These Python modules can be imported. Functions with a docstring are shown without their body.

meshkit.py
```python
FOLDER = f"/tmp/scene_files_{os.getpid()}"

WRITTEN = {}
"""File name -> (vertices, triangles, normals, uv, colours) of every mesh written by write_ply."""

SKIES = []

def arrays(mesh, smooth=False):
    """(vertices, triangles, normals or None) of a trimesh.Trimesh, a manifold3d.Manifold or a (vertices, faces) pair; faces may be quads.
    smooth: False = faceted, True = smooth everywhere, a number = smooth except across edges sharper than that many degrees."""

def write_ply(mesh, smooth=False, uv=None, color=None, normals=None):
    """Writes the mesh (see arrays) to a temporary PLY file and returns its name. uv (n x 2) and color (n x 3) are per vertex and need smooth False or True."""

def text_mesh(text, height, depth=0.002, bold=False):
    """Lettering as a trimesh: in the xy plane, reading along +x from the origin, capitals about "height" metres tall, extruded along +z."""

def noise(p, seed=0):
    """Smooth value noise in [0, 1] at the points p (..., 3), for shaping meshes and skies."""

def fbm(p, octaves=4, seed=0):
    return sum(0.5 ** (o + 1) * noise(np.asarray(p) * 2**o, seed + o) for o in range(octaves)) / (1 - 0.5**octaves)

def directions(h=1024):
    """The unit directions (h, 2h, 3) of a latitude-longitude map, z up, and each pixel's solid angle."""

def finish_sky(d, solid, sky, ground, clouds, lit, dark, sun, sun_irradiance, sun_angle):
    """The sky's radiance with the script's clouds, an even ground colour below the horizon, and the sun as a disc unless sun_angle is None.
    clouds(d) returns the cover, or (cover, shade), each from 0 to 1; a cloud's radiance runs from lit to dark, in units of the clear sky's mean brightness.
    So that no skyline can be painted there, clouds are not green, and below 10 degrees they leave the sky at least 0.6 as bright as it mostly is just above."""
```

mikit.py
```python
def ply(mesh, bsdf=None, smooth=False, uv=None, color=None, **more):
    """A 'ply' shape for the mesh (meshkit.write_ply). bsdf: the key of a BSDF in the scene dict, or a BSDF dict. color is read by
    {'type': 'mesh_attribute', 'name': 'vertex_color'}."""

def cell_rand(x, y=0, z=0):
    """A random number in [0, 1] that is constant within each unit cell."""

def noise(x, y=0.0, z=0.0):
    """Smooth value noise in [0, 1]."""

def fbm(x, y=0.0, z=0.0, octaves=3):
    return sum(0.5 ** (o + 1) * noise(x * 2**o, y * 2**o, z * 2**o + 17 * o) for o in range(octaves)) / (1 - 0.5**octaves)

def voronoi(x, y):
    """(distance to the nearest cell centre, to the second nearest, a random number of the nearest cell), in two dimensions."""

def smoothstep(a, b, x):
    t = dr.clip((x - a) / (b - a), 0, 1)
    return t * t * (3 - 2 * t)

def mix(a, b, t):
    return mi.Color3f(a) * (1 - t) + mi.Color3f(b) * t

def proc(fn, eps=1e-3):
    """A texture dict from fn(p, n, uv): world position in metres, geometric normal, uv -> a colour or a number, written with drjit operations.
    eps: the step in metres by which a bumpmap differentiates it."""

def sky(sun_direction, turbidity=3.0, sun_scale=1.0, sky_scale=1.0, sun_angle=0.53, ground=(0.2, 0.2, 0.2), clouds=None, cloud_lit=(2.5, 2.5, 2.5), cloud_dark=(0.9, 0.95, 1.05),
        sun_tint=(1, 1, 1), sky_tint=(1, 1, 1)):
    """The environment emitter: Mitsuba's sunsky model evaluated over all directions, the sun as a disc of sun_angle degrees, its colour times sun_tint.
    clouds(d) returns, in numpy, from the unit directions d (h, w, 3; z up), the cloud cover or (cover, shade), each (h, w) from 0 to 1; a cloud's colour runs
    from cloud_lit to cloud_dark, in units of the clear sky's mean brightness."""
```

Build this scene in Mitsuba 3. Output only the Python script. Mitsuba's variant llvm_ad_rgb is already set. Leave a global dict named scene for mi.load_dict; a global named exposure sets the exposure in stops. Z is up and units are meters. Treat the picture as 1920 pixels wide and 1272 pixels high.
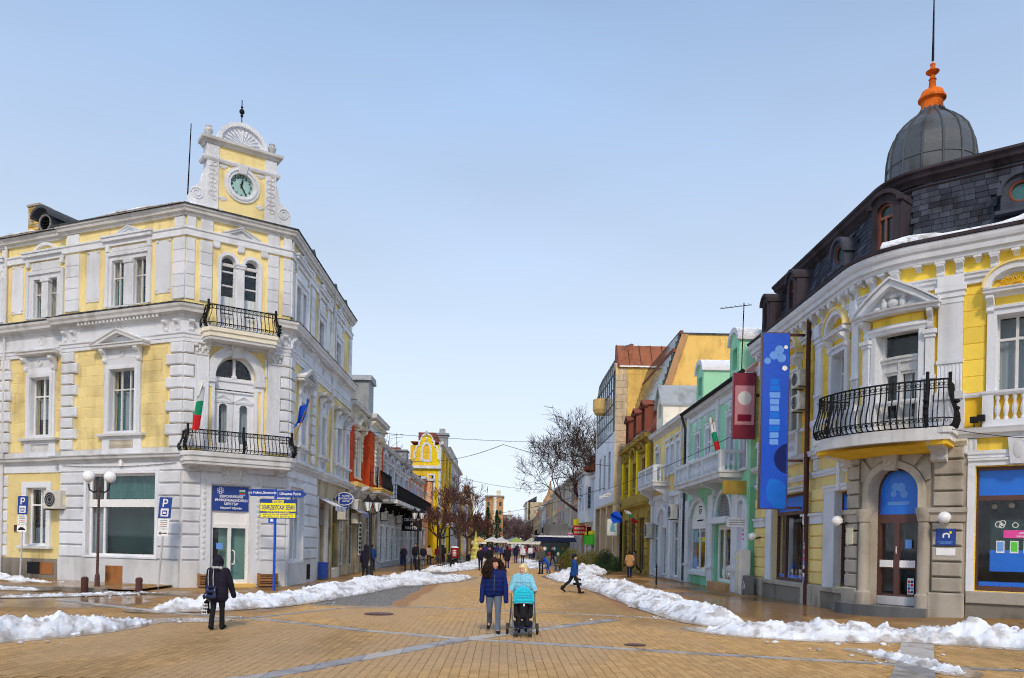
import math, random, numpy as np, trimesh, drjit as dr, mitsuba as mi, mikit, meshkit
import shapely, shapely.geometry as sg, manifold3d as m3
from shapely import affinity
T = mi.ScalarTransform4f
rng = random.Random(7)
scene, labels = {}, {}
# ---------------------------------------------------------------- camera, sky, exposure
EYE, F_PX, ROLL = 2.0, 1500.0, 0.02
scene['camera'] = {'type': 'perspective', 'fov': 2 * math.degrees(math.atan(960 / F_PX)), 'fov_axis': 'x', 'near_clip': 0.1, 'far_clip': 5000.0,
                   'principal_point_offset_x': 20 / 1920, 'principal_point_offset_y': -384 / 1272,
                   'to_world': T().look_at(origin=[0, 0, EYE], target=[0, 10, EYE], up=[-math.sin(ROLL), 0, math.cos(ROLL)])}
def clouds(d):
    el = np.clip(d[..., 2], 0, 1)
    n = meshkit.fbm(np.stack([d[..., 0] * 2.2, d[..., 1] * 2.2, d[..., 2] * 6], -1), 4, 3)
    low = np.clip(1 - el * 1.75, 0, 1)
    return np.clip(.52 + .5 * low + .5 * (n - .5), 0, 1), np.clip(.88 - .98 * low + .65 * (n - .5), 0, 1)
scene['sky'] = mikit.sky([0.04, -0.80, 0.66], turbidity=3, sun_scale=0.46, sky_scale=.95, sun_angle=8, sun_tint=(.96, .98, 1.06), clouds=clouds,
                         cloud_lit=(2.95, 3.25, 3.62), cloud_dark=(1.62, 2.32, 3.5), ground=(.3, .27, .22))
exposure = 1.86
# ---------------------------------------------------------------- materials
PAL, PCOL = {}, []
def pal(name, c=None, dirt=.15):
    if c is not None:
        PAL[name] = len(PCOL); PCOL.append((*c, dirt))
    return PAL[name]
for _n, _c, _d in [
    ('white', (.66, .69, .74), .11), ('white_old', (.62, .63, .64), .16), ('white_clean', (.80, .81, .82), .05), ('cream', (.74, .70, .58), .2),
    ('yellow_l', (.77, .63, .29), .22), ('yellow_l2', (.80, .67, .32), .20), ('yellow_r', (.85, .62, .09), .18), ('yellow_deep', (.78, .50, .04), .12),
    ('yellow_pale', (.78, .62, .25), .12), ('yellow_vivid', (.84, .62, .015), .08), ('mint', (.33, .72, .48), .14), ('mint_dark', (.22, .58, .36), .15), ('red_wall', (.56, .075, .02), .15),
    ('pink', (.80, .40, .29), .15), ('orange_wall', (.80, .22, .07), .12), ('peach', (.84, .45, .24), .12), ('gold', (.42, .29, .06), .25), ('gold_dark', (.30, .20, .05), .25),
    ('beige_old', (.50, .42, .28), .5), ('ochre_wall', (.78, .52, .15), .2), ('travertine', (.62, .50, .34), .14), ('stone_grey', (.41, .37, .31), .3), ('stone_dark', (.22, .20, .17), .3),
    ('slate', (.045, .053, .078), .4), ('slate2', (.065, .075, .105), .4), ('slate3', (.028, .032, .05), .4), ('zinc', (.075, .085, .095), .5), ('zinc_light', (.33, .36, .38), .25), ('lead', (.050, .042, .054), .4),
    ('copper', (.29, .105, .055), .2), ('brown', (.085, .035, .03), .15), ('brown_red', (.22, .07, .045), .2), ('roof_tile', (.36, .09, .045), .3), ('roof_pink', (.62, .36, .34), .2),
    ('rust', (.35, .14, .045), .7), ('iron', (.012, .012, .014), .1), ('black', (.012, .012, .015), .05), ('dark', (.02, .022, .026), .1), ('grey', (.26, .26, .27), .2), ('grey_mid', (.14, .145, .15), .2), ('grey_light', (.52, .53, .55), .15),
    ('blue_sign', (.010, .045, .27), .04), ('blue_brand', (.003, .075, .56), .05), ('blue_brand_l', (.012, .16, .70), .05), ('blue_print', (.14, .33, .78), .03), ('blue_bin', (.01, .06, .36), .2), ('navy', (.008, .014, .055), .1),
    ('maroon', (.16, .006, .03), .05), ('maroon_l', (.42, .20, .24), .05), ('yellow_sign', (.90, .80, .02), .04), ('red', (.62, .02, .025), .05), ('green_flag', (.01, .30, .14), .05), ('green_bright', (.08, .60, .03), .05), ('green_dark', (.015, .06, .025), .1),
    ('cyan', (.02, .52, .68), .04), ('cyan_pale', (.24, .56, .70), .06), ('jacket_blue', (.006, .018, .13), .08), ('jacket_mid', (.010, .06, .24), .08), ('jeans', (.13, .17, .24), .12), ('coat_black', (.014, .012, .028), .1), ('trousers_black', (.012, .012, .016), .1),
    ('coat_olive', (.09, .09, .07), .1), ('coat_tan', (.42, .24, .10), .1), ('coat_mauve', (.26, .16, .20), .1), ('coat_red', (.30, .03, .05), .1), ('coat_white', (.70, .70, .78), .1), ('coat_beige', (.50, .40, .28), .1), ('coat_purple', (.05, .03, .16), .1),
    ('skin', (.62, .33, .23), .06), ('lips', (.42, .10, .09), .02), ('hair_brown', (.030, .014, .010), .3), ('hair_blond', (.78, .62, .32), .2), ('hair_dark', (.014, .010, .010), .2), ('eye', (.03, .02, .02), 0),
    ('wood', (.32, .16, .06), .3), ('bark', (.075, .052, .042), .3), ('twig', (.10, .065, .06), .3), ('twig_red', (.13, .06, .05), .3), ('twig_far', (.16, .11, .12), .3), ('lamp_white', (.82, .83, .85), .03), ('awning', (.20, .20, .34), .1),
    ('blind', (.24, .30, .34), .1), ('blind_teal', (.035, .13, .13), .1), ('curtain', (.62, .68, .72), .12), ('room', (.022, .03, .036), .2), ('room_teal', (.008, .036, .036), .2), ('orange', (.72, .15, .012), .6), ('pink_sign', (.80, .04, .35), .05), ('clock_face', (.34, .56, .54), .08),
    ('tan_block', (.50, .29, .14), .2), ('block_ochre', (.62, .42, .16), .12), ('concrete', (.42, .41, .39), .2), ('plaster_grey', (.48, .49, .50), .2), ('ac', (.66, .64, .56), .15), ('brick', (.30, .10, .06), .3), ('ivory', (.80, .74, .55), .1), ('snowy', (.86, .88, .94), .03)]:
    pal(_n, _c, _d)
TAB = {}
def table(k):
    if k not in TAB:
        TAB[k] = mi.Float([c[k] for c in PCOL]); dr.eval(TAB[k])
    return TAB[k]
def paint_fn(p, n, uv):
    i = mi.UInt32(dr.clip(uv.x + .5, 0, len(PCOL) - 1))
    c = mi.Color3f(*[dr.gather(mi.Float, table(k), i) for k in range(3)])
    dirt = dr.gather(mi.Float, table(3), i)
    blotch = mikit.fbm(p.x * 1.1, p.y * 1.1, p.z * .9, 4)
    streak = mikit.noise(p.x * 4.3 + 7, p.y * 4.3, p.z * .35)
    grain = mikit.noise(p.x * 23, p.y * 23, p.z * 23)
    t = mikit.smoothstep(.42, .80, .62 * blotch + .38 * streak)
    k = 1 + (uv.y - .5) * .16 - dirt * (1.5 * t + .30 * (grain - .5))
    warm = mi.Color3f(1, 1 - .12 * t * dirt, 1 - .30 * t * dirt)
    drip = mikit.smoothstep(.62, .9, mikit.noise(p.x * 9 + 3, p.y * 9, p.z * .22)) * mikit.smoothstep(.4, .65, blotch)
    k = k * (1 - .8 * dirt * drip)
    return dr.clip(c * k * warm, .002, .92)
PAINT = mikit.proc(paint_fn)
def two(d): return {'type': 'twosided', 'b': d}
scene['matte'] = two({'type': 'principled', 'base_color': PAINT, 'roughness': .82, 'specular': .25})
scene['satin'] = two({'type': 'principled', 'base_color': PAINT, 'roughness': .38, 'specular': .5})
scene['gloss'] = two({'type': 'principled', 'base_color': PAINT, 'roughness': .12, 'specular': .6})
scene['glass'] = {'type': 'thindielectric', 'int_ior': 1.34}
def paving_fn(p, n, uv):
    # ochre clinker pavers 15 x 30 cm laid in running bond; wet browner pavement beside the buildings, grey setts under the snow ridges
    col = dr.floor(p.x / .15); fx = p.x / .15 - col
    yy = p.y / .30 + .5 * (col - 2 * dr.floor(col / 2)); row = dr.floor(yy); fy = yy - row
    r = mikit.cell_rand(col, row, 5)
    j = dr.minimum(dr.minimum(fx, 1 - fx) * .15, dr.minimum(fy, 1 - fy) * .30)
    near = 1 - mikit.smoothstep(24, 60, p.y)
    joint = (1 - mikit.smoothstep(.003, .012, j)) * (.16 + .34 * near)
    base = mikit.mix((.35, .205, .072), (.46, .28, .108), r)
    base = base * (1 - .30 * mikit.smoothstep(.46, .66, mikit.fbm(p.x * .22 + 5, p.y * .13, 7, 5)))
    base = mikit.mix(base, (.36, .235, .12), .75 * mikit.smoothstep(.5, .75, mikit.fbm(p.x * .35, p.y * .18, 3, 4)))
    x = p.x + .35 * (mikit.noise(p.x * .6, p.y * .6) - .5)
    edge = dr.maximum(mikit.smoothstep(3.3, 3.5, dr.abs(x - .45)) , 0) * mikit.smoothstep(24, 25, p.y)
    strip = edge * (1 - mikit.smoothstep(3.9, 4.0, dr.abs(x - .45)))
    sett = edge * mikit.smoothstep(3.9, 4.0, dr.abs(x - .45)) * (1 - mikit.smoothstep(6.2, 6.4, dr.abs(x - .45)))
    d1, d2, q = mikit.voronoi(p.x * 8, p.y * 8)
    walk = mikit.smoothstep(6.2, 7.0, dr.abs(x - .45)) * mikit.smoothstep(17, 24, p.y)
    base = mikit.mix(base, (.25, .12, .05), .8 * strip)
    base = mikit.mix(base, mikit.mix((.05, .05, .055), mi.Color3f(.13 + .12 * q, .12 + .11 * q, .11 + .10 * q), mikit.smoothstep(.05, .2, d2 - d1)), sett)
    wet = mikit.smoothstep(.40, .62, mikit.fbm(p.x * .5, p.y * .35, 9, 3))
    base = mikit.mix(base, base * mi.Color3f(.46, .40, .35), walk * (.62 + .38 * wet))
    return base * (1 - .62 * joint)
def paving_rough(p, n, uv):
    walk = mikit.smoothstep(6.0, 7.5, dr.abs(p.x - .45)) * mikit.smoothstep(17, 24, p.y)
    wet = mikit.smoothstep(.42, .60, mikit.fbm(p.x * .5, p.y * .35, 9, 3))
    wet2 = mikit.smoothstep(.58, .70, mikit.fbm(p.x * .8, p.y * .5, 21, 3))
    return dr.clip(.70 - .52 * walk * wet - .12 * wet2, .12, .8)
scene['paving'] = two({'type': 'principled', 'base_color': mikit.proc(paving_fn), 'roughness': mikit.proc(paving_rough), 'specular': .35})
scene['wet_paving'] = two({'type': 'principled', 'base_color': mikit.proc(lambda p, n, uv: paving_fn(p, n, uv) * .52), 'roughness': .16, 'specular': .5})
def snow_fn(p, n, uv):
    d = mikit.fbm(p.x * 3.1, p.y * 3.1, p.z * 3.1, 4)
    s = mikit.smoothstep(.46, .68, d) * .65 + .30 * mikit.smoothstep(.52, .66, mikit.fbm(p.x * 14, p.y * 14, p.z * 14, 2)) * mikit.smoothstep(.45, .6, d)
    s = s + .55 * mikit.smoothstep(.20, .0, p.z) * mikit.smoothstep(.35, .6, mikit.fbm(p.x * 5, p.y * 5, 4, 3))
    return mikit.mix((.78, .82, .88), (.30, .26, .23), dr.clip(s, 0, 1) * .85)
def snow_bump(p, n, uv): return mikit.fbm(p.x * 9, p.y * 9, p.z * 9, 3)
scene['snow'] = two({'type': 'bumpmap', 'arbitrary': mikit.proc(snow_bump, 4e-3), 'scale': .05, 'b': {'type': 'principled', 'base_color': mikit.proc(snow_fn), 'roughness': .7, 'specular': .3}})
# ---------------------------------------------------------------- scene entries
USED = {}
def key(name, parent=None):
    k = f'{parent}__{name}' if parent else name
    n = USED.get(k, 0); USED[k] = n + 1
    return k if n == 0 else f'{k}_{n:03d}'
def lab(k, label=None, category=None, group=None, kind=None):
    labels[k] = {a: b for a, b in (('label', label), ('category', category), ('group', group), ('kind', kind)) if b}
    return k
def thing(name, label, category, group=None): return lab(key(name), label, category, group)
def arr(m):
    if isinstance(m, trimesh.Trimesh): return np.asarray(m.vertices, float), np.asarray(m.faces, int)
    v, f = m; f = np.asarray(f, int)
    if len(f) and f.shape[1] == 4: f = np.vstack([f[:, [0, 1, 2]], f[:, [0, 2, 3]]])
    return np.asarray(v, float), f
def cat(ms):
    V, Fs, n = [], [], 0
    for m in ms:
        v, f = arr(m); V.append(v); Fs.append(f + n); n += len(v)
    return np.vstack(V), np.vstack(Fs)
def put(name, m, col='white', parent=None, bsdf='matte', smooth=False, tone=None):
    """One entry of the scene. m: a mesh, or a list of meshes or (mesh, colour) pairs joined into one. Returns its key."""
    pairs = []
    for x in (m if isinstance(m, list) else [m]):
        if isinstance(x, tuple) and isinstance(x[1], str): pairs.append(x)
        else: pairs.append((x, col))
    V, Fs, U, n = [], [], [], 0
    tone = rng.random() if tone is None else tone
    for x, c in pairs:
        v, f = arr(x)
        if not len(f): continue
        if smooth and smooth is not True:
            s = trimesh.graph.smooth_shade(trimesh.Trimesh(v, f, process=False), angle=math.radians(smooth), facet_minarea=None)
            v, f = np.asarray(s.vertices), np.asarray(s.faces)
        V.append(v); Fs.append(f + n); n += len(v)
        U.append(np.tile([[PAL[c], tone]], (len(v), 1)))
    k = key(name, parent)
    uv = np.vstack(U) if bsdf in ('matte', 'satin', 'gloss') else None
    scene[k] = mikit.ply((np.vstack(V), np.vstack(Fs)), bsdf, smooth=bool(smooth), uv=uv)
    return k
# ---------------------------------------------------------------- frames and shapes
class Frame:
    """A facade: s runs to the right as seen from outside, z up, d outwards."""
    curved = False
    def __init__(self, o, t):
        self.o = np.array([o[0], o[1]], float); self.t = np.array(t, float) / np.hypot(*t); self.n = np.array([self.t[1], -self.t[0]])
    def pt(self, s, d):
        return self.o + np.outer(np.atleast_1d(s), self.t) + np.outer(np.atleast_1d(d), self.n)
    def __call__(self, m):
        v, f = arr(m); xy = self.pt(v[:, 0], v[:, 2])
        return np.column_stack([xy, v[:, 1]]), f
    def at(self, s, z, d): return np.append(self.pt(s, d)[0], z)
    def cuts(self, s0, s1): return [s0, s1]
    def shifted(self, ds, dd=0): return Frame(self.pt(ds, dd)[0], self.t)
class Corner(Frame):
    """The right building: a straight wall up to s = start, an arc of length L, and a straight wall beyond."""
    curved = True
    def __init__(self, x0, y0, R, ang, start=0.0):
        self.s0 = start; self.c = np.array([x0 + R, y0]); self.R, self.a, self.L = R, ang, R * ang
    def pt(self, s, d):
        s, d = np.broadcast_arrays(np.atleast_1d(np.asarray(s, float)) - self.s0, np.maximum(np.atleast_1d(np.asarray(d, float)), .2 - self.R))
        a = np.clip(s / self.R, 0, self.a); n = np.stack([-np.cos(a), -np.sin(a)], 1); t = np.stack([-n[:, 1] * -1, n[:, 0]], 1)
        t = np.stack([np.sin(a), -np.cos(a)], 1)
        ex = s - np.clip(s, 0, self.L)
        return self.c + n * (self.R + d)[:, None] + t * ex[:, None]
    def cuts(self, s0, s1):
        lo, hi = max(s0, self.s0), min(s1, self.s0 + self.L); out = [s0]
        if hi > lo:
            k = max(1, int(math.ceil((hi - lo) / .2))); out += list(np.linspace(lo, hi, k + 1))
        out.append(s1)
        return sorted(set(np.round(out, 5)))
def rings(fr, cuts, sections, flip=False):
    """Sweep cross-sections (lists of (z, d), one per cut) along s, with end caps."""
    n = len(sections[0]); V = np.array([(s, z, d) for s, sec in zip(cuts, sections) for z, d in sec]); q = []
    for i in range(len(cuts) - 1):
        for j in range(n):
            a, b = i * n + j, i * n + (j + 1) % n
            q.append([a, b, b + n, a + n])
    tri = list(earcut([(p[1], p[0]) for p in sections[0]])); e = (len(cuts) - 1) * n
    f = np.array([[a, b, c] for x in q for a, b, c in ((x[0], x[1], x[2]), (x[0], x[2], x[3]))] + [[a, b, c] for a, b, c in tri] + [[e + a, e + c, e + b] for a, b, c in tri])
    return fr((V, f))
_EC = {}
def earcut(ring):
    kk = tuple(np.round(np.asarray(ring).ravel(), 4))
    if kk not in _EC:
        v, f = trimesh.creation.triangulate_polygon(sg.Polygon(ring), engine='earcut')
        look = {tuple(np.round(p, 6)): i for i, p in enumerate(np.asarray(ring, float))}
        _EC[kk] = [[look[tuple(np.round(v[i], 6))] for i in t] for t in f]
    return _EC[kk]
def box(fr, s0, s1, z0, z1, d0, d1):
    cuts = fr.cuts(s0, s1); sec = [(z0, d0), (z0, d1), (z1, d1), (z1, d0)]
    return rings(fr, cuts, [sec] * len(cuts))
def blk(fr, s0, s1, z0, z1, d0, d1, c=.02):
    """A block with a chamfered face."""
    cuts = fr.cuts(s0 + c, s1 - c)
    full = [(z0, d0), (z0, d1 - c), (z0 + c, d1), (z1 - c, d1), (z1, d1 - c), (z1, d0)]
    flat = [(z0, d0), (z0, d1 - c - .001), (z0 + c, d1 - c), (z1 - c, d1 - c), (z1, d1 - c - .001), (z1, d0)]
    return rings(fr, [s0] + cuts + [s1], [flat] + [full] * len(cuts) + [flat])
def prism(fr, poly, d0, d1):
    out = []
    b = poly.bounds; cuts = fr.cuts(b[0], b[2]) if fr.curved else [b[0], b[2]]
    for a, c in zip(cuts[:-1], cuts[1:]):
        g = poly if len(cuts) == 2 else poly.intersection(sg.box(a, b[1] - 1, c, b[3] + 1))
        for q in getattr(g, 'geoms', [g]):
            if q.geom_type == 'Polygon' and q.area > 1e-5:
                m = trimesh.creation.extrude_polygon(q, d1 - d0, engine='earcut'); v = np.array(m.vertices); v[:, 2] += d0
                out.append(fr((v, m.faces)))
    return cat(out)
def rect(s0, s1, z0, z1): return sg.box(s0, z0, s1, z1)
def arch(s0, s1, z0, zs, rise=None, n=20):
    """A rectangle from z0 to zs topped with a (half-elliptic) arch."""
    r = (s1 - s0) / 2; rise = r if rise is None else rise; c = (s0 + s1) / 2
    return sg.Polygon([(s0, z0), (s1, z0)] + [(c + r * math.cos(t), zs + rise * math.sin(t)) for t in np.linspace(0, math.pi, n)])
def sweep(path, profile, close=False):
    """Sweep a closed profile of (d, z) along a plan path of points, mitred; d to the right of the path."""
    P = np.array(path, float); n = len(P); V = []
    t = np.diff(P, axis=0); t /= np.linalg.norm(t, axis=1, keepdims=True); nn = np.stack([t[:, 1], -t[:, 0]], 1)
    for i in range(n):
        if i == 0: m = nn[0]
        elif i == n - 1: m = nn[-1]
        else:
            m = nn[i - 1] + nn[i]; m = m / (m @ nn[i])
        for d, z in profile: V.append((*(P[i] + m * d), z))
    k = len(profile); f = []
    for i in range(n - 1):
        for j in range(k):
            a, b = i * k + j, i * k + (j + 1) % k
            f += [[a, b, b + k], [a, b + k, a + k]]
    tri = earcut(profile); e = (n - 1) * k
    f += [[a, c, b] for a, b, c in tri] + [[e + a, e + b, e + c] for a, b, c in tri]
    return np.array(V), np.array(f)
def tube(pts, r, n=6, cap=True):
    p = np.asarray(pts, float); r = np.broadcast_to(r, (len(p),)).astype(float)
    t = np.gradient(p, axis=0); t /= np.linalg.norm(t, axis=1, keepdims=True) + 1e-12
    up = np.array([0, 0, 1.]) if abs(t[:, 2]).mean() < .8 else np.array([1., 0, 0])
    a = np.cross(t, up); a /= np.linalg.norm(a, axis=1, keepdims=True) + 1e-9
    b = np.cross(a, t); an = np.arange(n) * 2 * np.pi / n + math.pi / n
    V = p[:, None] + r[:, None, None] * (np.cos(an)[None, :, None] * a[:, None] + np.sin(an)[None, :, None] * b[:, None])
    f = []
    for i in range(len(p) - 1):
        for j in range(n):
            q = [i * n + j, i * n + (j + 1) % n, (i + 1) * n + (j + 1) % n, (i + 1) * n + j]
            f += [[q[0], q[1], q[2]], [q[0], q[2], q[3]]]
    if cap:
        for j in range(1, n - 1):
            f += [[0, j + 1, j], [(len(p) - 1) * n, (len(p) - 1) * n + j, (len(p) - 1) * n + j + 1]]
    return V.reshape(-1, 3), np.array(f)
def lathe(profile, n=16, at=(0, 0, 0)):
    pr = np.array(profile, float); an = np.arange(n) * 2 * np.pi / n
    V = np.stack([pr[:, None, 0] * np.cos(an), pr[:, None, 0] * np.sin(an), np.repeat(pr[:, 1:2], n, 1)], -1).reshape(-1, 3) + np.asarray(at)
    f = []
    for i in range(len(pr) - 1):
        for j in range(n):
            a, b, c, d = i * n + j, i * n + (j + 1) % n, (i + 1) * n + (j + 1) % n, (i + 1) * n + j
            f += [[a, b, c], [a, c, d]]
    for j in range(1, n - 1): f += [[0, j + 1, j], [(len(pr) - 1) * n, (len(pr) - 1) * n + j, (len(pr) - 1) * n + j + 1]]
    return V, np.array(f)
def cube(x0, x1, y0, y1, z0, z1):
    v = np.array([[x, y, z] for x in (x0, x1) for y in (y0, y1) for z in (z0, z1)], float)
    return v, np.array([[0, 1, 3], [0, 3, 2], [4, 6, 7], [4, 7, 5], [0, 4, 5], [0, 5, 1], [2, 3, 7], [2, 7, 6], [0, 2, 6], [0, 6, 4], [1, 5, 7], [1, 7, 3]])
def ball(c, r, sub=2):
    m = trimesh.creation.icosphere(sub); v = np.array(m.vertices) * np.asarray(r) + np.asarray(c)
    return v, np.array(m.faces)
def ring(fr, s, z, d, R, r, n=16, k=5):
    a = np.linspace(0, 2 * np.pi, n, endpoint=True)
    m = tube(np.stack([s + R * np.cos(a), z + R * np.sin(a), np.full(n, d)], 1), r, k, cap=False)
    return fr(m)
def text(fr, s, z, d, word, h, depth=.006, bold=False, width=None):
    m = meshkit.text_mesh(word, h, depth, bold); v = np.array(m.vertices); w = v[:, 0].max() - v[:, 0].min()
    if width: v[:, 0] *= width / w; w = width
    v[:, 0] += s - w / 2 - v[:, 0].min(); v[:, 1] += z; v[:, 2] += d
    return fr((v, m.faces))
# ---------------------------------------------------------------- pieces of facades
def mullions(s0, s1, z0, z1, cols, rows, w):
    """The panes of a window: cols and rows are inner divisions as fractions."""
    xs = [s0 + w] + [x for c in cols for x in (s0 + c * (s1 - s0) - w / 2, s0 + c * (s1 - s0) + w / 2)] + [s1 - w]
    zs = [z0 + w] + [x for r in rows for x in (z0 + r * (z1 - z0) - w / 2, z0 + r * (z1 - z0) + w / 2)] + [z1 - w]
    return [rect(xs[i], xs[i + 1], zs[j], zs[j + 1]) for i in range(0, len(xs), 2) for j in range(0, len(zs), 2)]
def window(fr, parent, shape, d, cols=(.5,), rows=(.66,), w=.06, frame='white_clean', back='room_teal', curtain=None, name='window', depth=.07, split=True):
    """Frame, panes and what stands behind them, in an opening of the given outline."""
    if isinstance(shape, tuple): shape = rect(*shape)
    b = shape.bounds
    panes = [p.intersection(shape.buffer(-w, join_style=2)) for p in mullions(b[0], b[2], b[1], b[3], cols, rows, w)]
    panes = [p for p in panes if p.area > .002 and p.geom_type == 'Polygon']
    k = put(name, prism(fr, shape.difference(shapely.union_all(panes)), d - depth, d), frame, parent)
    for p in (panes if split else []):
        v = [(x, z, d - depth * .6) for x, z in p.exterior.coords[:-1]]; f = earcut(p.exterior.coords[:-1])
        put('pane', fr((v, f)), parent=k, bsdf='glass')
    if not split:
        put('pane', [fr(([(x, z, d - depth * .6) for x, z in p.exterior.coords[:-1]], earcut(p.exterior.coords[:-1]))) for p in panes], parent=k, bsdf='glass')
    bits = [(box(fr, b[0], b[2], b[1], b[3], d - depth - .42, d - depth - .40), back)]
    for c in curtain or ():      # (s fraction from, to, z fraction from, to, colour)
        bits.append((wavy(fr, b[0] + c[0] * (b[2] - b[0]), b[0] + c[1] * (b[2] - b[0]), b[1] + c[2] * (b[3] - b[1]), b[1] + c[3] * (b[3] - b[1]), d - depth - .16), c[4]))
    put('curtain' if curtain else 'blind', bits, parent=k)
    return k
def wavy(fr, s0, s1, z0, z1, d):
    n = max(3, int((s1 - s0) / .05)); s = np.linspace(s0, s1, n); w = d + .018 * np.sin(np.arange(n) * 2.1)
    V = np.array([(a, z, c) for z in (z0, z1) for a, c in zip(s, w)]); f = [[i, i + 1, i + 1 + n] for i in range(n - 1)] + [[i, i + 1 + n, i + n] for i in range(n - 1)]
    return fr((V, np.array(f)))
def courses(fr, parent, shape, z0, dz, w, d0, d1, col, name='block', gap=.012, c=.012, shift=.5, s_at=None, least=.1):
    """Ashlar blocks in running bond over an outline; every block is a part of its own."""
    b = shape.bounds; k, z = 0, z0
    while z < b[3] - .05:
        band = shape.intersection(rect(b[0] - 1, b[2] + 1, z, min(z + dz, b[3])))
        for g in getattr(band, 'geoms', [band]):
            if g.geom_type != 'Polygon' or g.area < .01: continue
            gb = g.bounds; s = gb[0] - (shift * w * (k % 2) if w < 50 else 0) if s_at is None else s_at + math.floor((gb[0] - s_at) / w) * w - shift * w * (k % 2)
            while s < gb[2] - .02:
                a, e = max(s, gb[0]), min(s + w, gb[2])
                piece = g.intersection(rect(a + gap / 2, e - gap / 2, z + gap / 2, z + dz - gap / 2))
                for q in getattr(piece, 'geoms', [piece]):
                    if q.geom_type != 'Polygon' or q.area < .004: continue
                    qb = q.bounds
                    if q.area > .97 * (qb[2] - qb[0]) * (qb[3] - qb[1]): m = blk(fr, qb[0], qb[2], qb[1], qb[3], d0, d1, c)
                    else: m = prism(fr, q, d0, d1)
                    put(name, m, col, parent)
                s += w
        z += dz; k += 1
def flutes(fr, s0, s1, z0, z1, d0, d1, n=5):
    w = (s1 - s0) / (2 * n + 1)
    return cat([box(fr, s0, s1, z0, z1, d0, d1 - .025)] + [box(fr, s0 + (2 * i) * w, s0 + (2 * i + 1) * w, z0 + .03, z1 - .03, d1 - .03, d1) for i in range(n + 1)])
def cap_profile(z0, z1, p, d0=-.1):
    """A classical cornice section between two heights with the given projection."""
    h = z1 - z0
    return [(d0, z0), (.06 * p, z0), (.10 * p, z0 + .18 * h), (.30 * p, z0 + .34 * h), (.34 * p, z0 + .42 * h), (.86 * p, z0 + .48 * h), (.88 * p, z0 + .74 * h), (1.0 * p, z0 + .90 * h), (1.0 * p, z1), (d0, z1)]
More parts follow.
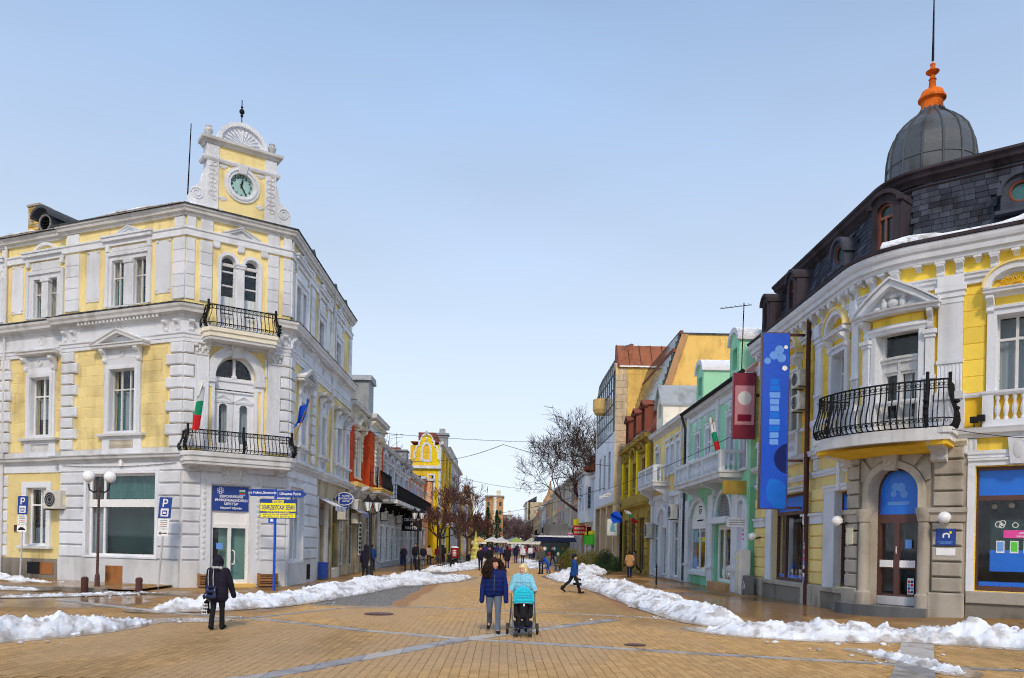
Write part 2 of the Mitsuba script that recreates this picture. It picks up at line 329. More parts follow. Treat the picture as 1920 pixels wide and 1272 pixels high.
def cornice(fr, s0, s1, z0, z1, p, d=0):
    cuts = fr.cuts(s0, s1); pr = cap_profile(z0, z1, p, -.05)
    return rings(fr, cuts, [[(z, d + x) for x, z in pr]] * len(cuts))
def scroll_bracket(fr, s0, s1, z0, z1, p, d=0):
    """A console: an S-shaped section from a deep top to a shallow foot."""
    h = z1 - z0
    sec = [(z0, d - .03), (z0, d + .22 * p), (z0 + .10 * h, d + .36 * p), (z0 + .22 * h, d + .38 * p), (z0 + .36 * h, d + .30 * p), (z0 + .55 * h, d + .45 * p), (z0 + .72 * h, d + .82 * p), (z0 + .84 * h, d + p), (z1, d + p), (z1, d - .03)]
    return rings(fr, [s0, s1], [sec, sec])
def pediment(fr, s0, s1, z0, h, p, d=0, base=.14, rake=.14):
    """A triangular pediment with a base cornice and raking mouldings."""
    c = (s0 + s1) / 2
    tri = sg.Polygon([(s0, z0 + base), (s1, z0 + base), (s1, z0 + base + .02), (c, z0 + h), (s0, z0 + base + .02)])
    inner = sg.Polygon([(s0 + 2.6 * rake, z0 + base), (s1 - 2.6 * rake, z0 + base), (c, z0 + h - 1.25 * rake)])
    a = prism(fr, tri.difference(inner), d - .03, d + p)
    tri2 = affinity.scale(tri, 1.035, 1, origin=(c, z0)); cut = affinity.translate(tri2, 0, -.05)
    return cat([a, prism(fr, tri2.difference(cut), d - .03, d + p + .04), box(fr, s0, s1, z0, z0 + base, d - .03, d + p - .02), box(fr, s0 - .04, s1 + .04, z0 + base - .05, z0 + base, d - .03, d + p + .03), prism(fr, inner, d - .03, d + .02)])
def arc_hood(fr, c, z0, r, t, p, d=0, rise=None, n=18):
    o, i = arch(c - r, c + r, z0, z0 + .001, rise, n), arch(c - r + t, c + r - t, z0 - .01, z0 + .001, (rise or r) - t, n)
    return prism(fr, o.difference(i), d - .03, d + p)
def railing(fr, path, z0, z1, gap=.13, bulge=.16, r=.021, scroll=True, tips=()):
    """Wrought iron: bellied bars between rails along a path of (s, d) points, outwards to the right of the path."""
    P = np.array(path, float); seg = np.linalg.norm(np.diff(P, axis=0), axis=1); cum = np.concatenate([[0], np.cumsum(seg)]); L = cum[-1]
    def at(u):
        i = min(np.searchsorted(cum, u, side='right') - 1, len(seg) - 1); t = (P[i + 1] - P[i]) / seg[i]
        return P[i] + t * (u - cum[i]), np.array([-t[1], t[0]]) * OUT
    OUT = 1.0
    mid = P.mean(0)
    p_, n_ = at(L / 2)
    if n_[1] < 0: OUT = -1.0
    ms = []; h = z1 - z0
    zs = np.array([0, .06, .2, .34, .5, .66, .85, 1.0]); bs = np.array([.25, .7, 1.0, .9, .5, .15, 0, 0])
    for k in range(int(L / gap) + 1):
        p, n = at(min(k * gap, L - 1e-6))
        pts = np.array([(p[0] + n[0] * bulge * b, z0 + q * h, p[1] + n[1] * bulge * b) for q, b in zip(zs, bs)])
        ms.append(fr(tube(pts, r * .8, 4)))
        if scroll:
            for q, b, R in ((.9, 0, .045), (.12, .85, .04)):
                t = np.array([n[1], -n[0]]) * .06
                a = np.linspace(0, 2 * np.pi, 9)
                c = p + n * bulge * b + t
                ms.append(fr(tube(np.stack([c[0] + t[0] / .06 * R * np.cos(a), z0 + q * h + R * np.sin(a), c[1] + t[1] / .06 * R * np.cos(a)], 1), r * .55, 4, cap=False)))
    us = np.linspace(0, L, max(2, int(L / .25)) + 1); us = np.unique(np.concatenate([us, cum]))
    for q, b, rr in ((0, .3, r), (.17, 1.0, r * .9), (.82, .03, r * .9), (1.0, 0, r * 1.5)):
        pts = []
        for u in us:
            p, n = at(min(u, L - 1e-6)); pts.append((p[0] + n[0] * bulge * b, z0 + q * h, p[1] + n[1] * bulge * b))
        ms.append(fr(tube(pts, rr, 4)))
    for u in tips:
        p, n = at(min(u * L, L - 1e-6))
        ms.append(fr(tube(np.array([(p[0] + n[0] * bulge * b, z0 + q * (h + .18), p[1] + n[1] * bulge * b) for q, b in zip(zs, bs)]), r * 2.2, 6)))
        a = p; tip = fr(([(a[0], z1 + .2, a[1])], np.zeros((0, 3), int)))[0][0]
        ms.append(ball(tip, .05, 1))
        for q in (.25, .4, .55):   # leaf work
            c = p + n * bulge * 1.05; tip = fr(([(c[0], z0 + q * h, c[1])], np.zeros((0, 3), int)))[0][0]; ms.append(ball(tip, (.08, .08, .06), 1))
    return cat(ms)
# ---------------------------------------------------------------- ground
pal('stone_band', (.33, .31, .29), .35)
def sstep(a, b, x):
    t = np.clip((np.asarray(x, float) - a) / (b - a), 0, 1); return t * t * (3 - 2 * t)
def gz(x, y): return .24 * sstep(9.5, 14.5, x) * (1 - sstep(26, 38, y)) + .12 * sstep(-17, -23, x) * sstep(30, 38, y)
def grid_mesh(xs, ys, zf):
    X, Y = np.meshgrid(xs, ys, indexing='ij'); V = np.stack([X.ravel(), Y.ravel(), zf(X, Y).ravel()], 1); n = len(ys)
    i, j = np.meshgrid(np.arange(len(xs) - 1), np.arange(n - 1), indexing='ij'); a = (i * n + j).ravel()
    return V, np.vstack([np.stack([a, a + n, a + n + 1], 1), np.stack([a, a + n + 1, a + 1], 1)])
lab(put('plaza', grid_mesh(np.concatenate([np.linspace(-90, -26, 6), np.linspace(-24, 24, 49), np.linspace(26, 60, 6)]),
        np.concatenate([np.linspace(-60, 8, 8), np.linspace(10, 50, 41), np.linspace(60, 420, 10)]), lambda x, y: gz(x, y)), 'concrete', bsdf='paving'), 'ochre paved square and pedestrian street with wet brown pavements', kind='structure')
lab(put('ground', grid_mesh(np.linspace(-2500, 2500, 5), np.linspace(-2500, 2500, 5), lambda x, y: x * 0 - .4), 'concrete'), 'ground beyond the town streets', kind='structure')
BANDS = {'a': (np.array([(-6.6, 8.0), (-3.35, 11.69), (-.75, 16.5), (3.07, 21.6)]), .38), 'b': (np.array([(-13.5, 24.5), (-8.9, 21.2), (-5.76, 19.76), (-2.79, 17.67), (-.75, 16.6), (1.74, 15.75), (3.65, 15.05), (7.1, 14.1), (14., 12.3)]), .28),
         'c': (np.array([(-6.66, 19.31), (-5.49, 21.8), (-4.72, 23.6), (-2.6, 24.6), (.99, 23.66), (3.96, 22.59), (5.42, 21.8)]), .14), 'd': (np.array([(4.6, 9.5), (6.57, 12.68), (9.25, 17.7), (10.2, 19.4)]), .62)}
STRIPS = {k: sg.LineString(p).buffer(w / 2, cap_style=2) for k, (p, w) in BANDS.items()}
allb = shapely.union_all([STRIPS[k] for k in 'abcd'])
bk = lab(key('paving_band'), 'grey stone bands crossing the ochre square', kind='structure')
for q in (STRIPS['a'], STRIPS['b'].difference(STRIPS['a']), STRIPS['c'], STRIPS['d'].difference(STRIPS['b'])):
    for g in getattr(q, 'geoms', [q]):
        L, w = (40, .55)
        b = g.bounds; m = []
        ln = int(max(1, (b[2] - b[0]) / w))
        for i in range(ln):           # slabs of the band, split by their length with open joints
            s = g.intersection(sg.box(b[0] + i * (b[2] - b[0]) / ln + .006, -50, b[0] + (i + 1) * (b[2] - b[0]) / ln - .006, 90))
            for e in getattr(s, 'geoms', [s]):
                if e.geom_type == 'Polygon' and e.area > .01:
                    me = trimesh.creation.extrude_polygon(e, .016, engine='earcut'); v = np.array(me.vertices); v[:, 2] += gz(v[:, 0], v[:, 1]); m.append((v, me.faces))
        for piece in m: put('slab', piece, rng.choice(['stone_band', 'stone_band', 'grey']), bk)
# clinker pavers: real pieces in the foreground
PV, PVC = [], []
hw = lambda y: y * .66 + 1.2
for i in range(-92, 96):
    for j in range(36, 72):
        x0, y0 = i * .15, (j - .5 * (i % 2)) * .30
        cx, cy = x0 + .075, y0 + .15
        if not 11.2 < cy < 20.5 or abs(cx) > hw(cy) or shapely.intersects_xy(allb.buffer(.04), cx, cy): continue
        PV.append((cx, cy))
PV.sort(key=lambda q: q[1])
def paver(cx, cy):
    r = rng.random(); h = .010 + .004 * r; z = float(gz(cx, cy)); w, l, c = .0735, .1470, .004
    t1, t2 = (rng.random() - .5) * .004, (rng.random() - .5) * .004
    lo = [(cx - w, cy - l, z - .005), (cx + w, cy - l, z - .005), (cx + w, cy + l, z - .005), (cx - w, cy + l, z - .005)]
    m1 = [(x, y, z + h - c) for x, y, _ in lo]
    tp = [(cx - w + c, cy - l + c, z + h - t1), (cx + w - c, cy - l + c, z + h + t1), (cx + w - c, cy + l - c, z + h + t2), (cx - w + c, cy + l - c, z + h - t2)]
    V = np.array(lo + m1 + tp); f = []
    for a in (0, 4):
        for k in range(4):
            p, q = a + k, a + (k + 1) % 4; f += [[p, q, q + 4], [p, q + 4, p + 4]]
    f += [[8, 9, 10], [8, 10, 11]]
    return V, np.array(f)
scene['paver'] = two({'type': 'principled', 'base_color': mikit.proc(lambda p, n, uv: paving_fn(p, n, uv)), 'roughness': mikit.proc(paving_rough), 'specular': .5})
for cx, cy in PV[:300]: put('paver', paver(cx, cy), 'concrete', 'plaza', 'paver')
rest = put('paver_field', cat([paver(*q) for q in PV[300:]]), 'concrete', 'plaza', 'paver'); lab(rest, 'ochre clinker pavers of the square', kind='stuff')
# ---------------------------------------------------------------- the clock building on the left corner
A_, B_ = np.array([-12.71, 31.69]), np.array([-9.2, 34.07])
LF, CH, LS = Frame(A_, (.9264, -.3766)), Frame(A_, B_ - A_), Frame(B_, (0, 1))
CW = float(np.linalg.norm(B_ - A_)); LE = 13.7
LB = thing('clock_building', 'pale yellow three storey corner building with white stonework, two iron balconies and a clock gable', 'building')
REC = -.25; X1 = -6.65
def facepath(x0=-16, x1=None): return [LF.pt(x0, REC)[0], LF.pt(X1, REC)[0], LF.pt(X1, 0)[0], A_, B_, LS.pt(LE if x1 is None else x1, 0)[0]]
LR = LF.shifted(0, REC)
def part(name, m, col='white', **k): return put(name, m, col, LB, **k)
core = sg.Polygon([LF.pt(-16, -1.1)[0], LF.pt(0, -1.1)[0] + (.35, 0), LS.pt(.4, -1.1)[0], LS.pt(LE, -1.1)[0], LS.pt(LE, -9)[0], LF.pt(-16, -9)[0]])
part('inner_wall', trimesh.creation.extrude_polygon(core, 14.9, engine='earcut'), 'dark')
foot = sg.Polygon([LF.pt(-16, -.1)[0], A_, B_, LS.pt(LE, .1)[0], LS.pt(LE, -9)[0], LF.pt(-16, -9)[0]])
m = trimesh.creation.extrude_polygon(foot, .1, engine='earcut'); v = np.array(m.vertices); v[:, 2] += 15.0
part('roof', (v, m.faces), 'zinc')
# third storey: smooth yellow plaster
o3 = {LF: [(-3.95, -3.25, 11.5, 13.4), (-2.75, -2.05, 11.5, 13.4)], LR: [(-8.85, -8.3, 11.5, 13.2), (-7.95, -7.4, 11.5, 13.2), (-12.6, -12.05, 11.5, 13.2), (-11.7, -11.15, 11.5, 13.2)],
      LS: [(.98, 1.68, 11.5, 13.2), (2.02, 2.72, 11.5, 13.2), (5.4, 6.4, 11.5, 12.9), (9.4, 10.7, 11.5, 12.9)]}
span = {LF: (X1, 0), LR: (-16, X1), LS: (0, LE)}
for fr, ops in o3.items():
    w = rect(*span[fr], 11.2, 15.0)
    for q in ops: w = w.difference(rect(*q))
    part('wall', prism(fr, w, -.4, 0), 'yellow_l2')
    for i, q in enumerate(ops):
        window(fr, LB, (*q,), -.10, (.5,) if fr is not LR else (), (.62,), .05, 'white_old', curtain=[(.55, 1, 0, .6, 'curtain')] if i % 2 else [(0, .42, 0, .6, 'blind_teal')])
ar = [arch(1.35, 1.95, 10.36, 13.22), arch(2.29, 2.89, 10.36, 13.22)]
part('wall', prism(CH, rect(0, CW, 10.2, 15.0).difference(ar[0]).difference(ar[1]), -.4, 0), 'yellow_l2')
for a in ar:
    window(CH, LB, a, -.14, (), (.28, .62, .80), .06, 'white', back='room_teal', curtain=[(0, 1, 0, .27, 'white_clean'), (0, 1, .3, .5, 'curtain')])
    g = a.buffer(.13, join_style=2).difference(a).intersection(rect(0, 9, 10.4, 15)); part('surround', prism(CH, g, -.05, .06), 'white'); part('reveal', prism(CH, a.difference(a.buffer(-.02)), -.3, .0), 'white')
    c = a.centroid.x; part('shelf', box(CH, c - .27, c + .27, 13.1, 13.22, -.2, -.1), 'white_old')
part('column', cat([box(CH, 1.98, 2.26, 10.4, 13.05, -.05, .09), box(CH, 1.93, 2.31, 13.05, 13.15, -.05, .13), box(CH, 1.9, 2.34, 13.15, 13.22, -.05, .16)]), 'white')
for s0, s1 in ((0, .34), (CW - .34, CW), (.52, 1.0), (3.24, 3.72)):
    courses(CH, LB, rect(s0, s1, 11.47, 13.9), 11.47, .486, 99, -.02, .09 if s1 - s0 > .4 else .05, 'white', 'pilaster_block')
for fr, L in ((LF, [(-.62, 0), (-6.55, -5.75)]), (LS, [(0, .34), (3.5, 4.2), (7.9, 8.5), (12.9, 13.6)]), (LR, [(-10.9, -10.5)])):
    for s0, s1 in L:
        courses(fr, LB, rect(s0, s1, 11.47, 13.9), 11.47, .486, 99, -.02, .09, 'white', 'pilaster_block')
        part('panel', box(fr, s0 + .06, s1 - .06, 14.36, 14.74, -.02, .07), 'white')
for s0, s1 in ((.0, .34), (CW - .34, CW), (.52, 1.0), (3.24, 3.72)): part('panel', box(CH, s0, s1, 14.3, 14.758, -.02, .08), 'white')
path = facepath()
part('string_course', sweep(path, [(-.05, 13.98), (.10, 13.98), (.10, 14.2), (.15, 14.24), (.15, 14.3), (-.05, 14.3)]), 'white')
part('roof_cornice', sweep(path, [(-.1, 14.76), (.11, 14.76), (.13, 14.84), (.23, 14.88), (.25, 14.97), (.31, 15.02), (.32, 15.09), (-.1, 15.09)]), 'white_old')
part('gutter', sweep(path, [(.22, 15.093), (.36, 15.093), (.36, 15.15), (.22, 15.14)]), 'zinc')
def side_panel(fr, s0, s1, z0, z1):
    p = rect(s0, s1, z0 + .12, z1 - .12).union(rect(s0 + .13, s1 - .13, z0, z1))
    part('panel', prism(fr, p, -.02, .035), 'white')
    for s in (s0 + .06, s1 - .06):
        for z in (z0 + .03, z1 - .03): part('boss', fr((lambda m: (np.array(m[0])[:, [0, 1, 2]], m[1]))(ball((s, z, .02), .055, 1))), 'white')
for fr, L in ((LF, [(-5.35, -4.62), (-1.55, -.76)]), (LR, [(-10.2, -9.5), (-6.95 + .05, -6.75 + .05), (-14, -13.2)]), (LS, [(3.0, 3.35), (7.1, 7.7)])):
    for s0, s1 in L: side_panel(fr, s0, s1, 11.78, 13.9)
def twin_surround(fr, c, hw_, zt, kind):
    hs = shapely.union_all([rect(q[0] + .015, q[1] - .015, q[2], q[3] - .015) for q in o3[fr] if abs((q[0] + q[1]) / 2 - c) < hw_])
    part('surround', prism(fr, rect(c - hw_ + .1, c + hw_ - .1, 11.47, zt - .1).difference(hs), -.3, .03), 'white'); part('surround', prism(fr, rect(c - hw_, c + hw_, 11.47, zt).difference(rect(c - hw_ + .16, c + hw_ - .16, 11.4, zt - .16)), -.05, .10), 'white')
    if len([1 for q in o3[fr] if abs((q[0] + q[1]) / 2 - c) < hw_]) > 1: part('mullion_column', cat([box(fr, c - .2, c + .2, 11.5, zt - .5, -.15, .05), box(fr, c - .26, c + .26, zt - .5, zt - .36, -.15, .09)]), 'white')
    part('panel', box(fr, c - hw_ + .3, c + hw_ - .3, zt + .05, 13.92, -.02, .04), 'white')
    part('window_cornice', cat([box(fr, c - hw_ - .1, c + hw_ + .1, 14.16, 14.36, -.05, .22), box(fr, c - hw_ - .16, c + hw_ + .16, 14.3, 14.37, -.05, .27), box(fr, c - hw_, c - hw_ + .2, 13.75, 14.16, -.03, .12), box(fr, c + hw_ - .2, c + hw_, 13.75, 14.16, -.03, .12)]), 'white')
    if kind == 'tri': part('pediment', pediment(fr, c - .75, c + .75, 14.36, .38, .10, 0, .05, .09), 'white')
    elif kind == 'arc': part('pediment', arc_hood(fr, c, 14.36, .66, .12, .12, 0, .38), 'white')
twin_surround(LF, -3.0, 1.24, 13.72, 'tri'); twin_surround(LR, -8.12, 1.15, 13.55, 'arc'); twin_surround(LR, -11.87, 1.15, 13.55, 'arc')
twin_surround(LS, 1.85, 1.25, 13.55, 'tri'); twin_surround(LS, 5.9, .95, 13.3, 'arc'); twin_surround(LS, 10.05, 1.1, 13.3, 'arc')
part('pediment', pediment(CH, 1.35, 2.89, 14.3, .44, .12, 0, .05, .10), 'white')
for s in (1.15, 2.12, 3.09): part('bracket', flutes(CH, s - .13, s + .13, 13.72, 13.98, -.02, .11, 2), 'white')
# second storey cornice and frieze
main = [(-.1, 10.62), (.08, 10.62), (.10, 10.72), (.16, 10.77), (.16, 10.84), (.38, 10.90), (.40, 11.0), (.46, 11.08), (.48, 11.18), (-.1, 11.25)]
part('main_cornice', sweep([*facepath()[:4], CH.pt(.62, 0)[0]], main), 'white_old'); part('main_cornice', sweep([CH.pt(CW - .62, 0)[0], B_, LS.pt(LE, 0)[0]], main), 'white_old')
part('cornice_cover', sweep([*facepath()[:4], CH.pt(.62, 0)[0]], [(.0, 11.252), (.50, 11.185), (.50, 11.215), (.0, 11.29)]), 'zinc'); part('cornice_cover', sweep([CH.pt(CW - .62, 0)[0], B_, LS.pt(LE, 0)[0]], [(.0, 11.252), (.50, 11.185), (.50, 11.215), (.0, 11.29)]), 'zinc')
part('architrave', sweep(path, [(-.1, 9.78), (.07, 9.78), (.07, 9.92), (.10, 9.93), (.10, 10.05), (.15, 10.08), (.15, 10.16), (-.1, 10.16)]), 'white')
part('frieze', sweep(path, [(-.1, 10.162), (.05, 10.162), (.05, 10.618), (-.1, 10.618)]), 'white')
for fr, a, b in ((LF, -5.5, -1.0), (LS, 1.0, 3.4), (LS, 5.0, 7.5)):
    n = int((b - a) / .2)
    part('dentil_row', cat([box(fr, a + (b - a) * i / n, a + (b - a) * (i + .55) / n, 10.76, 10.89, .12, .32) for i in range(n)]), 'white_old')
for fr, s in ((LF, -3.2), (LR, -8.2), (LR, -12), (LS, 2.3), (LS, 6.2)): part('rosette', ring(fr, s, 10.44, .06, .17, .03), 'white_old')
for fr, L in ((LF, (-6.4, -5.9, -.85, -.25)), (CH, (.22, CW - .22)), (LS, (.2, .7, 4.2))):
    for s in L: part('console', scroll_bracket(fr, s - .10, s + .10, 10.18, 10.62, .24, .05), 'white')
# second storey: yellow ashlar
o2 = {LF: [(-3.9, -2.47, 6.3, 8.87)], LR: [(-8.85, -7.63, 6.33, 8.87), (-12.6, -11.3, 6.33, 8.87)], LS: [(1.85, 3.0, 6.1, 8.2), (5.95, 6.9, 6.1, 8.2), (9.75, 10.95, 6.1, 8.2), (12.3, 13.1, 6.1, 8.2)]}
for fr, ops in o2.items():
    w = rect(*span[fr], 5.3, 10.2); sur = w
    for q in ops: w = w.difference(rect(*q))
    part('wall', prism(fr, w, -.42, -.015), 'yellow_l')
    yz = rect(*span[fr], 5.6, 9.78)
    for q in ops: yz = yz.difference(rect(q[0] - .28, q[1] + .28, 5.3, q[3] + .25))
    for s0, s1 in {LF: [(-.8, 0), (X1, -5.82)], LR: [(-10.9, -10.2), (-16, -15.4)], LS: [(0, .75), (4.0, 4.7)]}[fr]: yz = yz.difference(rect(s0, s1, 5, 11))
    courses(fr, LB, yz, 5.6, .44, 1.05, -.02, .0, 'yellow_l', 'ashlar')
    part('base_band', box(fr, *span[fr], 5.36, 5.598, -.1, .04), 'white_old')
    for i, q in enumerate(ops):
        c, h = (q[0] + q[1]) / 2, (q[1] - q[0]) / 2
        part('surround', prism(fr, rect(c - h - .27, c + h + .27, 6.2, q[3] + .42).difference(rect(q[0] + .02, q[1] - .02, 6.32, q[3] - .02)), -.3, .09), 'white')
        part('surround', prism(fr, rect(c - h - .16, c + h + .16, 6.2, q[3] + .16).difference(rect(*q)), .085, .13), 'white')
        window(fr, LB, q, -.13, (.34, .67) if fr is LF else (.5,), (.68,), .06, 'white_old' if fr is LF else 'white_clean', curtain=[(0, .33, 0, .66, 'blind_teal'), (.34, .66, 0, .66, 'blind'), (.7, 1, 0, 1, 'blind')] if fr is LF else [(.52, 1, 0, .66, 'curtain'), (.1, .5, .3, .66, 'blind')])
        zt = q[3] + .42
        part('frieze_panel', box(fr, c - h - .2, c + h + .2, zt, zt + .42, -.05, .10), 'white'); part('rosette', ring(fr, c, zt + .2, .12, .12, .025), 'white_old')
        for s in (c - h - .22, c + h + .22): part('console', scroll_bracket(fr, s - .10, s + .10, zt - .15, zt + .42, .30, .06), 'white')
        if (fr is LF) or (fr is LS and i == 0): part('pediment', pediment(fr, c - h - .72, c + h + .72, zt + .42, .74, .42, 0, .16, .15), 'white_old')
        else: part('window_cornice', cornice(fr, c - h - .55, c + h + .55, zt + .42, zt + .68, .45), 'white_old')
        part('sill', cat([box(fr, c - h - .55, c + h + .55, 6.1, 6.2, -.1, .22), box(fr, c - h - .45, c + h + .45, 6.03, 6.1, -.1, .14)]), 'white_old')
        part('apron', prism(fr, rect(c - h - .35, c + h + .35, 5.37, 6.03).difference(rect(c - h + .05, c + h - .05, 5.6, 5.95)), -.05, .07), 'white'); part('apron_back', box(fr, c - h, c + h, 5.58, 5.97, -.05, -.005), 'white_old')
        if fr is LF: part('lattice', cat([tube(fr((np.array([(s, z, .03) for s, z in ((c - h + .05 + .115 * k, 5.6), (c - h + .11 + .115 * k, 5.77), (c - h + .05 + .115 * k, 5.95))]), np.zeros((0, 3), int)))[0], .028, 5) for k in range(12)]), 'cream')
def quoins(fr, s0, s1, end, z0=5.6, n=9, h=.44, long=.22):
    for i in range(n):
        e = long if i % 2 else 0
        a, b = (s0 - e, s1) if end == 'r' else (s0, s1 + e) if end == 'l' else (s0 - e / 2, s1 + e / 2)
        z = z0 + i * .464
        part('quoin', blk(fr, a, b, z + .015, z + .43, -.03, .13, .035), 'white')
quoins(LF, -.62, .02, 'r'); quoins(LF, X1, -5.95, 'l'); quoins(CH, -.02, .36, 'l', long=.12); quoins(CH, CW - .36, CW + .02, 'r', long=.12); quoins(LS, .0, .6, 'l'); quoins(LS, 4.05, 4.6, 'm'); quoins(LR, -10.75, -10.2, 'm')
# chamfer second storey with the arched balcony door
dr_ = arch(1.19, 2.83, 5.42, 8.55, .92)
part('wall', prism(CH, rect(0, CW, 5.2, 10.2).difference(dr_), -.42, -.015), 'yellow_l')
yz = rect(.42, CW - .42, 5.6, 9.78).difference(dr_.buffer(.3)); courses(CH, LB, yz, 5.6, .464, 99, -.02, 0, 'yellow_l', 'ashlar')
ro = arch(.82, 3.2, 5.42, 8.55, 1.3)
part('archivolt', prism(CH, ro.difference(dr_).intersection(rect(0, 9, 8.45, 11)), -.3, .10), 'white'); part('archivolt', prism(CH, arch(.98, 3.04, 5.42, 8.55, 1.14).difference(dr_).intersection(rect(0, 9, 8.46, 11)), .09, .15), 'white')
for s0, s1 in ((.85, 1.19), (2.83, 3.17)):
    part('jamb', prism(CH, rect(s0, s1, 5.42, 8.3).difference(rect(s0 + .1, s1 - .1, 5.7, 8.1)), -.3, .07), 'white'); part('jamb_panel', box(CH, s0 + .09, s1 - .09, 5.69, 8.11, -.1, .03), 'yellow_l2'); part('impost', box(CH, s0 - .04, s1 + .04, 8.3, 8.5, -.2, .15), 'white')
for s0 in (.40, 3.32):
    part('pilaster', flutes(CH, s0, s0 + .52, 5.6, 9.3, -.02, .16, 5), 'white')
    part('capital', cat([box(CH, s0 - .02, s0 + .54, 9.3, 9.36, -.02, .19)] + [CH(ball((s0 + .05 + .105 * k, 9.47 + .13 * (k % 2), .17), (.06, .11, .06), 1)) for k in range(5)] + [CH(ball((s0 + .02 + .48 * k, 9.68, .19), (.10, .09, .07), 1)) for k in (0, 1)] + [box(CH, s0, s0 + .52, 9.36, 9.76, -.02, .13), box(CH, s0 - .07, s0 + .59, 9.74, 9.8, -.02, .24)]), 'white_old')
part('keystone', cat([prism(CH, sg.Polygon([(1.84, 9.35), (2.18, 9.35), (2.26, 10.0), (1.76, 10.0)]), 0, .24), CH(ball((2.01, 9.72, .24), (.11, .17, .06), 1))]), 'white_old')
for sg_ in (1, -1):
    c = 2.01; part('spandrel_moulding', prism(CH, affinity.scale(sg.Polygon([(2.4, 9.75), (3.22, 9.75), (3.22, 8.75), (3.3, 8.75), (3.3, 9.83), (2.4, 9.83)]), sg_, 1, origin=(c, 0)), -.02, .06), 'white')
fan = arch(1.19, 2.83, 8.5, 8.55, .92)
dk = put('balcony_door', cat([prism(CH, fan.difference(fan.buffer(-.09)), -.3, -.2), box(CH, 1.96, 2.06, 8.5, 9.4, -.3, -.17), CH(ball((2.01, 8.62, -.18), (.12, .1, .05), 1)), box(CH, 1.19, 2.83, 8.1, 8.5, -.32, -.18), box(CH, 1.15, 2.87, 8.42, 8.52, -.32, -.12), box(CH, 1.19, 2.83, 7.98, 8.04, -.3, -.14)]), 'white', LB)
for half in (fan.intersection(rect(1.28, 1.96, 8.55, 10)).buffer(-.02), fan.intersection(rect(2.06, 2.74, 8.55, 10)).buffer(-.02)):
    put('pane', CH(([(x, z, -.26) for x, z in half.exterior.coords[:-1]], earcut(half.exterior.coords[:-1]))), parent=dk, bsdf='glass')
for s0, s1 in ((1.19, 2.0), (2.02, 2.83)):
    leaf = rect(s0, s1, 5.42, 8.0); gl = arch(s0 + .24, s1 - .24, 5.9, 7.35)
    put('leaf', cat([prism(CH, leaf.difference(gl), -.3, -.22), prism(CH, gl.buffer(.09).difference(gl), -.23, -.19), prism(CH, gl.buffer(.17).difference(gl.buffer(.13)), -.23, -.2), pediment(CH, s0 + .06, s1 - .06, 7.6, .3, .05, -.22, .05, .07), box(CH, s0 + .06, s1 - .06, 7.55, 7.6, -.22, -.16)]), 'white', dk)
    put('pane', CH(([(x, z, -.26) for x, z in gl.exterior.coords[:-1]], earcut(gl.exterior.coords[:-1]))), parent=dk, bsdf='glass')
    put('curtain', wavy(CH, s0 + .1, s1 - .1, 5.5, 7.9, -.5), 'blind', dk)
put('blind', box(CH, 1.1, 2.9, 5.4, 9.6, -.75, -.73), 'room_teal', dk)
# ground storey
gpath = facepath(x1=5.4)
gmain = [*gpath]
part('storey_cornice', sweep(gmain, [(-.1, 5.04), (.12, 5.04), (.14, 5.12), (.28, 5.18), (.30, 5.28), (.36, 5.31), (.36, 5.355), (-.1, 5.355)]), 'white_old'); part('storey_frieze', sweep(gmain, [(-.1, 4.70), (.06, 4.70), (.06, 5.038), (-.1, 5.038)]), 'white')
gop = {LF: [(-5.05, -1.27, 1.18, 4.57)], LR: [(-9.0, -7.75, 1.55, 4.05), (-14, -12.5, 1.55, 4.05)], CH: [(1.17, 2.7, .15, 4.15)], LS: [(.3, 2.6, 1.05, 4.3)]}
gsp = {**span, CH: (0, CW), LS: (0, 5.4)}
for fr, ops in gop.items():
    w = rect(*gsp[fr], -.1, 4.72)
    for q in ops: w = w.difference(rect(*q))
    part('wall', prism(fr, w, -.4, .0), 'yellow_l' if fr is LR else 'white_old')
    if fr is LR: continue
    wr = rect(gsp[fr][0], gsp[fr][1], 1.08, 4.66)
    for q in ops: wr = wr.difference(rect(q[0] - .42 if fr is CH else q[0] - .1, q[1] + .42 if fr is CH else q[1] + .1, -1, q[3] + .6))
    courses(fr, LB, wr, 1.08, .512, 99, -.02, .09, 'white', 'rustic_course', gap=.07, c=.03)
    pl = rect(gsp[fr][0], gsp[fr][1], -.1, 1.06)
    for q in ops: pl = pl.difference(rect(q[0] - .42 if fr is CH else -99, q[1] + .42 if fr is CH else -99, -1, 2))
    part('plinth', prism(fr, pl, -.1, .10), 'white_old')
courses(LR, LB, rect(-12.1, -10.2, .98, 4.66), .98, .52, 99, -.02, .06, 'white', 'rustic_course', gap=.06, c=.03)
part('plinth', box(LR, -16, X1, -.1, .95, -.1, .05), 'stone_dark')
part('surround', prism(LR, rect(-9.28, -7.5, 1.5, 4.3).difference(rect(-9.0, -7.75, 1.55, 4.05)), -.3, .08), 'white'); part('sill', box(LR, -9.4, -7.35, 1.38, 1.5, -.1, .2), 'white_old')
window(LR, LB, (-9.0, -7.75, 1.55, 4.05), -.2, (.5,), (.7,), .07, curtain=[(0, 1, 0, .3, 'blind')]); window(LR, LB, (-14, -12.5, 1.55, 4.05), -.2)
part('cellar_grille', cat([box(LR, -8.85, -8.08, .28, .8, 0, .07)]), 'black'); part('cellar_grille', box(LR, -8.05, -7.25, .28, .8, 0, .08), 'rust')
part('vent_plate', box(LR, -9.75, -9.5, 2.1, 2.4, 0, .05), 'brown')
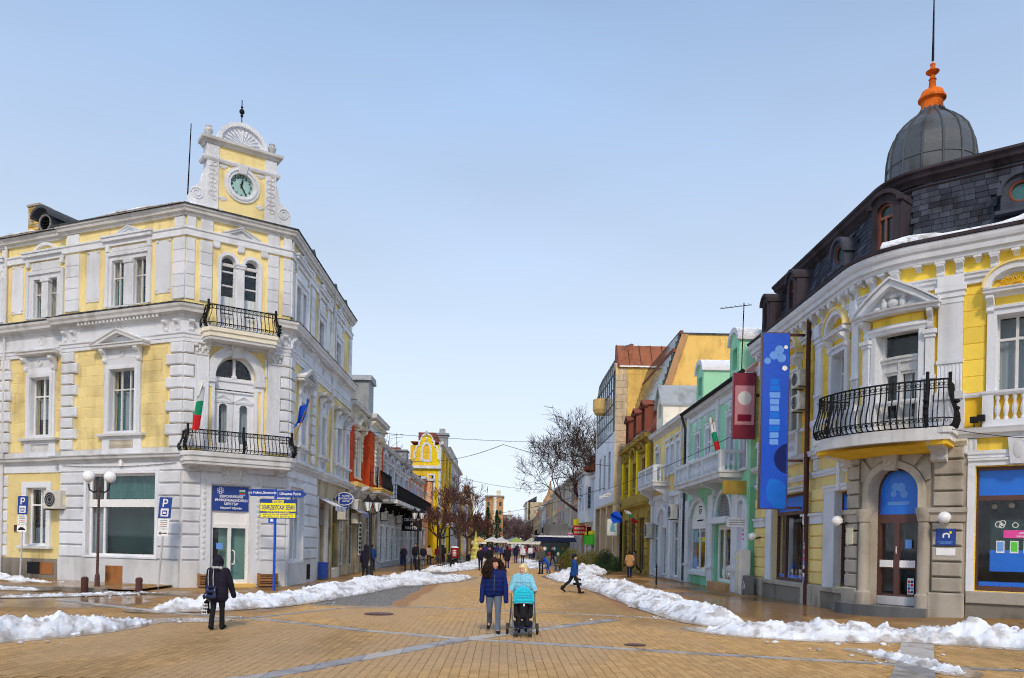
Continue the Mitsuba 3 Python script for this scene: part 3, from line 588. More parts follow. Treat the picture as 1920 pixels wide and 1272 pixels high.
# the big shop window
k = window(LF, LB, (-5.05, -1.27, 1.18, 4.57), -.12, (.215,), (.645,), .09, 'white_clean', back='room_teal', curtain=[(.22, .62, .70, .98, 'blind_teal'), (.62, 1, .66, .98, 'blind_teal'), (0, .2, 0, .6, 'blind')])
put('rail', box(LF, -5.05, -1.27, 3.2, 3.52, -.16, -.08), 'white_clean', k)
part('surround', prism(LF, rect(-5.2, -1.12, 1.1, 4.7).difference(rect(-5.05, -1.27, 1.18, 4.57)), -.3, .11), 'white')
part('meter_plate', cat([box(LF, -3.85, -2.93, .07, .78, .09, .13)]), 'rust'); part('conduit_box', box(LF, -3.15, -3.0, 4.86, 5.22, .05, .2), 'white_clean')
w = window(LS, LB, (.3, 2.6, 1.05, 4.3), -.12, (.62,), (.62,), .09, 'white_clean', back='room_teal', curtain=[(.66, 1, 0, .6, 'curtain')])
part('surround', prism(LS, rect(.1, 2.8, .95, 4.5).difference(rect(.3, 2.6, 1.05, 4.3)), -.3, .11), 'white'); part('hatch', box(LS, 3.4, 4.0, .15, .85, .09, .12), 'black')
# entrance
pal('door_shade', (.13, .27, .25), .2)
part('door_surround', prism(CH, rect(.72, 3.16, .0, 4.62).difference(rect(1.12, 2.75, -.1, 4.2)), -.3, .09), 'white')
for s in (.86, 3.02): part('ornament_strip', cat([CH(ball((s, z, .10), (.075, .1, .035), 1)) for z in np.arange(1.2, 4.4, .22)]), 'white_old')
ek = put('entrance_door', prism(CH, rect(1.17, 2.7, .15, 4.15).difference(shapely.union_all([rect(1.27, 1.87, .3, 2.42), rect(2.0, 2.6, .3, 2.42), rect(1.27, 2.6, 2.58, 3.08)])), -.25, -.12), 'white_clean', LB)
for r in ((1.27, 1.87), (2.0, 2.6)): put('pane', CH(([(r[0], .3, -.18), (r[1], .3, -.18), (r[1], 2.42, -.18), (r[0], 2.42, -.18)], [[0, 1, 2], [0, 2, 3]])), parent=ek, bsdf='glass')
put('panel', box(CH, 1.27, 2.6, 2.58, 3.08, -.22, -.15), 'white_clean', ek); put('blind', box(CH, 1.1, 2.8, .1, 3.2, -.52, -.50), 'door_shade', ek)
put('handle', tube(CH((np.array([(2.06, 1.5, -.12), (2.06, 1.5, -.02), (2.12, 1.46, -.01), (2.12, .98, -.01), (2.06, .94, -.02), (2.06, .94, -.12)]), np.zeros((0, 3), int)))[0], .028, 6), 'white_clean', ek, 'satin')
put('notice', box(CH, 1.42, 1.68, 1.55, 1.8, -.165, -.16), 'blue_print', ek); part('doorstep', box(CH, 1.0, 2.9, -.1, .15, -.1, .35), 'ochre_wall')
part('cartouche', cat([CH(lathe([(.0, .0), (.34, 0), (.36, .06), (.26, .12), (.22, .06), (0, .05)], 20))] if 0 else [ring(CH, 2.0, 4.66, .18, .27, .075, 18, 6), prism(CH, sg.Point(2.0, 4.66).buffer(.24), .0, .15)] + [CH(ball((2.0 + .4 * math.cos(a), 4.66 + .36 * math.sin(a), .12), (.12, .10, .07), 1)) for a in np.linspace(0, 2 * np.pi, 13)[:-1]] + [CH(ball((2.0, 5.04, .2), (.16, .12, .08), 1))]), 'white_old')
# balconies
def balcony(fr, path, z, th, side, rail_z, brackets, tips, dz=.08, bulge=.16, gap=.13, under='white_old', face='white_old'):
    P = [p for p in path]
    pl = sg.Polygon(P)
    sh = lambda pol, z0, z1: (lambda m: fr((np.column_stack([np.array(m.vertices)[:, 0], np.array(m.vertices)[:, 2] + z0, np.array(m.vertices)[:, 1]]), m.faces)))(trimesh.creation.extrude_polygon(pol, z1 - z0, engine='earcut'))
    k = put('balcony', cat([sh(pl, z, z + th), sh(pl.buffer(.06, join_style=2), z + th * .55, z + th)]), face, side)
    put('soffit', sh(pl.buffer(-.05, join_style=2), z - .12, z), under, k)
    ins = [(p[0] - (.07 if p[0] > pl.centroid.x else -.07), p[1] - (.07 if p[1] > .2 else 0)) for p in P]
    put('railing', railing(fr, ins, z + th + .02, rail_z, gap, bulge, tips=tips), 'iron', k)
    for s, w, z0 in brackets: put('bracket', scroll_bracket(fr, s - w / 2, s + w / 2, z0, z, .85 * max(p[1] for p in P)), 'white_old', k)
    return k
balcony(CH, [(.62, 0), (.62, .5), (.8, .86), (3.42, .86), (3.6, .5), (3.6, 0)], 9.98, .34, LB, 11.22, [(.85, .2, 9.5), (3.35, .2, 9.5)], [.14, .86], gap=.16, face='cream')
balcony(CH, [(-.1, 0), (-.1, .65), (.2, 1.0), (4.05, 1.0), (4.35, .65), (4.35, 0)], 5.0, .38, LB, 6.22, [(.35, .3, 4.62), (3.9, .3, 4.62)], [.12, .5, .88], gap=.15)
# clock gable
G_ = sg.Polygon([(.62, 15.05), (3.62, 15.05), (3.62, 17.85), (.62, 17.85)])
ck = put('clock_gable', cat([prism(CH, G_.intersection(rect(1.17, 3.07, 15.05, 17.2)).difference(sg.Point(2.12, 16.5).buffer(.5)), -.5, .0), prism(CH, rect(.8, 3.44, 17.26, 17.85), -.5, .01)]), 'yellow_l2', LB)
part_ = lambda n, m, c='white', **kw: put(n, m, c, ck, **kw)
for s0, s1 in ((.72, 1.17), (3.07, 3.52)):
    part_('pier', box(CH, s0, s1, 15.05, 17.25, -.55, .06)); part_('pier_head', box(CH, s0 - .02, s1 + .02, 17.25, 17.84, -.55, .05))
    c = (s0 + s1) / 2
    part_('scrollwork', cat([ring(CH, c + .07 * (-1) ** i, 15.7 + i * .17, .07, .09, .022, 10, 4) for i in range(9)]), 'white_old')
    part_('urn', lathe([(.0, 0), (.16, 0), (.16, .08), (.07, .12), (.07, .2), (.17, .32), (.18, .42), (.10, .5), (.13, .54), (.13, .58), (.0, .62)], 12, CH.at(c - .12 if c < 2 else c + .12, 18.08, -.25)), 'white_old', smooth=40)
    sd = -1 if c < 2 else 1
    vol = sg.Polygon([(s0 if sd < 0 else s1, 15.05), ((s0 if sd < 0 else s1) + sd * .64, 15.05), ((s0 if sd < 0 else s1) + sd * .68, 15.62), ((s0 if sd < 0 else s1) + sd * .5, 16.0), ((s0 if sd < 0 else s1) + sd * .2, 16.2), ((s0 if sd < 0 else s1) + sd * .1, 16.7), (s0 if sd < 0 else s1, 16.9)])
    e = (s0 if sd < 0 else s1) + sd * .36; an = np.linspace(0, 4.2 * np.pi, 34)
    part_('volute', cat([prism(CH, vol, -.45, .02), CH(tube(np.stack([e + (.26 - .016 * an) * np.cos(an) * sd, 15.72 + (.26 - .016 * an) * np.sin(an), np.full(34, .03)], 1), .035, 5))]))
part_('string', sweep([CH.pt(.66, -.55)[0], CH.pt(.66, 0)[0], CH.pt(3.58, 0)[0], CH.pt(3.58, -.55)[0]], [(-.02, 17.18), (.08, 17.18), (.12, 17.26), (.12, 17.32), (-.02, 17.32)]))
part_('cornice', sweep([CH.pt(.72, -.55)[0], CH.pt(.72, 0)[0], CH.pt(3.52, 0)[0], CH.pt(3.52, -.55)[0]], [(-.2, 17.85), (.08, 17.85), (.14, 17.94), (.24, 17.98), (.26, 18.08), (-.2, 18.09)]), 'white_old')
part_('arched_top', cat([prism(CH, arch(1.2, 3.04, 18.085, 18.09, .86), -.45, -.05), arc_hood(CH, 2.12, 18.09, 1.02, .16, .14, -.05, .94), prism(CH, arch(1.1, 3.14, 18.085, 18.09, .94).difference(arch(1.18, 3.06, 18.085, 18.09, .86)), -.5, .02)]))
part_('shell', cat([CH(tube(np.array([(2.12 + .12 * math.cos(a), 18.14 + .1 * math.sin(a), -.02), (2.12 + .45 * math.cos(a), 18.12 + .42 * math.sin(a), .015), (2.12 + .74 * math.cos(a), 18.1 + .66 * math.sin(a), -.02)]), [.012, .03, .045], 5)) for a in np.linspace(.12, math.pi - .12, 13)]), 'white')
part_('finial', cat([tube([CH.at(2.12, 18.95, -.2), CH.at(2.12, 20.1, -.2)], .022, 5), ball(CH.at(2.12, 19.62, -.2), .11, 1), ball(CH.at(2.12, 19.45, -.2), .06, 1), ball(CH.at(2.12, 19.8, -.2), .05, 1)]), 'iron')
part_('clock_face', prism(CH, sg.Point(2.12, 16.5).buffer(.49, 24), -.2, -.08), 'clock_face', bsdf='satin')
part_('clock_surround', prism(CH, sg.Point(2.12, 16.5).buffer(.72, 24).difference(sg.Point(2.12, 16.5).buffer(.47, 24)), -.1, .07)); part_('clock_surround', ring(CH, 2.12, 16.5, .07, .60, .05, 28, 5))
part_('keystone', prism(CH, sg.Polygon([(1.98, 16.93), (2.26, 16.93), (2.34, 17.3), (1.9, 17.3)]), .0, .14))
part_('numeral', cat([text(CH, 2.12 + .385 * math.sin(i * math.pi / 6), 16.44 + .385 * math.cos(i * math.pi / 6), -.078, str(i), .12, .012, True) for i in range(1, 13)]), 'black')
def hand(a, l, w):
    p = affinity.rotate(sg.Polygon([(2.12 - w, 16.42), (2.12 + w, 16.42), (2.12 + w * 1.3, 16.5 + l * .7), (2.12, 16.5 + l), (2.12 - w * 1.3, 16.5 + l * .7)]), -a, origin=(2.12, 16.5)); return prism(CH, p, -.06, -.05)
part_('hour_hand', hand(12, .27, .028), 'black'); part_('minute_hand', hand(150, .40, .02), 'black')
for s in (1.36, 2.88):
    for z in (15.72, 17.02): part_('corner_leaf', cat([CH(ball((s + dx, z + dz, .01), (.11, .06, .03), 1)) for dx, dz in ((0, 0), (.09, .06), (-.08, .05), (.02, .1))]), 'white_old')
# roof things and pipes
bk_ = thing('brick_chimney', 'yellowish brick chimney on the left roof beside the round vent hood', 'chimney')
for i in range(16):
    for j in range(2): put('brick', blk(LF.shifted(-10.75, -1.6), -.36 + .36 * j, .0 + .36 * j - .01, 15.02 + i * .14, 15.15 + i * .14, -.6, 0, .012), rng.choice(['ochre_wall', 'beige_old', 'gold']), bk_)
put('cap', box(LF.shifted(-10.75, -1.6), -.41, .41, 17.26, 17.36, -.65, .05), 'stone_grey', bk_)
v_ = LF.shifted(-9.05, -.9); vk = thing('roof_vent', 'grey metal roof hood with a round louvred fan on the left roof', 'roof vent')
put('hood', cat([prism(v_, rect(-.45, .45, 15.0, 16.2).union(arch(-.45, .45, 16, 16.2, .36)).difference(sg.Point(0, 15.98).buffer(.36)), -1.6, 0), prism(v_, arch(-.62, .62, 16.15, 16.2, .48).difference(arch(-.52, .52, 16.1, 16.15, .42)), -1.5, .3)]), 'zinc', vk)
put('fan_ring', ring(v_, 0, 15.98, .02, .36, .05, 20, 6), 'grey', vk); put('fan', cat([prism(v_, sg.Point(0, 15.98).buffer(.35), -.4, -.3)] + [box(v_, -.33, .33, 15.98 + h, 16.0 + h, -.25, -.1) for h in np.arange(-.26, .3, .13)]), 'dark', vk)
lab(put('lightning_rod', tube([LF.at(-.5, 15.0, -.5), LF.at(-.36, 18.7, -.5)], [.035, .02], 6), 'iron'), 'thin lightning rod leaning on the roof left of the clock', 'lightning rod')
def pipe(fr, s, z0, z1, d=.12, r=.06, col='white_old'): return tube([fr.at(s, z1, d), fr.at(s, z0, d)], r, 8)
lab(put('drainpipe', cat([pipe(LR, -10.5, .2, 14.9), tube([LR.at(-10.5, 14.9, .12), LR.at(-10.62, 15.0, .25), LR.at(-10.7, 15.1, .3)], .06, 8)]), 'white_old'), 'white drainpipe at the left edge of the clock building', 'drainpipe')
lab(put('drainpipe', cat([pipe(LR, -6.8, .1, 3.2, .1, .045)]), 'white_old'), 'short white drainpipe below the air conditioner by the stepped wall corner', 'drainpipe')
lab(put('drainpipe', cat([pipe(LS, 8.25, 5.4, 13.6, .12), tube([LS.at(8.25, 13.6, .12), LS.at(8.0, 14.5, .2), LS.at(7.7, 15.0, .32)], .06, 8)]), 'white_old'), 'white drainpipe between the windows on the street side of the clock building', 'drainpipe')
# dormers on the street side roof
for s, w in ((4.6, .9), (9.6, 1.2), (12.6, 1.0)):
    put('dormer', cat([box(LS, s, s + w, 15.0, 15.8, -1.8, -.3), prism(LS, sg.Polygon([(s - .12, 15.8), (s + w + .12, 15.8), (s + w / 2, 16.2)]), -1.9, -.2)]), 'zinc', LB)
# ---------------------------------------------------------------- the yellow mansard building on the right corner
RB = Corner(11.08, 25.34, 2.57, math.radians(51.8), 1.16); RL = RB.L; S0, S1 = -8.5, 12.0
RK = thing('mansard_building', 'vivid yellow corner building with curved front, grey stone portal, slate mansard and domed turret', 'building')
def rp(name, m, col='white', **k): return put(name, m, col, RK, **k)
def spath(a, b): return [RB.pt(s, 0)[0] for s in RB.cuts(a, b)]
def dsweep(a, b, prof, d=0): return sweep([RB.pt(s, d)[0] for s in RB.cuts(a, b)], prof)
m = trimesh.creation.extrude_polygon(sg.Polygon([*[RB.pt(s, -2.0)[0] for s in RB.cuts(S0, S1)], RB.pt(S1, -9)[0], RB.pt(S0, -12)[0]]), 12.8, engine='earcut'); rp('inner_wall', m, 'dark')
ops = [(-6.3, -2.75, .75, 4.15), (-.1, .95, .8, 3.95)]
w = rect(S0, 1.0, -.1, 5.3)
for q in ops: w = w.difference(rect(*q))
rp('wall', prism(RB, w, -.45, -.02), 'yellow_pale')
w2 = rect(4.78, S1, -.1, 5.3).difference(rect(4.98, 8.3, .95, 4.42)); rp('wall', prism(RB, w2, -.45, -.02), 'yellow_r')
for s0, s1, c in ((-8.4, -7.05, 'yellow_pale'), (-2.72, -1.02, 'yellow_pale'), (8.4, 9.6, 'yellow_r')):
    courses(RB, RK, rect(s0, s1, .8, 2.9), .8, .42, 99, -.03, .06, c, 'rustic_block', gap=.04, c=.025); courses(RB, RK, rect(s0, s1, 3.3, 4.14), 3.3, .42, 99, -.03, .06, c, 'rustic_block', gap=.04, c=.025)
    rp('pier_capital', cat([box(RB, s0 - .03, s1 + .03, 2.92, 3.2, -.05, .10), box(RB, s0 - .08, s1 + .08, 3.2, 3.29, -.05, .17)]), 'white')
    rp('pier_base', blk(RB, s0 - .04, s1 + .04, -.1, .78, -.1, .14, .03), 'stone_grey')
for s0, s1 in ((-7.02, -6.3), (-2.75 - .0, -2.6), (-1.0, -.1), (.95, 1.02)): rp('jamb', box(RB, s0, s1, .75, 4.17, -.4, .04), 'white')
rp('jamb', box(RB, 4.79, 4.975, .94, 4.44, -.4, .05), 'white')
for s0, s1, zt in ((-7.05, -2.6, 4.17), (-1.0, 1.0, 3.97), (4.8, 8.5, 4.44)):
    rp('lintel', dsweep(s0, s1, [(-.3, zt), (.06, zt), (.06, zt + .1), (.12, zt + .14), (.12, zt + .2), (-.3, zt + .2)]), 'white')
for s0, s1 in ((-7.0, -2.7), (-1.0, 1.0), (4.8, 8.5)):
    rp('plinth', box(RB, s0, s1, -.1, .62, -.2, .06), 'stone_dark'); rp('sill', blk(RB, s0, s1, .60, .76 if s0 < 4 else .94, -.3, .14, .02), 'stone_grey')
rp('string', dsweep(S0, 1.0, [(-.1, 4.55), (.05, 4.55), (.05, 4.63), (.09, 4.65), (.09, 4.75), (-.1, 4.75)]), 'white'); rp('string', dsweep(4.78, S1, [(-.1, 4.66), (.05, 4.66), (.05, 4.74), (.09, 4.76), (.09, 4.86), (-.1, 4.86)]), 'white')
rp('storey_cornice', dsweep(S0, 1.15, [(-.1, 5.22), (.10, 5.22), (.13, 5.3), (.24, 5.33), (.27, 5.42), (.30, 5.48), (-.1, 5.48)]), 'white'); rp('storey_cornice', dsweep(4.5, S1, [(-.1, 5.22), (.10, 5.22), (.13, 5.3), (.24, 5.33), (.27, 5.42), (.30, 5.48), (-.1, 5.48)]), 'white')
for s, z0, z1 in ((.42, 3.98, 4.85), (-4.5, 4.2, 4.9), (6.0, 4.46, 5.2)):
    h = .13 if s < 4 else .26
    rp('keystone', cat([prism(RB, sg.Polygon([(s - h * .7, z0), (s + h * .7, z0), (s + h, z1), (s - h, z1)]), -.02, .17), RB(ball((s, (z0 + z1) / 2, .17), (h * .5, .24, .04), 1))]), 'white')
for s in (-1.7, -8, 4.85): rp('triglyph', flutes(RB, s - .15, s + .15, 4.78, 5.2, -.02, .09, 2), 'white')
# shop windows: brown frames, blue transom boards
def shop(s0, s1, z0, z1, zt, cols):
    k = put('shop_window', cat([prism(RB, rect(s0, s1, z0, z1).difference(shapely.union_all([rect(a + .06, b - .06, z0 + .14, zt - .07) for a, b in cols] + [rect(a + .06, b - .06, zt + .07, z1 - .10) for a, b in ((cols[0][0], cols[-1][1]),)])), -.34, -.22)]), 'brown', RK, 'satin')
    for a, b in cols:
        cu = RB.cuts(a + .06, b - .06); V = [(s, z, -.28) for s in cu for z in (z0 + .14, zt - .07)]; n = len(cu)
        put('pane', RB((V, [[2 * i, 2 * i + 2, 2 * i + 3] for i in range(n - 1)] + [[2 * i, 2 * i + 3, 2 * i + 1] for i in range(n - 1)])), parent=k, bsdf='glass')
    put('transom_board', box(RB, s0 + .06, s1 - .06, zt + .05, z1 - .08, -.30, -.26), 'blue_brand' if 0 else 'blue_brand_l', k, 'satin')
    put('sill_strip', box(RB, s0 + .08, s1 - .08, z0 + .14, z0 + .26, -.34, -.30), 'blue_brand_l', k)
    put('room', cat([box(RB, s0 - .2, s1 + .2, z0 - .1, z1, -1.9, -1.85), box(RB, s0 - .2, s1 + .2, z0 - .2, z0 - .1, -1.9, -.45), box(RB, s0 - .2, s1 + .2, z1, z1 + .1, -1.9, -.45)]), 'room', k)
    return k
k1 = shop(-6.3, -2.75, .75, 4.15, 3.42, [(-6.3, -5.35), (-5.35, -3.5), (-3.5, -2.75)]); put('blind', wavy(RB, -6.2, -5.5, .9, 3.3, -.6), 'blind', k1)
k2 = shop(-.1, .95, .8, 3.95, 3.05, [(-.1, .95)]); put('blind', box(RB, .0, .42, .95, 2.9, -.62, -.6), 'blind', k2)
k3 = shop(4.98, 8.3, .95, 4.42, 3.55, [(4.98, 8.3)])
lab(put('display_shelf', [(box(RB, -5.2, -3.6, .8, 1.0, -1.3, -.7), 'blue_print'), (RB(cat([ball((-5 + .28 * i, 1.1 + .12 * (i % 3), -1.0), (.14, .12, .1), 1) for i in range(5)])), 'white_clean')]), 'white and blue goods on a shelf behind the left shop window', 'display')
# grey stone portal
AR_ = arch(2.1, 3.55, .25, 3.75, .74)
rp('portal_wall', prism(RB, rect(1.0, 4.78, -.1, 5.2).difference(AR_), -.5, .0), 'stone_grey')
for s0, s1 in ((1.02, 1.72), (3.92, 4.72)):
    courses(RB, RK, rect(s0, s1, .86, 2.85), .86, .44, 99, -.02, .16, 'stone_grey', 'portal_block', gap=.05, c=.03); courses(RB, RK, rect(s0, s1, 3.3, 5.0), 3.3, .45, 99, -.02, .13, 'stone_grey', 'portal_block', gap=.05, c=.03)
    rp('portal_base', blk(RB, s0 - .06, s1 + .05, -.1, .85, -.1, .22, .03), 'stone_grey')
    rp('portal_capital', cat([box(RB, s0 - .04, s1 + .04, 2.88, 3.14, -.05, .18), box(RB, s0 - .09, s1 + .09, 3.14, 3.28, -.05, .25)]), 'stone_grey')
for c in (1.93, 3.72):
    rp('portal_column', lathe([(.0, .0), (.22, .0), (.22, .75), (.17, .8), (.165, 2.75), (.15, 2.86), (.19, 2.9), (.19, 3.0), (.23, 3.12), (.25, 3.28), (.0, 3.28)], 18, RB.at(c, .0, .05)), 'stone_grey', smooth=35)
    for z in (.86, 1.74, 2.4): pass
rp('arch_ring', prism(RB, arch(1.9, 3.75, 3.28, 3.75, .94).difference(arch(2.1, 3.55, 3.2, 3.75, .74)), -.3, .13), 'stone_grey')
for i, (a0, a1) in enumerate(((18, 48), (50, 76), (104, 130), (132, 162))):
    P = [(2.825 + r * math.cos(math.radians(a)) * (1 if r < 1.2 else 1.0), 3.75 + r * math.sin(math.radians(a))) for r, aa in ((.97, np.linspace(a0 + 2, a1 - 2, 5)), (2.2, np.linspace(a1 - 2, a0 + 2, 5))) for a in aa]
    q = sg.Polygon(P).intersection(rect(1.78, 3.87, 3.3, 5.02))
    if q.area > .01: rp('voussoir', prism(RB, q, -.02, .09), 'stone_grey')
rp('keystone', cat([prism(RB, sg.Polygon([(2.68, 4.4), (2.97, 4.4), (3.07, 5.02), (2.58, 5.02)]), -.02, .24), RB(ball((2.825, 4.62, .24), (.09, .12, .05), 1))]), 'stone_grey')
rp('portal_cornice', dsweep(1.0, 4.78, [(-.1, 5.02), (.10, 5.02), (.16, 5.10), (.24, 5.14), (.24, 5.2), (-.1, 5.2)]), 'cream')
rp('step', cat([box(RB, .98, 3.86, -.1, .38, -.4, .42)]), 'grey_mid')
dk = put('street_door', prism(RB, arch(2.1, 3.55, .38, 3.75, .74).difference(shapely.union_all([rect(2.2, 2.74, .72, 1.5), rect(2.2, 2.74, 1.75, 2.85), rect(2.92, 3.45, .72, 1.5), rect(2.92, 3.45, 1.75, 2.85), arch(2.16, 3.49, 3.12, 3.75, .68)])), -.42, -.3), 'brown', RK, 'satin')
for r in ((2.2, 2.74, .72, 1.5), (2.2, 2.74, 1.75, 2.85), (2.92, 3.45, .72, 1.5), (2.92, 3.45, 1.75, 2.85)): put('pane', RB(([(r[0], r[2], -.36), (r[1], r[2], -.36), (r[1], r[3], -.36), (r[0], r[3], -.36)], [[0, 1, 2], [0, 2, 3]])), parent=dk, bsdf='glass')
put('tympanum', prism(RB, arch(2.14, 3.51, 3.1, 3.75, .70), -.40, -.34), 'blue_brand_l', dk, 'satin')
put('tympanum_print', [(prism(RB, sg.Point(s, z).buffer(r), -.339, -.336), 'blue_print') for s, z, r in ((2.72, 3.95, .12), (2.92, 3.92, .14), (2.66, 3.74, .1), (3.02, 3.72, .12))] + [(box(RB, 2.45, 3.2, 3.4, 3.5, -.339, -.336), 'blue_print')], parent=dk)
put('kick_plate', box(RB, 2.12, 3.53, .4, .66, -.3, -.285), 'grey_light', dk, 'satin'); put('notice', [(box(RB, 2.22, 2.72, 1.53, 1.74, -.298, -.29), 'white_clean')], parent=dk); put('notice', box(RB, 2.94, 3.43, 1.53, 1.74, -.298, -.29), 'white_clean', dk); put('notice', box(RB, 3.12, 3.32, 2.1, 2.36, -.30, -.292), 'blue_print', dk); put('notice', box(RB, 3.2, 3.4, .74, 1.22, -.30, -.292), 'white_clean', dk)
put('print', [(box(RB, 3.22 + .09 * i, 3.29 + .09 * i, .78 + .1 * j, .85 + .1 * j, -.291, -.288), ('red', 'blue_sign', 'blue_print')[(i + j) % 3]) for i in range(2) for j in range(4)], parent=dk)
put('handle', cat([RB(tube(np.array([(2.86, 1.95, -.3), (2.86, 1.95, -.22), (2.86, 2.15, -.22), (2.86, 2.15, -.3)]), .015, 5))]), 'white_clean', dk); put('room', box(RB, 1.9, 3.8, .2, 4.6, -1.5, -1.46), 'room', dk)
# first floor
fo = [(-5.1, -3.5, 6.5, 8.6), (-.45, .6, 6.5, 8.55), (5.4, 6.36, 6.46, 8.6), (8.9, 9.9, 6.46, 8.6)]; door = rect(2.2, 3.5, 5.5, 8.6)
w = rect(S0, S1, 5.2, 10.5).difference(door)
for q in fo: w = w.difference(rect(*q))
rp('wall', prism(RB, w, -.45, -.02), 'yellow_deep')
band = rect(S0, S1, 6.5, 9.5).difference(rect(1.7, 3.95, 5, 8.95))
for q in fo: band = band.difference(rect(q[0] - .24, q[1] + .24, 5, q[3] + .16))
PIL = [(-7.9, -7.3), (-1.9, -1.35), (1.10, 1.48), (3.98, 4.6), (7.2, 7.9)]
for a, b in PIL: band = band.difference(rect(a, b, 5, 11))
courses(RB, RK, band, 6.5, .462, 99, -.03, .0, 'yellow_r', 'plaster_course', gap=.012, c=.008)
for q in fo:
    c, h = (q[0] + q[1]) / 2, (q[1] - q[0]) / 2; big = q[0] > 5
    rp('surround', prism(RB, rect(q[0] - .2, q[1] + .2, 6.46, q[3] + .14).difference(rect(q[0] + .02, q[1] - .02, 6.5, q[3] - .02)), -.35, .10), 'white'); rp('surround', prism(RB, rect(q[0] - .22, q[1] + .22, q[3] + .14, q[3] + .22), -.05, .16), 'white')
    window(RB, RK, q, -.24, (.5,), (.69,), .07, 'white_old', back='room' if not big else 'blind', curtain=[(.0, 1, 0, .68, 'blind')] if big else [(.55, 1, 0, .68, 'curtain')])
    zh = q[3] + .48
    for s in (q[0] - .13, q[1] + .13): rp('console', scroll_bracket(RB, s - .09, s + .09, q[3] + .05, zh, .30, .06), 'white')
    rp('hood_cornice', cornice(RB, q[0] - .30, q[1] + .30, zh, zh + .20, .34), 'white')
    rp('hood', arc_hood(RB, c, zh + .24, h + .30, .17, .26, 0, h + .14), 'white'); rp('hood_roof', arc_hood(RB, c, zh + .245, h + .33, .05, .32, 0, h + .18), 'yellow_pale')
    rp('shell', cat([RB(tube(np.array([(c + .1 * math.cos(a), zh + .27 + .06 * math.sin(a), .03), (c + (h + .06) * .8 * math.cos(a), zh + .25 + (h - .05) * .8 * math.sin(a), .06)]), [.02, .05], 5)) for a in np.linspace(.15, math.pi - .15, 9)] + [RB(tube(np.array([(c + (h + .06) * (.5 + .3 * math.cos(t)) * math.cos(a + .1 * math.sin(t)), zh + .25 + (h - .05) * (.5 + .3 * math.cos(t)) * math.sin(a + .1 * math.sin(t)), .10) for t in np.linspace(0, 2 * np.pi, 9)]), .013, 4, cap=False)) for a in np.linspace(.2, math.pi - .2, 8)]), 'yellow_deep')
    # balustrade below the window
    rp('sill', dsweep(q[0] - .3, q[1] + .3, [(-.2, 6.36), (.14, 6.36), (.18, 6.42), (.18, 6.48), (-.2, 6.48)]), 'white'); rp('pedestal', cat([box(RB, q[0] - .28, q[0] - .02, 5.5, 6.36, -.05, .16), box(RB, q[1] + .02, q[1] + .28, 5.5, 6.36, -.05, .16), box(RB, q[0] - .02, q[1] + .02, 5.5, 5.68, -.05, .15)]), 'white')
    n = 5 if h < .6 else 8
    for i in range(n): rp('baluster', lathe([(0, 0), (.065, 0), (.065, .06), (.035, .1), (.075, .26), (.07, .34), (.03, .52), (.06, .6), (.06, .68), (0, .68)], 8, RB.at(q[0] + .08 + (2 * h - .16) * i / (n - 1), 5.68, .06)), 'white', smooth=40)
rp('dado_rail', dsweep(S0, S1, [(-.1, 6.36), (.05, 6.36), (.08, 6.42), (.08, 6.48), (-.1, 6.48)]), 'white')
for a, b in PIL:
    rp('pilaster', cat([box(RB, a, b, 7.46, 9.1, -.05, .08), box(RB, a - .03, b + .03, 7.38, 7.48, -.05, .12)]), 'white'); rp('pilaster_foot', flutes(RB, a, b, 6.55, 7.38, -.05, .09, 6 if b - a > .6 else 4), 'white')
    rp('pilaster_base', cat([box(RB, a - .08, b + .08, 5.5, 6.35, -.05, .14), box(RB, a - .06, b + .06, 6.35, 6.56, -.05, .20)]), 'white')
    rp('pilaster_capital', cat([box(RB, a - .01, b + .01, 9.1, 9.26, -.05, .10), box(RB, a - .04, b + .04, 9.26, 9.42, -.05, .14), box(RB, a - .08, b + .08, 9.42, 9.56, -.05, .19), box(RB, a - .02, b + .02, 9.56, 9.86, -.05, .195)]), 'white')
# balcony door with pediment
rp('surround', prism(RB, rect(2.06, 3.64, 5.5, 8.75).difference(rect(2.22, 3.48, 5, 8.58)), -.35, .08), 'white')
for a, b in ((1.80, 2.03), (3.67, 3.89)):
    rp('door_pilaster', cat([flutes(RB, a, b, 5.5, 7.0, -.05, .14, 3), box(RB, a, b, 7.08, 8.2, -.05, .14), box(RB, a - .05, b + .05, 7.0, 7.1, -.05, .18), box(RB, a - .03, b + .03, 8.2, 8.3, -.05, .18), box(RB, a - .07, b + .07, 8.3, 8.42, -.05, .22)]), 'white')
    rp('console', scroll_bracket(RB, a + .04, b - .04, 8.45, 9.0, .32, .04), 'white')
rp('door_lintel', dsweep(1.98, 3.72, [(-.1, 8.5), (.08, 8.5), (.12, 8.58), (.16, 8.62), (.16, 8.7), (-.1, 8.7)]), 'white'); rp('door_frieze', dsweep(2.1, 3.6, [(-.1, 8.72), (.04, 8.72), (.04, 8.98), (-.1, 8.98)]), 'yellow_r')
pd = sg.Polygon([(1.62, 9.02), (4.02, 9.02), (4.02, 9.16), (2.81, 10.02), (1.62, 9.16)]); inn = sg.Polygon([(1.86, 9.17), (3.76, 9.17), (2.81, 9.83)])
rp('pediment', cat([prism(RB, pd.difference(inn), -.03, .36), prism(RB, inn, -.03, .04), dsweep(1.58, 4.06, [(.3, 9.10), (.44, 9.11), (.46, 9.16), (.3, 9.16)])] + [prism(RB, sg.Polygon([(2.81, 10.10), (1.58, 9.22), (1.58, 9.16), (2.81, 10.03)]), .0, .44), prism(RB, sg.Polygon([(2.81, 10.10), (4.06, 9.22), (4.06, 9.16), (2.81, 10.03)]), .0, .44)]), 'white')
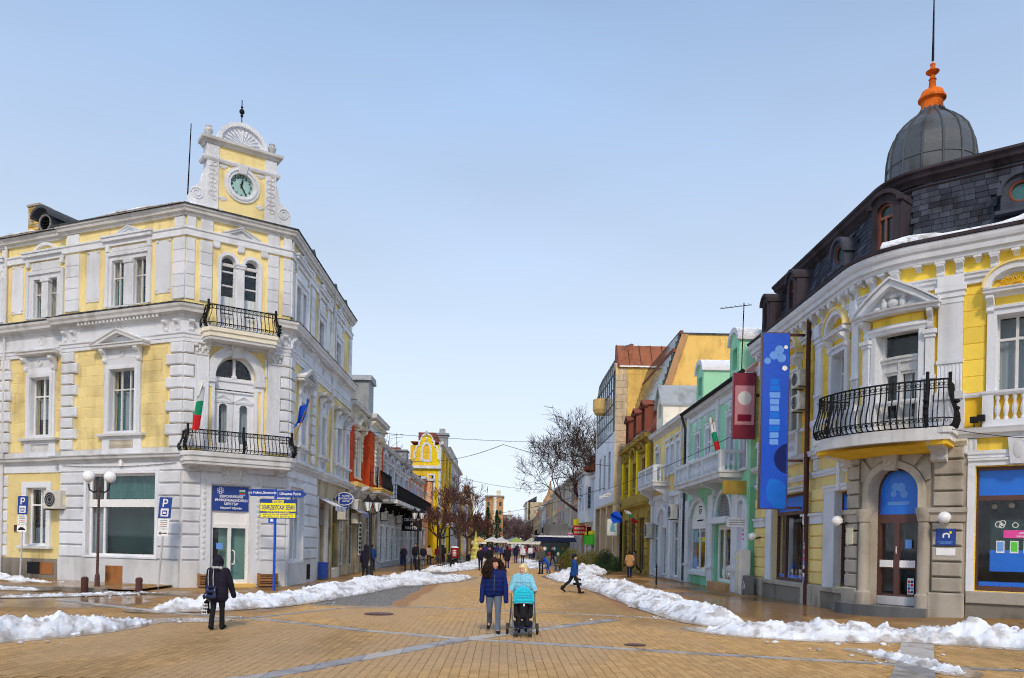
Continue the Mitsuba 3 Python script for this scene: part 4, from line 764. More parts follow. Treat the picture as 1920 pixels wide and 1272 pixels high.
rp('relief', cat([RB(ball((s, z, .14), r, 1)) for s, z, r in ((2.81, 9.36, (.16, .13, .12)), (2.81, 9.55, (.12, .07, .1)), (2.55, 9.34, (.10, .15, .1)), (2.52, 9.5, (.06, .07, .07)), (3.07, 9.34, (.10, .15, .1)), (3.1, 9.5, (.06, .07, .07)), (2.33, 9.27, (.14, .07, .08)), (3.29, 9.27, (.14, .07, .08)))]), 'white_old')
bd = put('balcony_door', cat([prism(RB, door.difference(shapely.union_all([rect(2.3, 3.4, 7.86, 8.5), rect(2.38, 2.76, 6.0, 7.3), rect(2.94, 3.32, 6.0, 7.3)])), -.34, -.24), box(RB, 2.2, 3.5, 7.66, 7.82, -.3, -.18), box(RB, 2.15, 3.55, 7.76, 7.82, -.3, -.14), box(RB, 2.34, 2.8, 7.38, 7.44, -.26, -.2), box(RB, 2.9, 3.36, 7.38, 7.44, -.26, -.2), box(RB, 2.81, 2.89, 5.5, 7.66, -.26, -.2)]), 'white_old', RK)
for r in ((2.3, 3.4, 7.86, 8.5), (2.38, 2.76, 6.0, 7.3), (2.94, 3.32, 6.0, 7.3)): put('pane', RB(([(r[0], r[2], -.3), (r[1], r[2], -.3), (r[1], r[3], -.3), (r[0], r[3], -.3)], [[0, 1, 2], [0, 2, 3]])), parent=bd, bsdf='glass')
put('room', [(box(RB, 2.0, 3.7, 5.4, 8.7, -.9, -.88), 'room'), (wavy(RB, 2.9, 3.16, 5.6, 7.6, -.5), 'curtain')], parent=bd)
# balcony
fr_ = [(.75, 0), (.62, .5), (.72, .85), (.95, 1.12)] + [(s, 1.2) for s in np.linspace(1.25, 4.35, 12)] + [(4.5, 1.15), (4.5, 0)]
balcony(RB, fr_, 5.1, .34, RK, 6.76, [(1.15, .36, 4.62), (4.1, .40, 4.58)], [.10, .72, .86], gap=.115, bulge=.17, under='yellow_deep', face='white_old')
rp('balcony_cove', rings(RB, RB.cuts(1.3, 3.9), [[(4.85, -.02), (4.85, .28), (4.92, .7), (5.0, 1.05), (5.0, -.02)]] * len(RB.cuts(1.3, 3.9))), 'yellow_deep')
# frieze, brackets, main cornice
rp('string_course', dsweep(S0, S1, [(-.1, 9.56), (.08, 9.56), (.08, 9.68), (.14, 9.71), (.14, 9.80), (.18, 9.82), (.18, 9.87), (-.1, 9.87)]), 'white'); rp('frieze', dsweep(S0, S1, [(-.1, 9.872), (.03, 9.872), (.03, 10.32), (-.1, 10.32)]), 'yellow_r')
big = [s for s in np.arange(-8.2, 11.5, .98)]
for s in [-8.0, -7.3, -6.5, -5.6, -4.7, -3.8, -2.9, -1.95, -1.3, -.4, .45, 1.0, 1.36, 2.1, 2.85, 4.02, 4.5, 5.35, 6.35, 7.3, 7.8, 8.8, 9.8, 10.8]: rp('bracket', cat([scroll_bracket(RB, s - .10, s + .10, 9.89, 10.22, .22, .03), box(RB, s - .13, s + .13, 10.22, 10.30, -.02, .26)]), 'white')
for s in [-7.65, -6.05, -5.15, -4.25, -3.35, -2.4, -.85, .03, .72, 1.73, 2.48, 3.45, 4.95, 5.85, 6.85, 8.3, 9.3, 10.3]: rp('modillion', cat([box(RB, s - .10, s + .10, 10.24, 10.30, .0, .26), scroll_bracket(RB, s - .07, s + .07, 10.13, 10.24, .2, .03)]), 'white')
rp('main_cornice', dsweep(S0, S1, [(-.1, 10.31), (.26, 10.31), (.28, 10.40), (.35, 10.44), (.36, 10.58), (.42, 10.64), (.45, 10.72), (.46, 10.78), (.46, 10.83), (-.4, 10.87)]), 'white'); rp('gutter', dsweep(S0, S1, [(.36, 10.842), (.50, 10.842), (.52, 10.93), (.44, 10.91)]), 'lead')
# mansard roof
Z0, D0, Z1, D1 = 10.87, -.25, 13.13, -.85
rp('mansard', dsweep(-8.3, S1, [(D0 - .04, Z0), (D1 - .04, Z1), (D1 - .5, Z1), (D0 - .9, Z0)]), 'slate3')
rp('mansard_cornice', dsweep(-8.45, S1, [(-1.3, 13.07), (-.80, 13.07), (-.74, 13.15), (-.62, 13.21), (-.58, 13.31), (-.50, 13.37), (-.50, 13.44), (-1.0, 13.53), (-3.2, 13.65), (-3.2, 13.45), (-1.3, 13.25)]), 'lead', smooth=30)
rp('mansard_cornice', dsweep(-8.4, S1, [(-1.1, 12.90), (-.80, 12.90), (-.74, 12.96), (-.80, 13.02), (-1.1, 13.02)]), 'lead')
DORM = [(-7.75, .8), (-4.7, .8), (2.35, .95)]; OCU = [(-.8, 12.1), (5.9, 12.0)]
hole = shapely.union_all([rect(s - w / 2 - .05, s + w / 2 + .05, 10.5, 13.1) for s, w in DORM] + [sg.Point(s, z).buffer(.5) for s, z in OCU])
tiles = []
nr = 12; lean = (Z1 - Z0) / nr
for r in range(nr):
    s = -8.3 + .16 * (r % 2)
    while s < 8.6:
        w_ = .30 + .05 * (rng.random() - .5); z = Z0 + r * lean
        if not hole.intersects(rect(s + .02, s + w_ - .02, z + .02, z + lean)):
            dd = lambda q: D0 + (D1 - D0) * (q - Z0) / (Z1 - Z0)
            t = .004 * rng.random()
            V = [(s + .006, z, dd(z) + .022 + t), (s + w_ - .006, z, dd(z) + .022 + t), (s + w_ - .006, z + lean * 1.05, dd(z + lean) + .004), (s + .006, z + lean * 1.05, dd(z + lean) + .004),
                 (s + .006, z, dd(z) - .01), (s + w_ - .006, z, dd(z) - .01), (s + w_ - .006, z + lean * 1.05, dd(z + lean) - .02), (s + .006, z + lean * 1.05, dd(z + lean) - .02)]
            tiles.append((s, RB((V, np.array([[0, 1, 2], [0, 2, 3], [0, 5, 1], [0, 4, 5], [1, 5, 6], [1, 6, 2], [3, 7, 4], [3, 4, 0]])))))
        s += w_
tiles.sort(key=lambda q: -min(q[0], 7.0 - abs(q[0] - 7)))
for s, t in tiles[:300]: rp('slate', t, rng.choice(['slate', 'slate', 'slate2', 'slate3']))
lab(rp('slate_field', [(t, rng.choice(['slate', 'slate', 'slate2', 'slate3'])) for s, t in tiles[300:]]), 'slates of the mansard along the street', kind='stuff')
for s, w_ in DORM:
    o = arch(s - w_ / 2, s + w_ / 2, 10.88, 12.5, .30); i = arch(s - w_ / 2 + .18, s + w_ / 2 - .18, 10.96, 12.28, .24)
    dk_ = put('dormer', cat([prism(RB, o.difference(i), -1.1, -.02), prism(RB, arch(s - w_ / 2 - .08, s + w_ / 2 + .08, 12.48, 12.52, .38).difference(arch(s - w_ / 2 + .02, s + w_ / 2 - .02, 12.4, 12.5, .29)), -1.1, .08), box(RB, s - w_ / 2 - .13, s - w_ / 2 + .04, 12.46, 12.6, -.9, .07), box(RB, s + w_ / 2 - .04, s + w_ / 2 + .13, 12.46, 12.6, -.9, .07), box(RB, s + w_ / 2 + .002, s + w_ / 2 + .09, 10.88, 12.46, -.8, -.06)]), 'lead', RK)
    wf = i
    put('window', prism(RB, wf.difference(shapely.union_all([rect(s - .22, s - .03, 11.04, 12.08), rect(s + .03, s + .22, 11.04, 12.08), arch(s - .22, s + .22, 12.16, 12.28, .18)])), -.2, -.12), 'brown_red', dk_, 'satin')
    put('pane', box(RB, s - .28, s + .28, 10.98, 12.52, -.2, -.19), 'room_teal', dk_, 'gloss')
for s, z in OCU:
    ok = put('oculus', cat([prism(RB, sg.Point(s, z).buffer(.46).union(rect(s - .48, s + .48, z - .5, z)).difference(sg.Point(s, z).buffer(.30)), -1.0, -.22), prism(RB, arch(s - .56, s + .56, z - .05, z, .56).difference(sg.Point(s, z).buffer(.45)), -1.0, -.12), box(RB, s - .6, s + .6, z - .58, z - .48, -.7, -.1)]), 'slate2', RK)
    put('frame', ring(RB, s, z, -.28, .28, .045, 18, 5), 'brown_red', ok); put('pane', prism(RB, sg.Point(s, z).buffer(.28), -.36, -.34), 'blind_teal', ok, 'gloss')
rp('hip_end', prism(Frame(RB.at(-8.3, 0, 0)[:2] + (0, .0), (-1, 0)), sg.Polygon([(-9, 10.8), (-.1, 10.8), (-.8, 13.1), (-9, 13.4)]), -.3, .05), 'slate')
# turret dome
dc = (14.5, 27.5); prof = [(1.40, 12.9), (1.40, 14.2), (1.39, 15.0), (1.37, 15.5), (1.30, 15.95), (1.16, 16.32), (.94, 16.60), (.68, 16.84), (.47, 17.0), (.38, 17.12), (.36, 17.18)]
dm = put('dome', lathe(prof + [(.0, 17.19)], 14, (*dc, 0)), 'zinc', RK, 'satin')
for i in range(14):
    a = i * 2 * np.pi / 14
    put('rib', tube([(dc[0] + (r + .015) * math.cos(a), dc[1] + (r + .015) * math.sin(a), z) for r, z in prof], .035, 5), 'zinc', dm, 'satin')
put('seam', cat([tube([(dc[0] + (r + .005) * math.cos(a), dc[1] + (r + .005) * math.sin(a), z) for a in np.linspace(0, 2 * np.pi, 15)], .014, 4, cap=False) for r, z in ((1.395, 15.2), (1.15, 16.33))]), 'grey_mid', dm)
put('finial', lathe([(.0, 17.3), (.35, 17.3), (.34, 17.62), (.44, 17.68), (.44, 17.74), (.39, 17.8), (.33, 17.96), (.18, 18.02), (.12, 18.06), (.10, 18.36), (.13, 18.38), (.09, 18.42), (.08, 18.54), (.20, 18.62), (.22, 18.66), (.1, 18.74), (.07, 18.84), (.09, 18.9), (.05, 18.95), (0, 19.0)], 16, (*dc, -.14)), 'orange', dm, smooth=40)
put('spire', tube([(*dc, 18.9), (*dc, 21.5)], [.045, .02], 6), 'iron', dm)
# ---------------------------------------------------------------- fittings of the right corner
rk = thing('drainpipe', 'dark brown drainpipe covered in stickers between the yellow shop windows', 'drainpipe')
put('tube', cat([tube([RB.at(-2.15, .0, .16), RB.at(-2.15, 9.5, .22), RB.at(-2.15, 10.2, .22), RB.at(-2.15, 10.32, .12)], .075, 8)]), 'brown', rk)
put('stickers', [(box(RB, -2.22, -2.09, z, z + .09 + .05 * rng.random(), .235, .24), rng.choice(['white_clean', 'blue_print', 'pink_sign', 'white_old', 'iron'])) for z in np.arange(.9, 2.3, .14)], parent=rk)
def sign_board(name, label, p, sz, th, col, edge, arm=None, rot=0.0):
    """A projecting board across the pavement: p = lower left front corner, facing the camera."""
    k = thing(name, label, 'sign'); f = Frame((p[0], p[1]), (math.cos(rot), math.sin(rot)))
    put('case', [(box(f, 0, sz[0], p[2], p[2] + sz[1], -th, -.01), edge)], parent=k, bsdf='satin'); put('face', box(f, .03, sz[0] - .03, p[2] + .03, p[2] + sz[1] - .03, -.01, .0), col, k, 'satin')
    return k, f
bs, f = sign_board('banner_sign', 'tall blue projecting sign with pale blurred print on brown arms', (9.22, 28.7, 3.43), (1.0, 6.35), .2, 'blue_brand', 'brown')
put('print', [(prism(f, sg.Point(.45, 3.9).buffer(.62).intersection(sg.Point(.95, 4.1).buffer(.72)).intersection(rect(.05, .95, 3.45, 5)), .001, .004), 'blue_brand_l'), (prism(f, sg.Point(1.05, 5.25).buffer(.55).intersection(rect(.05, .95, 3.45, 9)), .001, .003), 'jacket_blue')], parent=bs)
put('emblem', [(prism(f, sg.Point(x, z).buffer(r, 6), .001, .005), c) for x, z, r, c in ((.62, 9.15, .16, 'blue_print'), (.42, 8.95, .15, 'blue_print'), (.7, 8.86, .16, 'blue_print'), (.2, 8.75, .12, 'blue_print'), (.85, 9.25, .07, 'white_clean'), (.82, 8.5, .09, 'white_clean'))], parent=bs)
put('lettering', [(box(f, .28 + .05 * rng.random(), .68 - .05 * rng.random(), z, z + .2, .001, .004), rng.choice(['blue_print', 'blue_brand_l'])) for z in np.arange(5.75, 8.0, .24)], parent=bs)
for z in (9.72, 5.2, 3.5): put('arm', box(f, 1.0, 1.56, z - .04, z + .04, -.14, -.06), 'brown', bs)
put('post', tube([RB.at(-2.0, 3.3, .3), RB.at(-2.0, 9.9, .3)], .06, 6), 'brown', bs)
def globe_lamp(fr, s, z, d, label):
    k = thing('globe_lamp', label, 'wall lamp', 'white globe lamps on the right corner building')
    put('globe', ball(fr.at(s, z, d), .17, 3), 'lamp_white', k, 'satin', smooth=True); put('arm', tube([fr.at(s + .1, z - .02, .0), fr.at(s + .1, z - .1, d - .05), fr.at(s, z - .16, d)], .03, 6), 'iron', k)
globe_lamp(RB, -7.75, 2.52, .34, 'white globe lamp on the yellow wall beside the grey cabinet'); globe_lamp(RB, 1.12, 2.93, .44, 'white globe lamp left of the stone portal'); globe_lamp(RB, 4.3, 2.98, .46, 'white globe lamp right of the stone portal above the navy plaque')
k = thing('plaque', 'navy plaque with white arch emblem on the portal pier', 'plaque'); put('board', box(RB, 4.05, 4.55, 2.2, 2.68, .16, .19), 'blue_sign', k, 'satin'); put('emblem', [(prism(RB, arch(4.22, 4.40, 2.42, 2.5, .06).difference(arch(4.26, 4.36, 2.4, 2.48, .04)), .19, .194), 'white_clean'), (prism(RB, sg.Point(4.42, 2.57).buffer(.035), .19, .194), 'yellow_sign'), (box(RB, 4.12, 4.48, 2.29, 2.31, .19, .194), 'blue_print'), (box(RB, 4.16, 4.44, 2.25, 2.265, .19, .194), 'blue_print')], parent=k)
lab(put('plaque', box(RB, 4.06, 4.54, 1.92, 2.12, .16, .185), 'white_clean'), 'blank white plate below the navy plaque', 'plaque'); lab(put('plaque', box(RB, 1.2, 1.56, 2.2, 2.72, .16, .185), 'ivory'), 'ivory plaque on the left portal pier below the globe lamp', 'plaque')
def aircon(fr, s, z, label, w=.82, h=.58, dep=.3, group='air conditioner units on the walls', side=1, d0=.12):
    k = thing('air_conditioner', label, 'air conditioner', group)
    put('case', blk(fr, s, s + w, z, z + h, d0, d0 + dep, .02), 'ac', k, 'satin')
    put('grille', cat([prism(fr, sg.Point(s + w * .40, z + h / 2).buffer(h * .41, 10), d0 + dep - .01, d0 + dep + .008)]), 'dark', k); put('guard', cat([ring(fr, s + w * .40, z + h / 2, d0 + dep + .015, h * q, .008, 14, 4) for q in (.15, .28, .40)]), 'grey_light', k)
    put('cover', box(fr, s + w - .02, s + w + .015, z + h * .2, z + h * .7, d0 + .06, d0 + .2), 'ivory', k)
    put('bracket', cat([box(fr, s + .08, s + .12, z - .05, z, 0, d0 + dep), box(fr, s + w - .12, s + w - .08, z - .05, z, 0, d0 + dep)]), 'grey_mid', k)
    return k
aircon(RB, -3.25, 7.95, 'upper of two air conditioners behind the blue banner sign'); aircon(RB, -3.25, 7.1, 'lower of two air conditioners behind the blue banner sign')
aircon(LR, -7.25, 3.1, 'cream air conditioner with a yellowed fan on the left wall beside the shop window', 1.0, .78, .36, d0=.25)
for s, z, l in ((4.95, 5.62, 'black floodlight on the cornice, left one near the balcony end'), (5.12, 5.66, 'black floodlight on the cornice below the right window sill')):
    k = thing('floodlight', l, 'floodlight'); put('lamp_head', box(RB, s - .09, s + .09, z, z + .16, .16, .34), 'iron', k); put('stem', tube([RB.at(s, 5.48, .22), RB.at(s, z, .24)], .015, 5), 'iron', k)
k = thing('poster', 'phone advertising poster hanging inside the right shop window', 'poster')
put('sheet', [(box(RB, 5.3, 7.9, 1.75, 2.95, -.50, -.49), 'room_teal'), (box(RB, 5.3, 7.9, 1.5, 2.1, -.49, -.485), 'blue_brand_l')], parent=k)
put('banner', box(RB, 5.62, 7.6, 2.44, 2.66, -.485, -.48), 'pink_sign', k); put('lettering', cat([text(RB, 6.5, 2.565, -.478, 'два пъти повече мегабайти', .055, .003, True), text(RB, 6.5, 2.47, -.478, 'минути и мегабайти в роуминг', .055, .003, True)]), 'white_clean', k)
put('phone_picture', [(box(RB, s, s + .2, 2.02, 2.36, -.484, -.478), 'white_clean') for s in (5.45, 5.78, 6.1, 6.6)] + [(box(RB, s + .02, s + .18, 2.06, 2.33, -.478, -.474), c) for s, c in ((5.45, 'blue_print'), (5.78, 'green_bright'), (6.1, 'cyan_pale'), (6.6, 'blue_print'))], parent=k)
put('cloud_outline', cat([ring(RB, s, z, -.48, r, .012, 10, 4) for s, z, r in ((5.5, 2.82, .08), (5.6, 2.86, .07), (5.58, 2.78, .06), (5.9, 2.8, .07), (6.3, 2.3, .09), (6.75, 2.8, .09))]), 'white_clean', k)
for i in range(4): lab(put('ceiling_lamp', prism(RB, sg.Point(5.3 + .42 * i, 3.36 + .03 * (i % 2)).buffer(.07), -1.3 - .1 * (i % 2), -1.28), 'ivory'), ('first', 'second', 'third', 'fourth')[i] + ' round ceiling lamp from the left behind the right shop window', 'ceiling lamp', 'ceiling lamps behind the right shop window')
# ---------------------------------------------------------------- the street rows
LW_ = Frame((-9.2, 0), (0, 1)); RW_ = Frame((10.8, 0), (0, -1))       # s = y on the left, s = -y on the right
def win(fr, K, q, frame='white_clean', back='room', sur=.14, surc='white', d=-.09, cols=(.5,), rows=(.68,), far=False, sill=True):
    """A window of a street house: surround, frame, panes."""
    s0, s1, z0, z1 = q
    if sur: put('surround', prism(fr, rect(s0 - sur, s1 + sur, z0 - .02, z1 + sur).difference(rect(s0 + .02, s1 - .02, z0, z1 - .02)), -.3, .06), surc, K)
    k = put('window', prism(fr, rect(*q).difference(shapely.union_all(mullions(s0, s1, z0, z1, cols, rows, .07))), d - .06, d), frame, K)
    put('pane', box(fr, s0, s1, z0, z1, d - .10, d - .07), back, k, 'gloss')
    if sill: put('sill', box(fr, s0 - .2, s1 + .2, z0 - .12, z0, -.1, .14), surc, K)
    return k
def house(fr, K, s0, s1, z0, z1, col, ops=(), depth=9, core=True, th=.35, joint=None):
    w = rect(s0, s1, z0, z1)
    for q in ops: w = w.difference(q if hasattr(q, 'area') else rect(*q))
    put('wall', prism(fr, w, -th, 0), col, K)
    if core: put('inner_wall', box(fr, s0, s1, -.1, z1 - .1, -depth, -.9), 'beige_old' if core is True else core, K)
def corn(fr, K, s0, s1, z0, z1, p, col='white_old', name='cornice'): put(name, cornice(fr, s0, s1, z0, z1, p), col, K)
# shop fronts below the street side of the clock building
w = rect(5.42, LE, -.1, 5.04)
SH = [(5.9, 7.3, .1, 3.9), (9.1, 10.7, .5, 3.9), (11.4, 13.0, .6, 3.6)]
for q in SH: w = w.difference(rect(*q))
part('shop_wall', prism(LS, w, -.4, -.02), 'beige_old')
part('storey_cornice', sweep([LS.pt(5.42, 0)[0], LS.pt(LE, 0)[0]], [(-.1, 5.04), (.12, 5.04), (.14, 5.12), (.28, 5.18), (.30, 5.28), (.36, 5.31), (.36, 5.355), (-.1, 5.355)]), 'white_old')
for s0, s1, c in ((7.45, 8.0, 'white_old'), (8.55, 9.0, 'beige_old'), (10.75, 11.3, 'beige_old'), (13.05, 13.6, 'beige_old'), (5.5, 5.85, 'white_old')): part('shop_pier', blk(LS, s0, s1, -.1, 4.2, -.1, .08, .02), c)
win(LS, LB, SH[0], 'white_clean', 'room_teal', 0, d=-.2, cols=(.55,), rows=(.62,), sill=False); win(LS, LB, SH[1], 'gold', 'blind_teal', 0, d=-.15, cols=(.33, .66), rows=(.7,), sill=False); win(LS, LB, SH[2], 'white_clean', 'room', 0, d=-.15, sill=False)
part('shop_board', box(LS, 5.95, 7.25, 2.75, 3.6, -.12, -.06), 'grey'); part('shop_base', blk(LS, 8.9, 10.8, -.1, .5, -.1, .12, .02), 'cream')
def awning(fr, s0, s1, z, d, label, stripes=('awning', 'white_clean')):
    k = thing('awning', label, 'awning'); n = int((s1 - s0) / .16)
    for c in (0, 1):
        put('stripe', cat([rings(fr, [s0 + (s1 - s0) * i / n, s0 + (s1 - s0) * (i + 1) / n], [[(z, 0), (z - .42, d), (z - .66, d), (z - .66, d - .02), (z - .44, d - .03), (z - .05, 0)]] * 2) for i in range(c, n, 2)]), stripes[c], k)
    put('frame', cat([tube([fr.at(s, z, 0), fr.at(s, z - .45, d - .02)], .02, 5) for s in (s0, s1)]), 'grey_light', k)
awning(LS, 5.8, 8.2, 4.15, .9, 'violet and white striped awning beside the white corner ground floor'); awning(LS, 13.6, 16.2, 4.1, .9, 'plain pale violet awning under the red house', ('awning', 'awning'))
k = thing('information_sign', 'oval blue tourist information sign with white rim and letter i', 'sign'); f = Frame((-9.12, 43.7), (1, 0))
ov = affinity.scale(sg.Point(.5, 4.28).buffer(.5, 12), 1, .72)
put('board', prism(f, ov, -.08, 0), 'white_clean', k, 'satin'); put('face', prism(f, affinity.scale(ov, .92, .90), 0, .006), 'blue_sign', k, 'satin'); put('board', box(f, .08, .72, 3.7, 3.95, -.06, -.02), 'blue_sign', k, 'satin')
put('lettering', cat([text(f, .2, 4.08, .006, 'i', .40, .004, True)] + [text(f, .58, z, .006, t, .075, .004, True) for z, t in ((4.40, 'TOURIST'), (4.26, 'INFORMATION'), (4.12, 'CENTRE'))] + [text(f, .4, 3.78, -.02, 'Български', .07, .004)]), 'white_clean', k); put('arm', box(f, -.1, .1, 4.2, 4.3, -.06, -.02), 'iron', k)
aircon(LS, 9.6, 3.15, 'air conditioner above the green shop door on the left street', .8, .62, .45, d0=.2); aircon(LS, 14.2, 3.9, 'upper air conditioner under the red house balcony', .8, .62, .4, d0=.1); aircon(LS, 14.3, 3.05, 'lower air conditioner under the red house balcony', .8, .62, .4, d0=.1)
# red house
K = thing('red_house', 'deep red two storey house with white carved window frames and an iron balcony', 'building')
ro_ = [(49.7, 51.3, 6.0, 8.6), (55.2, 56.9, 6.0, 8.6)]
house(LW_, K, 47.85, 53, 5.3, 9.9, 'red_wall', ro_[:1]); house(LW_.shifted(0, .35), K, 53, 59, 5.3, 9.9, 'red_wall', [ro_[1]], th=.6, core=False)
for s0, s1, dd in ((47.85, 53, 0), (52.9, 59.05, .35)):
    f = LW_.shifted(0, dd)
    courses(f, K, rect(s0 + .1, (s0 + s1) / 2 - 1.3, 5.6, 9.4), 5.6, .48, 99, -.02, .03, 'red_wall', 'plaster_course', gap=.03, c=.01); courses(f, K, rect((s0 + s1) / 2 + 1.4, s1 - .1, 5.6, 9.4), 5.6, .48, 99, -.02, .03, 'red_wall', 'plaster_course', gap=.03, c=.01)
    put('frieze', box(f, s0, s1, 9.3, 9.64, -.1, .08), 'white', K); corn(f, K, s0, s1, 9.95, 10.45, .5); put('dentil_row', cat([scroll_bracket(f, s, s + .2, 9.65, 9.95, .34, .05) for s in np.arange(s0 + .15, s1 - .2, .5)]), 'cream', K)
    put('frieze_back', box(f, s0, s1, 9.64, 9.96, -.3, .05), 'white_old', K)
    q = ro_[0 if dd == 0 else 1]; win(f, K, q, 'white_old', 'blind', .3, 'cream'); c = (q[0] + q[1]) / 2
    put('pediment', pediment(f, q[0] - .6, q[1] + .6, 9.0, .85 if dd == 0 else .35, .4, 0, .14, .14), 'cream', K); put('carving', cat([f(ball((s, z, .1), (.13, .16, .08), 1)) for s in (q[0] - .3, q[1] + .3) for z in np.arange(7.2, 9.0, .3)] + [scroll_bracket(f, s - .12, s + .12, 8.5, 9.0, .4, .05) for s in (q[0] - .3, q[1] + .3)]), 'cream', K)
balcony(LW_, [(53.2, 0), (53.2, 1.15), (58.6, 1.15), (58.6, 0)], 5.35, .22, K, 6.7, [(53.6, .4, 4.6), (58.2, .4, 4.6), (49.4, .4, 4.6)], [.12, .88], gap=.2, bulge=.15, face='ochre_wall')
put('ledge', box(LW_, 47.9, 53, 5.3, 5.55, -.1, .55), 'ochre_wall', K); put('roof', box(LW_, 47.85, 59, 10.4, 10.48, -9, .4), 'zinc', K)
put('dormer', cat([box(LW_, 54.6, 56.6, 10.4, 12.95, -1.35, -.05), prism(LW_, sg.Polygon([(54.4, 12.95), (56.8, 12.95), (56.5, 13.35), (54.7, 13.35)]), -1.55, .12)]), 'zinc_light', K)
go = [(48.3, 50.2, .5, 4.0), (51.5, 53.0, .5, 3.9), (54.4, 56.6, .3, 3.9), (57.2, 58.3, .1, 3.6)]
house(LW_, K, 47.85, 59, -.1, 5.3, 'beige_old', go, core=False)
for q in go: win(LW_, K, q, 'white_old', 'room_teal', 0, d=-.2, sill=False)
for s in (50.4, 53.2, 56.8): put('shop_pier', blk(LW_, s, s + .7, -.1, 4.4, -.1, .1, .02), 'beige_old', K)
corn(LW_, K, 47.85, 59, 4.9, 5.28, .4); put('red_band', box(LW_, 53.5, 59, 4.35, 4.88, -.1, .03), 'red_wall', K)
vs = thing('shop_banner', 'white vertical shop banner with black lettering on the left street', 'sign'); put('board', box(LW_, 50.5, 51.3, 1.1, 3.2, .15, .2), 'white_clean', vs); put('lettering', [(box(LW_, 50.6, 51.2, z, z + .2, .2, .21), 'black') for z in np.arange(1.2, 3.0, .28)], parent=vs)
# pink house with the long balcony, orange house
K = thing('pink_house', 'pink two storey house with white arched window hoods and a long dark balcony', 'building')
po = [(60.3 + 3.75 * i, 62.6 + 3.75 * i, 5.4, 7.9) for i in range(5)]
house(LW_, K, 59.05, 79, 4.9, 9.2, 'pink', po); corn(LW_, K, 59.05, 79, 8.85, 9.3, .45)
for q in po:
    win(LW_, K, q, 'white', 'blind', .2, 'white'); c = (q[0] + q[1]) / 2
    put('hood', arc_hood(LW_, c, 8.25, 1.25, .3, .22, 0, .8), 'white', K); put('hood_cornice', cornice(LW_, q[0] - .4, q[1] + .4, 8.02, 8.26, .25), 'white', K)
    put('pilaster', box(LW_, q[0] - .95, q[0] - .5, 5.3, 8.9, -.05, .1), 'white', K)
put('roof', prism(LW_, rect(59.05, 79, 9.2, 9.3), -9, .2), 'zinc', K)
go = [(60.2 + 3.1 * i, 62.3 + 3.1 * i, .4, 3.2) for i in range(6)]
house(LW_, K, 59.05, 79, -.1, 4.9, 'plaster_grey', go, core=False)
for q in go: win(LW_, K, q, 'white_clean', 'blind_teal', .1, 'white_clean', sill=False)
courses(LW_, K, rect(59.1, 60.1, .5, 4.2), .5, .5, 99, -.02, .05, 'white_old', 'rustic_block', gap=.05); courses(LW_, K, rect(62.5, 63.1, .5, 4.2), .5, .5, 99, -.02, .05, 'white_old', 'rustic_block', gap=.05)
lb = put('long_balcony', box(LW_, 59.4, 88.5, 4.85, 5.12, 0, 1.45), 'white_old', K); put('front_rail', cat([box(LW_, 59.5, 88.4, z, z + .04, 1.36, 1.42) for z in (5.2, 5.5, 6.2)] + [box(LW_, s, s + .05, 5.12, 6.2, 1.37, 1.41) for s in np.arange(59.6, 88.3, .13)]), 'iron', lb)
put('side_rail', cat([tube([LW_.at(59.5, 5.12, d), LW_.at(59.5, 6.22, d)], .016, 4) for d in np.arange(.1, 1.4, .16)] + [tube([LW_.at(59.5, z, .05), LW_.at(59.5, z, 1.4)], .02, 4) for z in (5.2, 5.5, 5.9, 6.22)]), 'iron', lb)
put('bracket', cat([scroll_bracket(LW_, s, s + .3, 4.2, 4.85, 1.2) for s in np.arange(60, 88, 4)]), 'iron', lb)
K = thing('orange_house', 'orange two storey house beyond the pink one, sharing its long balcony', 'building')
oo = [(80.2 + 2.8 * i, 81.6 + 2.8 * i, 5.5, 7.9) for i in range(4)]
house(LW_, K, 79.05, 91, 4.9, 8.6, 'orange_wall', oo); corn(LW_, K, 79.05, 91, 8.4, 8.85, .45); [win(LW_, K, q, 'white', 'blind', .3, 'white') for q in oo]
house(LW_, K, 79.05, 91, -.1, 4.9, 'white_old', [(80, 82.5, .3, 3.4), (84, 87, .3, 3.4)], core=False); [win(LW_, K, q, 'white_clean', 'room_teal', 0, sill=False) for q in ((80, 82.5, .3, 3.4), (84, 87, .3, 3.4))]
put('roof', box(LW_, 79.05, 91, 8.8, 8.88, -9, .3), 'zinc', K)
put('dormer', cat([box(LW_, 79.4, 81.2, 8.8, 11.0, -2, -.4), box(LW_, 83, 85, 8.8, 10.6, -2, -.4), box(LW_, 79.2, 81.4, 11, 11.15, -2.1, -.3)]), 'zinc_light', K); put('chimney', box(LW_, 86.5, 87.6, 9.3, 12.2, -3, -2), 'brick', K)
k = thing('shop_sign', 'black projecting shop sign with white lettering for shoes and bags', 'sign'); f = Frame((-8.75, 70), (1, 0)); put('board', box(f, 0, 1.75, 2.95, 4.2, -.2, 0), 'black', k); put('lettering', cat([text(f, .87, 3.82, 0, 'ОБУВКИ', .24, .006, True), text(f, .87, 3.46, 0, 'И', .2, .006, True), text(f, .87, 3.1, 0, 'ЧАНТИ', .24, .006, True)]), 'white_clean', k)
for s, z in ((60.2, 3.6), (69.0, 3.6), (77.5, 3.5)): aircon(LW_, s, z, ('nearest', 'middle', 'farthest')[int((s - 60) / 8)] + ' air conditioner on the pale ground floor of the pink house', .9, .7, .4)
